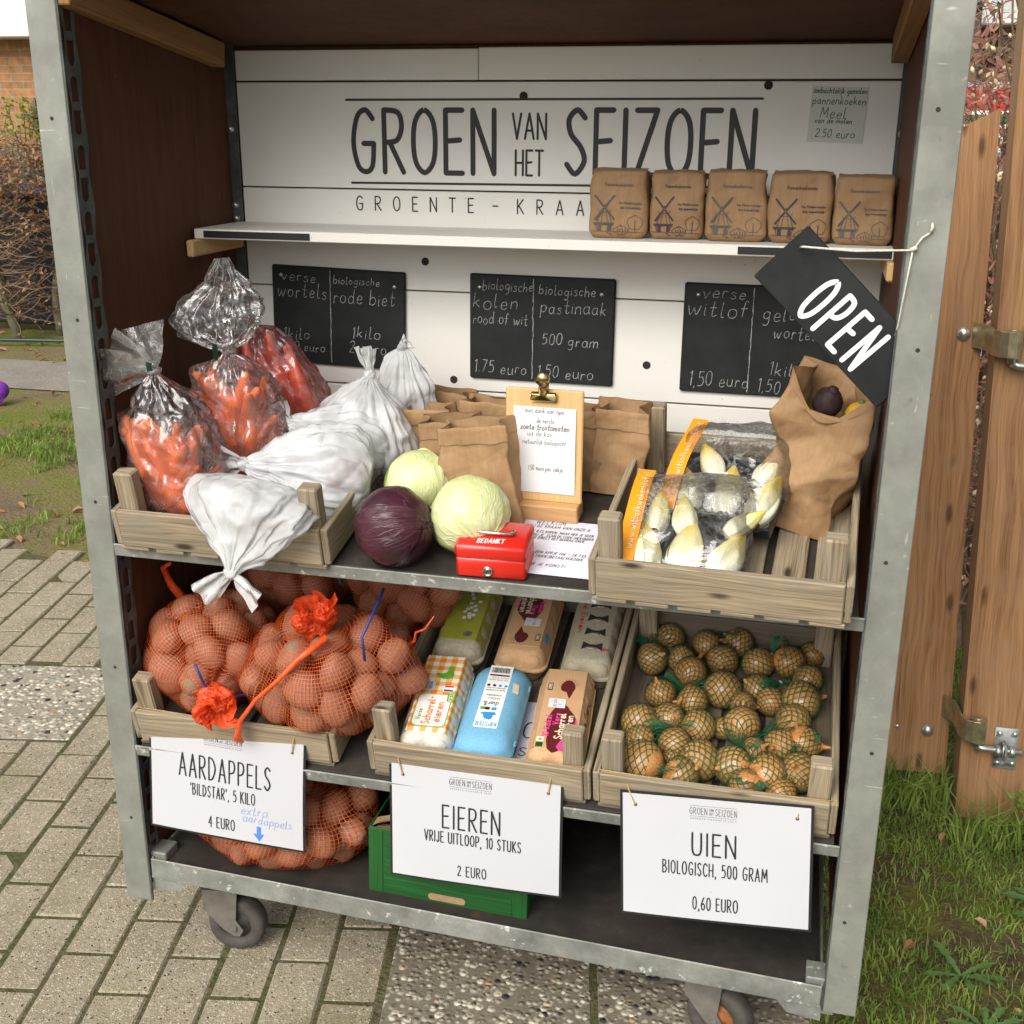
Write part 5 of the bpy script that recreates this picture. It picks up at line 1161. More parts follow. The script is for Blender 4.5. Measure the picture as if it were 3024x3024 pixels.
# ------------------------------------------------------------------ onions in green nets
ON = []
for k in range(4):
    m_ = MB(); pr = [(0.0, -.50), (.16, -.48), (.34, -.38), (.46, -.20), (.50, -.02), (.47, .16), (.38, .31), (.24, .42), (.12, .50), (.065, .57), (.05, .62+.04*k), (.02, .66+.04*k), (0, .665+.04*k)]
    pr2 = [tuple(interp(pr, q/24)) for q in range(25)]
    def of(u, v, k=k):
        r_, z = pr2[int(round(v*24))]; r_ = max(0, r_); a = 2*pi*u; d = (cos(a), sin(a), z*2); q = 1+.07*nz(d, 1.5, k)+.03*sin(9*a+k)*sstep(.2, .6, z); return (r_*cos(a)*q, r_*sin(a)*q, z*(.92+.04*k))
    m_.grid(26, 24, of, True); o_ = m_.build('onion', M['onion'], None, True); ON.append(o_.data); bpy.data.objects.remove(o_)
# onions: (x, y, z, radius) of every onion of a net, then the point where the net is tied, in metres
NETS = [
 ('back left corner of the crate', [(0.9394, 0.4405, 0.6176, 0.0221), (0.9709, 0.4191, 0.617, 0.0271), (0.9469, 0.3474, 0.6005, 0.0286), (0.9997, 0.3607, 0.6005, 0.0251)], (0.9426, 0.358, 0.616)),
 ('middle of the back row', [(1.0315, 0.4781, 0.6271, 0.0221), (1.0418, 0.4088, 0.6134, 0.026), (1.1002, 0.4207, 0.6183, 0.028), (1.0756, 0.3653, 0.6044, 0.028)], (1.0753, 0.4234, 0.6323)),
 ('back right, in the shade', [(1.1812, 0.4558, 0.6223, 0.023), (1.1409, 0.3663, 0.6055, 0.0289), (1.1962, 0.3797, 0.6094, 0.0295), (1.2378, 0.4164, 0.6125, 0.023)], (1.1636, 0.3799, 0.6215)),
 ('second row left, loosely tied', [(1.0222, 0.3188, 0.5937, 0.0289), (0.9754, 0.2569, 0.5759, 0.0266), (1.0339, 0.2442, 0.5742, 0.028), (1.085, 0.2794, 0.5872, 0.0324)], (1.0081, 0.2641, 0.5925)),
 ('second row right with a white clip', [(1.1415, 0.2998, 0.5861, 0.026), (1.1699, 0.2721, 0.5784, 0.0251), (1.1952, 0.2984, 0.5796, 0.0195), (1.232, 0.3383, 0.5968, 0.0271), (1.2225, 0.2706, 0.5864, 0.0339)], (1.185, 0.3038, 0.6025)),
 ('left side, tied with a long green strand', [(0.9496, 0.1722, 0.559, 0.031), (0.9983, 0.1937, 0.5607, 0.0271), (1.0522, 0.1812, 0.5593, 0.0289), (1.0171, 0.1341, 0.5458, 0.0271), (0.9567, 0.1375, 0.5444, 0.0248)], (1.0143, 0.1544, 0.5651)),
 ('centre of the crate, with a peeling brown stalk', [(1.1243, 0.196, 0.5646, 0.0307), (1.1226, 0.2559, 0.5723, 0.023), (1.0909, 0.1972, 0.5532, 0.0183), (1.2117, 0.2238, 0.5699, 0.0289)], (1.1293, 0.1254, 0.5578)),
 ('front left corner with the largest onion', [(0.9694, 0.0699, 0.5382, 0.036), (1.0152, 0.1107, 0.531, 0.0177), (1.0629, 0.096, 0.5419, 0.033), (1.0355, 0.0607, 0.5286, 0.0307)], (1.0165, 0.0533, 0.5398)),
 ('front middle with a bare yellow onion', [(1.1169, 0.0944, 0.5404, 0.0319), (1.1502, 0.1435, 0.5448, 0.0236), (1.1438, 0.0595, 0.5271, 0.0295), (1.1756, 0.0854, 0.5381, 0.0319)], (1.1474, 0.0596, 0.5414)),
 ('front right corner by the crate post', [(1.1936, 0.1591, 0.5532, 0.0283), (1.2304, 0.1714, 0.5563, 0.0283), (1.2262, 0.1001, 0.5412, 0.0313), (1.1996, 0.0554, 0.5235, 0.0254)], (1.2183, 0.1719, 0.5695)),
]
for i, (lab, L, kp) in enumerate(NETS):
    r = random.Random(60+i); pts = [(Vector(q[:3]), q[3]) for q in L]; base = sum((p for p, _ in pts), Vector())/len(pts)
    t = thing('onion_bag', 'green net of onions, '+lab, 'onion bag', base, (0, 0, 0), 'green nets of onions in the crate'); nb = MB(); K = Vector(kp)-base
    for p, q in pts:
        lp = p-base; E_ = Euler((r.uniform(-2.9, 1.6), r.uniform(-1.5, 1.5), r.uniform(0, 6))).to_matrix().to_4x4(); me = r.choice(ON)
        inst('onion', me, t, Matrix.Translation(lp) @ E_ @ Matrix.Scale(q*2.12, 4)); dk = K-lp; Fm = axis_frame(lp, dk if dk.length > .01 else (0, 0, 1), (1, .3, .2))
        def nf(u, v, q=q, dk=dk):
            L_ = max(dk.length, q*1.2); t_ = v*1.0; a = 2*pi*u
            if t_ < .72: th = pi*(1-t_/.72*.72); return (q*1.12*sin(th)*cos(a), q*1.12*sin(th)*sin(a), q*1.12*cos(th))
            f = (t_-.72)/.28; th = pi*.28; r0, z0 = q*1.12*sin(th), q*1.12*cos(th); g = f**.6; rr_ = r0*(1-g)+.0025; return (rr_*cos(a)*(1+.12*sin(5*a)*f), rr_*sin(a), z0*(1-f)+L_*f)
        nb.grid(28, 26, nf, True, Fm, 1, 1)
    nb.build('net', M['gnet'], t, True); cl = MB()
    for q in range(3):
        e = Vector((r.uniform(-1, 1), r.uniform(-1, 1), r.uniform(.1, .6))).normalized(); s2 = e.cross(Vector((0, 0, 1))).normalized(); cl.grid(6, 8, lambda u, v: K+e*(.045*v)+s2*((u-.5)*.028*(.15+v))+Vector((0, 0, .004*sin(u*7+q)*v-.012*v*v)), False)
    cl.build('net_tail', M['gnetd'], t, True)
    if i in (0, 1, 2, 4, 5, 9): MB().box((.008, .005, .006), T(*K) @ RZ(r.uniform(0, 3)) @ RX(.4), .0012).build('clip', M['pulpw'], t)

# ------------------------------------------------------------------ cabbages
def cab(label, x, y, z, s, mat, seed, rot, mi, squash=.94):
    t = thing('red_cabbage' if mat == 'rcab' else 'white_cabbage', label, 'cabbage', (x, y, z), rot)
    def ball(k, a0=0, a1=1, lift=0.0, edge=0.0):
        def f(u, v):
            uu = a0+(a1-a0)*u; a, th = 2*pi*uu, pi*(.02+.96*v); d = Vector((sin(th)*cos(a), sin(th)*sin(a), -cos(th)*squash)); w_ = .035*nz(d, 2.2, seed)+.010*abs(sin(a*9+4*d.z))+.012*nz(d, 7, seed)
            l = lift+edge*sstep(.85, 1, abs(2*u-1))*(.4+nz((u*5, v*6, 0), 1, seed)); return d*s*(1+w_*mi+l)
        return f
    m_ = MB(); m_.grid(60, 40, ball(0), True, None, 1, 1); m_.build('head', M[mat], t, True)
    r = random.Random(seed); lf = MB()
    for k in range(5):
        a = k*.22+r.uniform(0, .1); w_ = r.uniform(.24, .36); lf.grid(26, 30, ball(k, a, a+w_, .016+.009*k, .085 if k % 2 else .05), False, RX(r.uniform(-.5, .5)) @ RZ(r.uniform(0, 6)))
    lf.build('outer_leaves', M[mat], t, True)
    MB().lathe([(0, -s*squash*1.06), (s*.2, -s*squash*1.05), (s*.23, -s*squash*.9)], 16).build('stump', M['stump'], t, True)
cab('purple red cabbage, left of the two pale cabbages', .557, .022, .940, .0635, 'rcab', 3, (.5, 1.25, .3), 1.3)
cab('pale white cabbage at the back, touching the red cabbage', .556, .158, .968, .0595, 'wcab', 5, (2.6, .3, 1), 1.0)
cab('pale white cabbage in front, behind the red cash box', .670, .070, .9505, .0635, 'wcab', 8, (2.4, -.7, .2), 1.0)

# ------------------------------------------------------------------ cash box
t = thing('cash_box', 'small red metal cash box with handle and key lock', 'cash box', (.724, .004, .8700), (TA, 0, .05))
smooth_angle(MB().box((.112, .082, .037), T(0, .041, .0185), .004).build('body', M['red'], t, False), 50); l_ = MB().box((.1145, .0845, .026), T(0, .041, .0475), .005).build('lid', M['red'], t)
smooth_angle(l_, 50)
h_ = MB(); h_.tube([(-.030, .045, .061), (-.032, .034, .066), (-.029, .030, .068), (.029, .030, .068), (.032, .034, .066), (.030, .045, .061)], .0026, 10)
for x in (-.030, .030): h_.tube([(x, .045, .060), (x, .045, .0645)], .0045, 12)
h_.build('handle', M['chrome'], t, True)
k_ = MB(); Fk = frame((-.004, -.0002, .0155), (1, 0, 0), (0, 0, 1), (0, -1, 0)); k_.lathe([(0, .0032), (.0052, .0032), (.0056, .0026), (.0062, .0026), (.0066, .004), (.0082, .0038), (.009, .0)], 28, Fk); k_.build('lock', M['chrome'], t, True); k2 = MB(); k2.box((.006, .0022, .001), Fk @ T(0, 0, .0036) @ RZ(.1)); k2.build('keyhole', M['darkhole'], t)
m_ = MB(); text(m_, 'BEDANKT', frame((0, .0125, .06085), (1, .06, 0), (-.06, 1, .0), (0, 0, 1)), -.022, -.002, .0125, .042, .0018, .2, slant=.1); m_.build('lettering', M['whitepaint'], t)
# ------------------------------------------------------------------ clipboard stand and notice
t = thing('clipboard_stand', 'wooden clipboard on a foot with a handwritten tomato note', 'clipboard', (.763, .188, .9095), (TA, 0, -.03))
MB().box((.128, .045, .030), T(0, .0225, .0155), .002).build('foot', M['birch2'], t)
LB = RX(-.20); Fb = T(0, .018, .030) @ LB
MB().box((.134, .008, .196), Fb @ T(0, .004, .098), .002).build('board', M['birch'], t)
Fp = Fb @ frame((0, -.0006, 0), (1, 0, 0), (0, 0, 1), (0, -1, 0))
sh = MB(); sh.grid(6, 8, lambda u, v: (-.0525+.108*u, .016+.150*v, .0012+.0035*sin(pi*v)*u*.5)); sh.build('sheet', M['paper'], t, True).matrix_local = Fp
m_ = MB()
for s_, x0, y0, hh, wd, sw in [('met dank aan opa', -.032, .164, .0085, .066, .0005), ('de eerste', -.012, .147, .0085, .030, .0005), ('zoete trostomaten', -.040, .135, .010, .084, .0009), ('uit de kas', -.028, .124, .0085, .042, .0005), ('natuurlijk biologisch!', -.036, .110, .0085, .074, .0005), ('1.50 euro per zakje', -.026, .064, .0085, .060, .00055)]: text(m_, s_, I4, x0, y0, hh, wd, sw, .14, slant=.1, jit=.12)
m_.V = [(a, b2-.008, .0017+.0035*sin(pi*(b2-.022)/.158)*(a+.0525)/.108*.5+d) for a, b2, d in m_.V]; m_.build('handwriting', M['ink'], t).matrix_local = Fp
c_ = MB(); c_.box((.046, .010, .016), Fb @ T(0, -.004, .184), .003); c_.tube([tuple(Fb @ Vector((0, -.003, .188))), tuple(Fb @ Vector((0, -.006, .217)))], .009, 14); c_.lathe([(0, .008), (.011, .008), (.0115, -.002), (.006, -.004), (.006, .003), (0, .003)], 20, Fb @ T(0, -.012, .217) @ RX(pi/2)); c_.build('bulldog_clip', M['brass'], t, True)
smooth_angle(t.children[-1], 35)
t = thing('welcome_notice', 'laminated welcome notice lying on the shelf under the clipboard', 'notice', (.800, .105, .8925), (TA, 0, -.02))
MB().box((.172, .168, .0012), T(0, .006, .0006)).build('sheet', M['lilac'], t); m_ = MB(); Fn = T(0, 0, .0014)
for s_, x0, y0, hh, wd in [('WELKOM', -.045, .074, .013, .05), ('BIJ DE KRAAM VAN ONZE 6', -.055, .063, .008, .105), ('WIL JE IETS KOPEN, MAAR HEB JE GEEN', -.060, .046, .007, .12), ('GELD BIJ JE? SCAN DE CODE HIERONDER', -.058, .035, .007, .12), ('EN MAAK DIRECT HET BEDRAG OVER', -.060, .026, .007, .108), ('OF STUUR EEN APPJE (06 - 28 733', -.060, -.018, .007, .12), ('DAN JE EEN TIKKIE/BETAALVERZOEK', -.062, -.030, .007, .12), ('DANK VOOR JE KOMST!', -.066, -.055, .008, .10)]: text(m_, s_, Fn, x0, y0, hh, wd, .0009, .2, slant=.12)
m_.build('lettering', M['ink'], t)

# ------------------------------------------------------------------ kraft paper bags
GK = 'kraft paper bags on the shelf'
def paper_bag(label, loc, rot, w_, d, h, seed, taper=.12, crum=.006, cuff=.028, mat='kraft', notch=0.0, nu=104, nv=64, group=GK):
    t = thing('paper_bag', label, 'paper bag', loc, rot, group); r = random.Random(seed)
    def wall(u, v, off=0.0):
        a = u*4; s_ = int(a) % 4; f = a-int(a); dd = d*(1-taper*1.6*v); ww = w_*(1+.03*sin(pi*v)-taper*.25*v)
        X, Y = ((-ww/2+ww*f, -dd/2), (ww/2, -dd/2+dd*f), (ww/2-ww*f, dd/2), (-ww/2, dd/2-dd*f))[s_]
        if s_ in (1, 3): X += (-1 if s_ == 1 else 1)*dd*.30*sin(pi*f)*v**.7                     # side gusset folds inwards towards the top
        else: Y += (-1 if s_ == 0 else 1)*(.05*dd*sin(pi*f)*(1-.5*v))
        z = h*v; p = (X, Y, z)
        c = crum*((crease(p, 15, seed)-.25)*1.2+3.2*folds(p, 11, seed)+.6*nz(p, 12, seed))*(.35+.65*sin(pi*min(1, v*1.1)))
        n_ = Vector((X, Y*1.4, 0)); n_ = n_.normalized() if n_.length > 0 else Vector((0, -1, 0))
        if v > .97: z += .004*nz((u*14, 0, 0), 1, seed)
        if notch and s_ == 0: z -= notch*sstep(.75, 1, v)*sin(pi*f)
        return (X+n_.x*(c+off), Y+n_.y*(c+off), z)
    m_ = MB(); m_.grid(nu, nv, wall, True); m_.grid(1, 1, lambda u, v: (-w_/2*.99+w_*.98*u, -d/2*.99+d*.98*v, .0008)); m_.build('body', M[mat], t, True)
    if cuff:
        c_ = MB(); v0 = 1-cuff/h; c_.grid(nu, 8, lambda u, v: (lambda q: (q[0], q[1], q[2]-.0015*0+(.003*nz((u*20, 0, 3), 1, seed) if v < .2 else .0008)))(wall(u, v0+(1-v0)*v, .0028 if v < .9 else .0012)), True); c_.build('folded_cuff', M[mat], t, True)
    return t
def pz(y): return .868+.21*y+.001
paper_bag('paper bag standing in front, left of the clipboard', (.676, .178, pz(.178)-.004), (TA*.3, -.13, .0), .122, .066, .182, 1, .08, .008)
paper_bag('paper bag behind the front one, half hidden on its left', (.590, .268, pz(.268)), (.10, -.07, .12), .105, .060, .140, 2, .10, .008, mat='kraftd')
paper_bag('leftmost paper bag leaning on the crate side', (.522, .330, pz(.33)), (.05, -.05, .06), .10, .062, .128, 3, .10, .008)
paper_bag('paper bag at the back with its mouth open, behind the row', (.515, .425, pz(.42)), (.0, .05, -.1), .11, .065, .118, 4, .12, .008, mat='kraftd')
paper_bag('paper bag at the back touching the clipboard board', (.625, .385, pz(.38)), (.05, .03, .02), .115, .066, .125, 5, .12, .008)
paper_bag('paper bag standing right of the clipboard beside the crate', (.872, .330, pz(.33)), (.10, .05, .06), .092, .066, .155, 6, .02, .007, .034)
paper_bag('paper bag mostly hidden behind the clipboard', (.785, .330, pz(.33)), (.06, .0, .0), .11, .066, .145, 7, .10, .007, mat='kraftd')
bb = paper_bag('large crumpled paper bag with a beetroot on top, leaning in the upper right crate', (1.180, .262, .924), (-.04, .215, -.16), .140, .105, .262, 9, -.07, .018, 0, 'kraft', .068, 110, 80)
BMx = Matrix.LocRotScale(Vector(bb.location), Euler(bb.rotation_euler), None)
t = thing('beetroot', 'dark knobbly beetroot sticking out of the large paper bag', 'beetroot', BMx @ Vector((-.004, -.012, .212)), (.3, .3, 0)); m_ = MB()
m_.grid(28, 18, lambda u, v: (lambda d: d*.0235*(1+.10*crease(d, 3, 2)+.06*nz(d, 3, 1)))(Vector((sin(pi*v)*cos(6.283*u), sin(pi*v)*sin(6.283*u), -cos(pi*v)*1.1))), True); m_.build('root', M['beet'], t, True)
MB().lathe([(.009, .022), (.008, .029), (.003, .031), (0, .031)], 10).build('leaf_stub', M['beet'], t, True)
t = thing('yellow_turnip', 'yellow turnip with green top in the large paper bag', 'turnip', BMx @ Vector((.050, -.030, .212)), (.2, .1, 0)); m_ = MB()
m_.grid(24, 16, lambda u, v: (lambda d: d*.022*(1+.06*nz(d, 2, 1)))(Vector((sin(pi*v)*cos(6.283*u), sin(pi*v)*sin(6.283*u), -cos(pi*v)*.95))), True); m_.build('root', M['turnip'], t, True); MB().lathe([(.006, .019), (.004, .026), (0, .027)], 8).build('leaf_stub', M['cleargreen'], t, True)
t = thing('yellow_turnip', 'small pale turnip beside the yellow one in the paper bag', 'turnip', BMx @ Vector((.062, -.048, .199)), (.5, .2, 0)); m_ = MB()
m_.grid(20, 12, lambda u, v: (lambda d: d*.013*(1+.06*nz(d, 2, 4)))(Vector((sin(pi*v)*cos(6.283*u), sin(pi*v)*sin(6.283*u), -cos(pi*v)))), True); m_.build('root', M['birch'] if False else M['turnip'], t, True)
MB().lathe([(.004, .011), (.002, .015), (0, .0155)], 8).build('leaf_stub', M['cleargreen'], t, True)
# ------------------------------------------------------------------ carrot bags
CAR = []
for k in range(4):
    m_ = MB(); b_ = (k-1.5)*.012
    def cf(u, v, k=k, b_=b_):
        a = 2*pi*u; r_ = .5*(sstep(0, .07, v))*(1-.72*v**1.3)*sstep(1.0, .965, v)**.5 if v > .96 else .5*sstep(0, .07, v)*(1-.72*v**1.3); q = 1+.05*nz((cos(a), sin(a), v*5), 1.5, k)+.02*sin(v*70+k)*nz((cos(a), sin(a), v*9), 2, k)
        return (r_*q*cos(a)*.040+b_*sin(pi*v), r_*q*sin(a)*.040, (v-.5)*.15)
    m_.grid(16, 30, cf, True); o_ = m_.build('carrot', M['carrot'], None, True); CAR.append(o_.data); bpy.data.objects.remove(o_)
def tails(mb, K, dirs, L, w_, seed):
    K = Vector(K)
    for k, d in enumerate(dirs):
        d = Vector(d).normalized(); s_ = d.cross(Vector((.2, 1, .3))).normalized(); nn = d.cross(s_)
        mb.grid(12, 14, lambda u, v: K+d*(L*v)+s_*((u-.5)*w_*(.22+.95*v**.7))+nn*(.004*sin(u*11+k*2)*(.3+v)+.006*nz((u*4, v*3, k), 1, seed))+Vector((0, 0, -.10*L*v*v)), False, None, .12, .25)
def carrot_bag(label, base, top, hw, dp, prof, filmk, carrots, seed, band=None, fold=.5, fan=None):
    b0, K = Vector(base), Vector(top); ax = K-b0; H = ax.length; t = thing('carrot_bag', label, 'carrot bag', b0, (0, 0, 0), 'clear bags of carrots in the upper left crate'); Fm = axis_frame((0, 0, 0), ax, (1, 0, 0)); r = random.Random(seed)
    NB, NA = 40, 48; E_ = [[0.0]*NA for _ in range(NB)]                    # how far the carrots press out, by height and angle
    for (x, y, z, lean, tw, s_) in carrots:
        Ml = T(x, y, z) @ RZ(tw) @ RY(lean) @ RZ(r.uniform(0, 6)) @ Matrix.Scale(s_, 4); me = r.choice(CAR); inst('carrot', me, t, Fm @ Ml)
        for v in me.vertices:
            p = Ml @ v.co; i, j = int(p.z/H*30), int((atan2(p.y, p.x) % (2*pi))/(2*pi)*NA) % NA; rr_ = sqrt(p.x*p.x+p.y*p.y)+.0025
            for di in (-1, 0, 1):
                for dj in (-1, 0, 1):
                    if 0 <= i+di < NB: E_[i+di][(j+dj) % NA] = max(E_[i+di][(j+dj) % NA], rr_)
    for _ in range(2): E_ = [[max(E_[i][j], (2*E_[i][j]+E_[i][j-1]+E_[i][(j+1) % NA]+E_[max(0, i-1)][j]+E_[min(NB-1, i+1)][j])/6) for j in range(NA)] for i in range(NB)]
    def ext(h, a):
        i = h/H*30-.5; j = (a % (2*pi))/(2*pi)*NA-.5; i0, j0 = int(math.floor(i)), int(math.floor(j)); fi, fj = i-i0, j-j0; g = lambda p, q: E_[max(0, min(NB-1, p))][q % NA]
        return (g(i0, j0)*(1-fj)+g(i0, j0+1)*fj)*(1-fi)+(g(i0+1, j0)*(1-fj)+g(i0+1, j0+1)*fj)*fi+.001
    P = [(h*H, rx*hw, ry*dp, f, ox*hw, oy*dp) for h, rx, ry, f, ox, oy in prof]
    sack(P, (0, 0, 0), ax, (1, 0, 0), 132, 120, fold, 7, seed, .009, 34, 1, 1, .45, .010, H*.95, ext).build('plastic_bag', M[filmk], t, True)
    kn = MB(); kh = [p for p in prof if p[1] < .16 and p[0] > .5][0]
    kn.lathe([(hw*.10, -.006), (hw*.15, -.003), (hw*.16, .002), (hw*.12, .006)], 14, Fm @ T(kh[4]*hw, kh[5]*dp, kh[0]*H)); kn.build('knot', M['filmw'], t, True)
    if fan: fm_ = MB(); tails(fm_, K-b0, fan, .082, .085, seed); fm_.build('bag_mouth', M['filmw'], t, True)
    if band: bm_ = MB(); bm_.box((.010, .002, .036), Fm @ T(*band) @ RY(.35) @ RX(.3), .0005); bm_.build('tape', M['darkgreen'], t)
r = random.Random(3)
def rc(n, w_, d_, z0, z1, lean, seed):
    q = random.Random(seed); return [(q.uniform(-w_, w_), q.uniform(-d_, d_), q.uniform(z0, z1), q.uniform(-lean, lean), q.uniform(-.5, .5), q.uniform(.95, 1.25)) for _ in range(n)]
flop = [(0, .02, .02, 0, 0, 0), (.005, .62, .6, .05, 0, 0), (.07, .96, .95, .1, 0, 0), (.30, 1.02, 1.0, .12, 0, 0), (.52, .98, .9, .25, 0, 0), (.72, .80, .72, .5, 0, 0), (.88, .38, .38, .8, 0, 0), (.985, .10, .11, .9, 0, 0), (1.03, .15, .15, .8, 0, 0), (1.055, .02, .02, .5, 0, 0)]
up = [(0, .02, .02, 0, 0, 0), (.005, .6, .6, .05, 0, 0), (.07, .95, .95, .1, 0, 0), (.30, 1.0, 1.0, .12, 0, 0), (.5, .98, .95, .25, 0, 0), (.68, .82, .78, .5, 0, 0), (.84, .45, .45, .8, 0, 0), (.93, .13, .13, .9, 0, 0), (1.0, .55, .42, .8, -.05, 0), (1.12, .88, .55, .8, -.1, 0), (1.26, .80, .48, .9, -.05, .1), (1.36, .50, .22, .9, .1, .1), (1.52, .16, .06, .9, .25, .1)]
def heap(n, hw, dp, z0, z1, seed, lean=1.2, up=.5):
    """carrots thrown in at all angles, every one kept inside the bag"""
    q = random.Random(seed); L = []
    for k in range(n):
        f_ = k/(n-1)
        for tr in range(120):
            a = q.uniform(0, 6.3); e = sqrt(q.random())*.7; l = q.uniform(.35, lean)*(1-.4*up*f_)*q.choice((-1, 1)); tw = q.uniform(-.5, .5); s_ = q.uniform(1.05, 1.3)*(1 if tr < 60 else .75); x, y, z = hw*e*cos(a), -abs(dp*e*sin(a))*.9, z0+(z1-z0)*f_+q.uniform(-.012, .012)
            ok = True
            for h, r_ in ((-.072, .018), (-.03, .014), (.06, .004)):
                X, Y, Z = x+h*s_*sin(l)*cos(tw), y+h*s_*sin(l)*sin(tw), z+h*s_*cos(l); ok &= sqrt((X/(hw*.90-r_*s_))**2+(Y/(dp*.88-r_*s_))**2) < 1 and .015 < Z < .215
            if ok: L.append((x, y, z, l, tw, s_)); break
    return L
carrot_bag('front carrot bag with its knotted top flopping to the left', (.156, .088, .896), (.122, .062, 1.165), .086, .070, flop, 'carrotfilm', heap(28, .086, .070, .035, .125, 5, 1.6, .3), 1, (.0, -.012, .272), .5, [(-1, -.2, .55), (-1, -.35, .0), (-.25, .1, 1)])
carrot_bag('tall carrot bag behind with a puffed clear top and dark tape', (.222, .215, .926), (.196, .185, 1.195), .090, .070, up, 'carrotfilm', heap(28, .090, .070, .04, .150, 6, 1.5, .4), 4, (-.006, -.036, .262))
carrot_bag('deep red carrot bag leaning at the back right, carrots standing upright', (.278, .345, .950), (.185, .300, 1.225), .080, .055, [(h, rx, ry, f, ox, oy) if h < .9 else (min(h, 1.06), rx*.6, ry*.5, f, ox, oy) for h, rx, ry, f, ox, oy in up], 'carrotfilmd', [(x, -.018+.01*(k % 2), .09+.016*(k % 3), -.05+.06*(k % 3), 0, 1.35) for k, x in enumerate((-.044, -.028, -.010, .008, .026, .042))]+[(.02, -.02, .165, .1, 0, 1.2), (-.02, -.02, .17, .05, 0, 1.2), (0, .01, .12, .2, 0, 1.2)], 6)

# ------------------------------------------------------------------ white carrier bags (beetroot)
M['beetr'] = plain('red_beetroot', (.16, .03, .04), .6, .3, 40)
GW = 'white plastic carrier bags in the upper left crate'
def white_bag(label, base, knot, rx, ry, seed, tdirs, prof=None, fold=.55, tl=.06, tw=.045, crump=.010):
    b0, K = Vector(base), Vector(knot); ax = K-b0; H = ax.length; t = thing('carrier_bag', label, 'plastic bag', b0, (0, 0, 0), GW)
    P = prof or [(0, .05, .05, 0, 0, 0), (.01, .55, .5, .1, 0, 0), (.10, .92, .9, .22, 0, 0), (.30, 1.05, 1.05, .25, 0, 0), (.52, .95, .92, .4, 0, 0), (.74, .62, .60, .65, 0, 0), (.90, .28, .28, .9, 0, 0), (1, .10, .10, 1, 0, 0)]
    sack([(h*H, a*rx, b*ry, f, ox*rx, oy*ry) for h, a, b, f, ox, oy in P], (0, 0, 0), ax, (1, 0, 0), 150, 110, fold, 11, seed, crump, 24, 1, 1, .35, .010).build('bag', M['wplastic'], t, True)
    kb = MB(); kb.grid(20, 12, lambda u, v: K-b0+Vector((sin(pi*v)*cos(6.283*u), sin(pi*v)*sin(6.283*u), -cos(pi*v)))*(.011+.005*nz((u*6, v*4, 0), 1, seed)), True); tails(kb, K-b0, tdirs, tl, tw, seed); kb.build('knotted_handles', M['wplastic'], t, True)
    q = random.Random(seed); Fm = axis_frame((0, 0, 0), ax, (1, 0, 0))
    for k in range(4 if ry > .045 else 0):
        bm_ = MB(); s_ = min(q.uniform(.024, .031), .6*min(rx, ry)); bm_.grid(16, 10, lambda u, v: Vector((sin(pi*v)*cos(6.283*u), sin(pi*v)*sin(6.283*u), -cos(pi*v)))*s_*(1+.08*nz((u*4, v*4, k), 1, seed)), True)
        bm_.build('beetroot', M['beetr'], t, True).matrix_local = Fm @ T(q.uniform(-.25, .25)*rx, q.uniform(-.25, .25)*ry, H*(.15+.11*k))
    return t
white_bag('upright white bag at the back, tied with tall pointed handles', (.392, .300, .942), (.425, .275, 1.128), .105, .08, 11, [(.05, -.15, 1), (-.12, -.2, 1)], None, .5, .06, .03)
white_bag('white bag lobe rising behind the upright bag at the crate corner', (.465, .375, .956), (.458, .36, 1.165), .060, .05, 12, [(.3, 0, .3)], [(0, .05, .05, 0, 0, 0), (.01, .6, .6, .1, 0, 0), (.2, 1, 1, .2, 0, 0), (.5, .95, .9, .3, 0, 0), (.75, .75, .7, .5, 0, 0), (.93, .45, .35, .7, 0, 0), (1.0, .10, .08, 1, 0, 0)], .5, .02, .03)
white_bag('flat white bag on the crate floor, under the lying ones', (.420, .135, .925), (.255, .090, .955), .055, .085, 13, [(-1, -.3, .1)], None, .6, .03, .03)
white_bag('lying white bag with its knot pointing left, in front of the upright one', (.462, .250, .985), (.300, .195, 1.052), .052, .070, 14, [(-.4, -.2, 1), (-1, -.2, .1)], None, .7, .045, .04)
white_bag('long white bag lying across the crate, knot towards the carrots', (.470, .150, .970), (.262, .090, 1.002), .050, .085, 15, [(-1, -.2, .4), (-1, -.3, -.2)], None, .75, .045, .045)
white_bag('white bag slumped over the crate front, its knot hanging down', (.350, .050, .975), (.312, -.075, .868), .106, .040, 16, [(-.75, -.2, -.55), (.72, -.2, -.45)], [(0, .3, .1, 0, 0, 0), (.02, .7, .5, .1, 0, .1), (.15, .92, .9, .2, 0, .7), (.34, 1.05, 1.0, .25, 0, 1.25), (.52, 1.02, .95, .35, 0, 1.40), (.68, .80, .72, .5, 0, 1.15), (.80, .52, .50, .7, 0, .75), (.92, .22, .35, .9, 0, .3), (1, .085, .2, 1, 0, 0)], .6, .062, .045, .009)

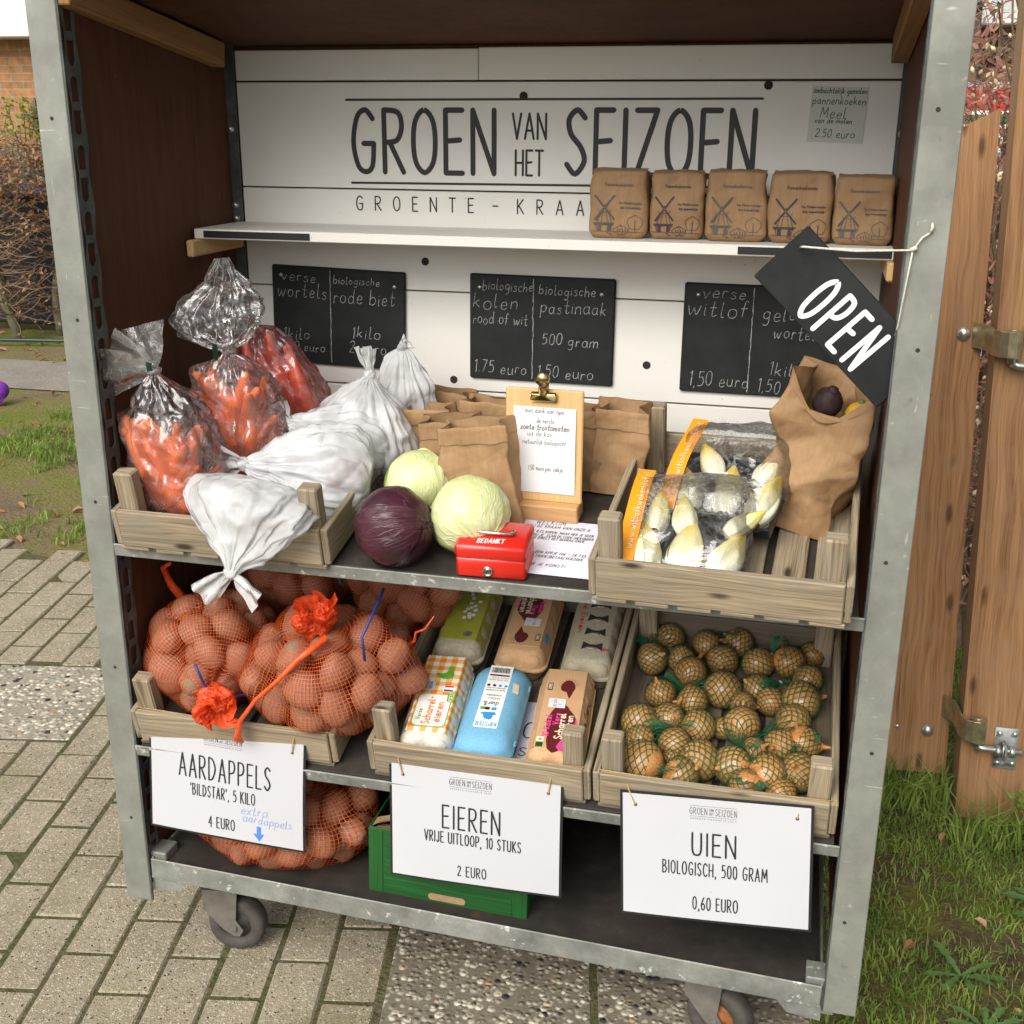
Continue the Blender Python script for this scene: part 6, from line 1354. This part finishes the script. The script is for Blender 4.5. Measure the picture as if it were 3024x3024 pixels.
# ------------------------------------------------------------------ chicory packs
def chicory_pack(label, loc, rot, seed, spots, lettering):
    t = thing('chicory_pack', label, 'chicory pack', loc, rot, 'packs of chicory in the upper right crate'); r = random.Random(seed)
    tr = MB(); w_, d_ = .175, .150
    tr.box((w_, d_, .004), T(0, d_/2, .003), .001)
    for s_ in (-1, 1): tr.box((.004, d_, .022), T(s_*w_/2, d_/2, .0125), .0015)
    for y in (0, d_): tr.box((w_+.004, .004, .022), T(0, y, .0125), .0015)
    tr.build('tray', M['tray'], t)
    for k, (x, y, z, pitch, yaw, s_) in enumerate(spots):
        m_ = MB()
        def cf(u, v, k=k):
            a = 2*pi*u; r_ = .5*(sin(pi*min(1, .12+v*.88))**.75)*(1-.35*v); q = 1+.07*sin(3*a+v*3+k)+.035*sin(7*a+2*v+k*2); tip = .06*v*v*sin(a*2+k)
            return (r_*q*cos(a)*.060, r_*q*sin(a)*.052, v*.118*(1+tip*.3))
        m_.grid(30, 26, cf, True)
        for l in range(3):
            a0 = l*2.1+k; m_.grid(8, 20, lambda u, v: (lambda q: (q[0]*(1.07+.02*l), q[1]*(1.07+.02*l), q[2]*(.86+.04*l)))(cf((a0/6.283+(u-.5)*.22*(1-.5*v)) % 1, v)), False)
        o = m_.build('chicory', M['chicory'], t, True); o.matrix_local = T(x, y, z) @ RZ(yaw) @ RX(-pi/2+pitch) @ Matrix.Scale(s_, 4)
    fm = MB(); W, D = .205, .225
    def ff(u, v):
        a = 2*pi*u; n = 5; ca, sa = cos(a), sin(a); k = (abs(ca)**n+abs(sa)**n)**(-1/n); th = pi*v; z = -cos(th); f = sin(th)**.45
        X, Y = ca*k*W/2*f, sa*k*D/2*f; p = (X, Y, z*.04); h = .026+(.036+.022*sin(Y*14+1)+.008*sin(X*30))*z if z > 0 else .026+.026*z
        c = .010*(crease(p, 22, seed)-.2)*(1 if z > -.3 else .1); return (X*(1+.04*nz(p, 20, seed)), Y+D/2-.012, h+c)
    fm.grid(72, 40, ff, True); fm.build('film', M['film'], t, True)
    sl_ = MB(); P = []
    sl_.grid(60, 2, lambda u, v: (-W/2+W*u, D-.016+.010*v+.0025*(int(u*60) % 2)*v+.004*nz((u*7, 0, 0), 1, seed), .034+.012*sin(u*9+seed)*.6+.003*v)); sl_.build('crimped_seal', M['filmw'], t)
    os_ = MB(); os_.grid(2, 12, lambda u, v: (-W/2+.008+.028*u, -.008+(D-.02)*v, .060+.010*sin(pi*v)-.020*(1-v)**3+.003*sin(v*7+seed))); os_.build('orange_strip', M['orangestrip'], t, True)
    m_ = MB(); text(m_, 'www.witlofkwekerijlof.nl', frame((0, 0, 0), (0, 1, 0), (-1, 0, 0), (0, 0, 1)), .02, W/2-.030, .011, .165, .0011, .16)
    m_.V = [(x, y, .0615+.010*sin(pi*(y+.008)/(D-.02))-.020*(1-(y+.008)/(D-.02))**3+.003*sin((y+.008)/(D-.02)*7+seed)+z) for x, y, z in m_.V]; m_.build('lettering', M['cream'], t)
    if lettering:
        b = MB(); b.grid(8, 3, lambda u, v: (-.035+.125*u, -.0155+.006*v*0, .020+.022*v)); b.build('label_band', M['tray'], t); m2 = MB(); text(m2, lettering, frame((0, -.0165, 0), (1, 0, 0), (0, 0, 1), (0, -1, 0)), .012, .026, .011, .066, .0022, .9); m2.build('lettering', M['whitepaint'], t)
    return t
chicory_pack('front chicory pack with three pale yellow tips behind the crate board', (1.018, .008, .868+.21*.008+.016), (TA+.22, 0, -.05), 2, [(-.052, -.004, .026, .06, .16, .98), (.004, -.006, .026, .10, -.05, 1.0), (.058, -.004, .026, .06, -.28, .94), (.062, .085, .040, .25, -.9, .62), (.0, .085, .030, .1, .2, .75), (-.052, .085, .030, .1, 0, .75)], 'L S')
chicory_pack('second chicory pack leaning behind the front one', (1.062, .155, .868+.21*.155+.030), (TA+.30, 0, -.22), 5, [(-.045, .01, .030, .1, .4, .85), (.012, .01, .030, .12, .1, .88), (.062, .0, .032, .1, -.2, .9), (-.02, .09, .030, .1, .6, .72), (.045, .09, .030, .1, -.5, .78)], None)

# ------------------------------------------------------------------ egg cartons
GE = 'egg cartons in the lower middle crate'
def carton_shell(mat, t, w_=.098, L=.232, h=.068, smooth_top=False):
    if smooth_top: prof = [(0, .012, 0), (.010, .004, 0), (.030, .001, 0), (.034, -.0015, 0), (.037, -.0015, 0), (.039, .001, .0008), (.050, .004, .0015), (.060, .010, .001), (.067, .019, .0), (.0705, .030, 0)]
    else: prof = [(0, .016, .004), (.012, .010, .005), (.029, .003, .002), (.031, -.002, 0), (.035, -.002, 0), (.037, .0025, .002), (.044, .004, .004), (.052, .0065, .0045), (.060, .010, .003), (.066, .0135, .0008), (.068, .016, 0)]
    N = 96; V = []; F = []
    def ring(z, ins, lobe, R):
        a, b = w_/2-ins, L/2-ins; R = min(R, a*.95); out = []; per = [(a-R)*2, pi/2*R, (b-R)*2, pi/2*R]*2; tot = sum(per)
        for i in range(N):
            s_ = tot*i/N; k = 0
            while s_ > per[k]: s_ -= per[k]; k += 1
            f = s_/per[k]; cx, cy = a-R, b-R
            if k == 0: x, y, n = -cx+2*cx*f, -b, (0, -1)
            elif k == 1: an = -pi/2+pi/2*f; x, y, n = cx+R*cos(an), -cy+R*sin(an), (cos(an), sin(an))
            elif k == 2: x, y, n = a, -cy+2*cy*f, (1, 0)
            elif k == 3: an = pi/2*f; x, y, n = cx+R*cos(an), cy+R*sin(an), (cos(an), sin(an))
            elif k == 4: x, y, n = cx-2*cx*f, b, (0, 1)
            elif k == 5: an = pi/2+pi/2*f; x, y, n = -cx+R*cos(an), cy+R*sin(an), (cos(an), sin(an))
            elif k == 6: x, y, n = -a, cy-2*cy*f, (-1, 0)
            else: an = pi+pi/2*f; x, y, n = -cx+R*cos(an), -cy+R*sin(an), (cos(an), sin(an))
            lb = (abs(sin(5*pi*(y/L+.5)))*abs(n[0])+abs(sin(2*pi*(x/w_+.5)))*abs(n[1]))
            out.append((x+n[0]*lobe*(lb-.4), y+n[1]*lobe*1.9*(lb-.4)+L/2, z))
        return out
    for z, ins, lo in prof: V += ring(z, ins, lo, .022 if not smooth_top else .034)
    m = len(prof)
    for j in range(m-1):
        for i in range(N): F.append((j*N+i, j*N+(i+1) % N, (j+1)*N+(i+1) % N, (j+1)*N+i))
    F.append(tuple((m-1)*N+i for i in range(N))); F.append(tuple(range(N-1, -1, -1)))
    mb = MB().add(V, F)
    if not smooth_top:
        for sy in (0, 1):                                                      # the two egg shaped bumps on each end of the lid
            for sx in (-1, 1): mb.grid(16, 10, lambda u, v: (sx*.0225+.0185*sin(pi*v)*cos(6.283*u), (.0125 if sy == 0 else L-.0125)+.0125*sin(pi*v)*sin(6.283*u), .046-.0175*cos(pi*v)), True)
    o = mb.build('carton', mat, t, True); smooth_angle(o, 55); return o
RUP = lambda z: frame((0, 0, z), (0, 1, 0), (-1, 0, 0), (0, 0, 1)); RDN = lambda z: frame((0, 0, z), (0, -1, 0), (1, 0, 0), (0, 0, 1)); RIN = lambda z: frame((0, 0, z), (-1, 0, 0), (0, -1, 0), (0, 0, 1))
def carton(label, x, y, yaw, lift=0.0, pitch=0.0): return thing('egg_carton', label, 'egg carton', (x, y, .4775+.25*y+.0095+lift), (TB+pitch, 0, yaw), GE)
def wrap(t, mat, y0, y1, sides=True, name='label', L=.232):
    m_ = MB(); m_.box((.070, y1-y0, .0012), T(0, (y0+y1)/2, .0687))
    if sides:
        for s_ in (-1, 1):
            m_.grid(1, 10, lambda u, v: (s_*(.0352+.0125*u), y0+(y1-y0)*v, .0692-.026*u), False)
    o = m_.build(name, mat, t)
    me = o.data; ul = me.uv_layers[0].data
    for p in me.polygons:
        for li in p.loop_indices: c = me.vertices[me.loops[li].vertex_index].co; ul[li].uv = (c.x-(c.z-.069 if abs(c.x) > .0351 else 0)*(1 if c.x > 0 else -1), c.y)
    return o
def txt(t, name, mat, F_, rows):
    m_ = MB()
    for r_ in rows: text(m_, r_[0], F_, r_[1], r_[2], r_[3], r_[4], r_[5], .14)
    return m_.build(name, mat, t)
def patch(t, name, mat, F_, pts): return MB().poly(pts, F_, .0003).build(name, mat, t)
def rrect(x0, y0, x1, y1, r_=.006):
    P = []
    for cx, cy, a0 in ((x1-r_, y0+r_, -pi/2), (x1-r_, y1-r_, 0), (x0+r_, y1-r_, pi/2), (x0+r_, y0+r_, pi)): P += [(cx+r_*cos(a0+k*pi/8), cy+r_*sin(a0+k*pi/8)) for k in range(5)]
    return P
HEN = [(0, 0), (.10, -.22), (.30, -.36), (.55, -.36), (.72, -.20), (.80, .05), (.88, .20), (1.0, .22), (.92, .34), (.80, .42), (.68, .36), (.62, .20), (.45, .10), (.25, .14), (.10, .30), (-.04, .28)]
# 1: orange check
t = carton('orange and white checked egg carton, front left', .600, .027, .10); carton_shell(M['pulpw'], t); wrap(t, M['gingham'], .022, .225)
patch(t, 'label_patch', M['leafgreen'], RUP(.0695), rrect(.034, -.031, .118, .030, .010)); patch(t, 'label_patch', M['whitepaint'], RUP(.0699), rrect(.0355, -.0295, .1165, .0285, .009))
txt(t, 'lettering', M['orangeprint'], RUP(.0704), [('Scharrel-', .040, -.002, .014, .070, .0024), ('eieren', .046, -.019, .014, .050, .0024)]); txt(t, 'lettering', M['leafgreen'], RUP(.0704), [('Verse', .050, .016, .008, .026, .0013)])
patch(t, 'shop_badge', M['leafgreen'], RUP(.0706), rrect(.098, -.036, .124, -.022, .004)); txt(t, 'lettering', M['cream'], RUP(.0711), [('POIESZ', .099, -.033, .008, .023, .0013)])
patch(t, 'hen_print', M['leafgreen'], frame((-.004, .165, .0695), (.8, .6, 0), (-.6, .8, 0), (0, 0, 1)), [(x*.038, y*.038) for x, y in HEN])
patch(t, 'date_sticker', M['paper'], RUP(.0696), rrect(.128, .006, .152, .032, .002)); txt(t, 'lettering', M['ink'], RUP(.0701), [('28 03', .131, .020, .005, .018, .0006), ('18.04', .131, .011, .005, .018, .0006)])
patch(t, 'flag_label', M['whitepaint'], RUP(.0696), rrect(.126, -.030, .143, -.010, .002)); patch(t, 'flag_stripe', M['bluep'], RUP(.0700), [(.127, -.028), (.131, -.028), (.131, -.012), (.127, -.012)]); patch(t, 'flag_stripe', M['redprint'], RUP(.0700), [(.138, -.028), (.142, -.028), (.142, -.012), (.138, -.012)])
# 2: blue
t = carton('sky blue egg carton with a long white label, front middle', .700, .025, .055); carton_shell(M['pulpb'], t, .104, .236, .07, True)
patch(t, 'label', M['whitepaint'], T(0, 0, .0708), rrect(-.021, .050, .021, .215, .002)); FI = RIN(.0714)
txt(t, 'lettering', M['skyprint'], FI, [('KIPSTER', -.018, -.064, .010, .036, .0012)]); txt(t, 'lettering', M['ink'], FI, [('dier&', -.012, -.116, .011, .026, .0012), ('milieu', -.012, -.127, .006, .020, .0006), ('vriendelijker', -.014, -.135, .005, .028, .0005)])
patch(t, 'hen_print', M['skyprint'], T(0, 0, .0713), [(-.012, .088), (.010, .090), (.014, .084), (.008, .082), (.008, .074), (.003, .070), (-.005, .072), (-.009, .078), (-.009, .083), (-.015, .084)])
for k, (x, mt) in enumerate(((-.014, 'leafgreen'), (-.006, 'tray'), (.006, 'skyprint'))): patch(t, 'logo', M[mt], T(x, .0985, .0713), rrect(-.0035, -.0035, .0055, .0035, .002))
bc = MB(); q = random.Random(2); x = -.017
while x < .016:
    ww = q.choice((.0006, .0010, .0014)); bc.box((ww, .014, .0002), T(x+ww/2, .202, .0714)); x += ww+q.choice((.0006, .0010))
bc.build('barcode', M['ink'], t); patch(t, 'print_band', M['maroon'], T(0, .188, .0713), rrect(-.018, -.002, .018, .002, .0008))
for k in range(4): patch(t, 'logo', M['ink' if k < 2 else 'skyprint'], T(-.015+.0105*k, .160, .0713), rrect(-.003, -.003, .003, .003, .0028))
txt(t, 'small_print', M['softink'], FI, [('scharreleieren van hanen', -.017, -.154, .0035, .034, .0004), ('bewaren op een koele plek', -.017, -.148, .0035, .034, .0004), ('tien verse eieren', -.017, -.176, .004, .034, .0004), ('klasse a m/l', -.017, -.182, .004, .030, .0004)])
patch(t, 'sticker', M['cream'], T(.034, .160, .0675) @ RY(.55) @ RZ(.1), rrect(-.006, -.012, .006, .012, .001))
for y in (.045, .190): MB().box((.004, .012, .010), T(.0525, y, .042) @ RY(.2), .002).build('latch', M['pulpb'], t)
# 3 and 5: tan
def tan_carton(label, x, y, yaw, F_, flip):
    t = carton(label, x, y, yaw); carton_shell(M['pulpt'], t); wrap(t, M['tan'], .024 if not flip else .03, .226, True, 'card_sleeve')
    S = F_(.0694); G_ = F_(.0699); H_ = F_(.0704); o = 0 if not flip else -.235
    patch(t, 'maroon_blob', M['maroon'], S, [(o+.075+.060*cos(a)*(1+.12*sin(3*a)), -.004+.024*sin(a)*(1+.12*cos(5*a))) for a in [k*pi/10 for k in range(20)]])
    txt(t, 'lettering', M['pink'], G_, [('10 Kakel', o+.050, .014, .010, .052, .0020), ('Vers', o+.080, .000, .010, .028, .0020), ('1 ster', o+.060, -.032, .008, .036, .0014)])
    txt(t, 'lettering', M['cream'], G_, [('Scharrel', o+.046, -.010, .013, .062, .0026), ('eieren', o+.060, -.023, .012, .044, .0024)])
    q = o+.178; patch(t, 'hen_print', M['maroon'], S, [(q+.016*cos(a)*(1+.25*cos(a)), -.005+.013*sin(a)) for a in [k*pi/8 for k in range(16)]]); patch(t, 'hen_print', M['maroon'], F_(.06965), [(q-.030, -.010), (q-.008, -.016), (q-.008, -.002)])
    nest = MB()
    for k in range(9): a = -1.2+k*.3; stroke(nest, [(q+.012*cos(a), -.008+.012*sin(a)), (q+.024*cos(a+.2), -.008+.020*sin(a+.2))], .0006, S, .00003*k)
    nest.build('nest_print', M['maroon'], t)
    patch(t, 'badge', M['tray'], S, rrect(o+.168, .022, o+.188, .031, .002)); txt(t, 'lettering', M['cream'], F_(.0698), [('JUMBO', o+.170, .0235, .006, .016, .0009)])
    patch(t, 'date_sticker', M['paper'], H_, rrect(o+.122, -.006, o+.146, .024, .001)); txt(t, 'lettering', M['ink'], F_(.0709), [('21 03', o+.124, .010, .0045, .018, .0006), ('1', o+.130, .001, .005, None, .0006)])
    return t
t = tan_carton('tan egg carton with maroon and pink print, front right', .826, .026, .08, RUP, False)
patch(t, 'size_label', M['pink'], RUP(.0699), [(.030+.017*cos(a)*(1+.2*sin(2*a)), -.019+.015*sin(a)*(1+.15*cos(3*a))) for a in [k*pi/7 for k in range(14)]]); txt(t, 'lettering', M['ink'], RIN(.0705), [('L', -.022, -.036, .014, .009, .0024)])
patch(t, 'quality_mark', M['greenbox'], T(-.026, .030, .0694), rrect(-.006, -.006, .006, .005, .001)); patch(t, 'quality_mark', M['whitepaint'], T(-.026, .042, .0694), rrect(-.006, -.005, .006, .006, .001)); patch(t, 'quality_mark', M['turnip'], T(-.026, .042, .0699), rrect(-.003, -.003, .003, .003, .0015))
sd = MB(); Fs = frame((.0362, 0, .0691), (0, 1, 0), (-.43, 0, .90), (.90, 0, .43)); text(sd, 'Vers Eieren', Fs, .07, -.022, .012, .10, .0022, .14); sd.build('side_lettering', M['maroon'], t)
t = tan_carton('tan egg carton with maroon print, back middle', .708, .270, .045, RDN, True); patch(t, 'barcode', M['skyprint'], frame((.0420, .07, .0575), (0, 1, 0), (-.43, 0, .9), (.9, 0, .43)), rrect(-.012, -.006, .012, .006, .001))
# 4: lime, 6: grey pulp
t = carton('lime green labelled egg carton, back left', .584, .270, .06); carton_shell(M['pulp'], t); wrap(t, M['lime'], .028, .226)
m_ = MB(); q = random.Random(8)
for k in range(26):
    y, x = q.uniform(.08, .185), q.uniform(-.012, .024)
    if abs(x-.008)-.016*sin(pi*(y-.07)/.13) < 0: s_ = q.uniform(.004, .0055); stroke(m_, curve_pts('o', [(x+s_*cos(a), y+s_*1.2*sin(a)) for a in (0, 1.57, 3.14, 4.71)], 4), .0007, T(0, 0, .0694), .00003*(k % 8))
stroke(m_, curve_pts('o', [(.012+.008*cos(a), .205+.006*sin(a)) for a in (0, 1.57, 3.14, 4.71)], 4), .0012, T(0, 0, .0694)); m_.build('egg_heap_print', M['tray'], t)
mf = MB()
for k in range(16): y, x = q.uniform(.085, .18), q.uniform(-.004, .020); mf.poly([(x+.0042*cos(a), y+.005*sin(a)) for a in [j*pi/5 for j in range(10)]], T(0, 0, .06935+.00004*k), .00003)
mf.build('egg_heap_print', M['whitepaint'], t); txt(t, 'lettering', M['cream'], RDN(.0695), [('eieren', -.20, -.028, .010, .05, .0016)])
patch(t, 'quality_mark', M['zinc'], T(.016, .045, .0694), [(.009*cos(k*pi/8), .009*sin(k*pi/8)) for k in range(16)]); patch(t, 'quality_mark', M['tray'], T(.016, .045, .0698), [(-.004, 0), (-.001, -.004), (.005, .004), (-.001, -.001)])
t = carton('plain grey pulp egg carton with three cut openings, back right', .836, .268, .04); carton_shell(M['pulp'], t)
for y in (.055, .098, .141, .184):
    op = MB(); op.poly([(-.020, -.013), (-.006, -.004), (.006, -.004), (.020, -.013), (.018, .010), (.006, .003), (-.006, .003), (-.018, .010)], T(.004, y, .0684), .0003); op.build('opening', M['darkhole'], t)  # flat dark patch painted for the shade inside the cut
    sp = MB(); sp.box((.013, .020, .003), T(.004, y-.006, .0682) @ RX(-.5), .001); sp.build('spacer', M['pulp'], t)
txt(t, 'lettering', M['redprint'], RDN(.0687), [('Verse Eieren', -.222, -.030, .011, .13, .0018)]); txt(t, 'lettering', M['redprint'], RDN(.0687), [('A', -.050, .022, .013, .010, .0020)])
t = thing('crate_notice', 'laminated lilac sheet on the egg crate floor between cartons', 'notice', (.762, .030, .4775+.25*.030+.0095), (TB, 0, .03))
MB().box((.14, .20, .0012), T(0, .10, .0006)).build('sheet', M['lilac'], t); txt(t, 'lettering', M['ink'], T(0, 0, .0014), [('OP=OP', -.012, .105, .040, .10, .003), ('IS HIER', -.018, .060, .020, .10, .0022), ('EG MAAR', -.020, .022, .020, .10, .0022)])

# ------------------------------------------------------------------ green cardboard box
t = thing('cardboard_box', 'open green printed cardboard box on the base board under the egg sign', 'cardboard box', (.480, .045, .2095), (0, .0245, -.005)); W, D, H = .300, .36, .140
MB().box((W, .004, H), T(W/2, .002, H/2), .001).build('front_panel', M['greenbox'], t)
for x in (.002, W-.002): MB().box((.004, D-.008, H), T(x, D/2, H/2), .001).build('side_panel', M['greenbox'], t)
MB().box((W, .004, H), T(W/2, D-.002, H/2), .001).build('back_panel', M['greenbox'], t); MB().box((W-.009, D-.009, .004), T(W/2, D/2, .003)).build('bottom', M['card'], t)
for x in (.014, W-.014): MB().box((.027, .0012, H-.004), T(x, -.0007, H/2), .0004).build('printed_slat', M['greenbox'], t)
for z in (.022, .118): MB().box((W-.058, .0012, .036), T(W/2, -.0007, z), .0004).build('printed_slat', M['greenbox'], t)
MB().poly(rrect(.115, .010, .185, .024, .006), T(0, -.0015, 0) @ RX(pi/2), .0002).build('hand_slot', M['card'], t)
fl = MB(); fl.grid(8, 4, lambda u, v: (.004+.055*v*(.5+.8*abs(sin(u*3))), .006+.03*u+.0, H-.002+.022*v-.01*u*v), False); fl.grid(10, 4, lambda u, v: (.012+.26*u, .004+.03*v, H-.001-.012*v+.004*sin(u*8)*v), False); fl.build('torn_flap', M['card'], t)
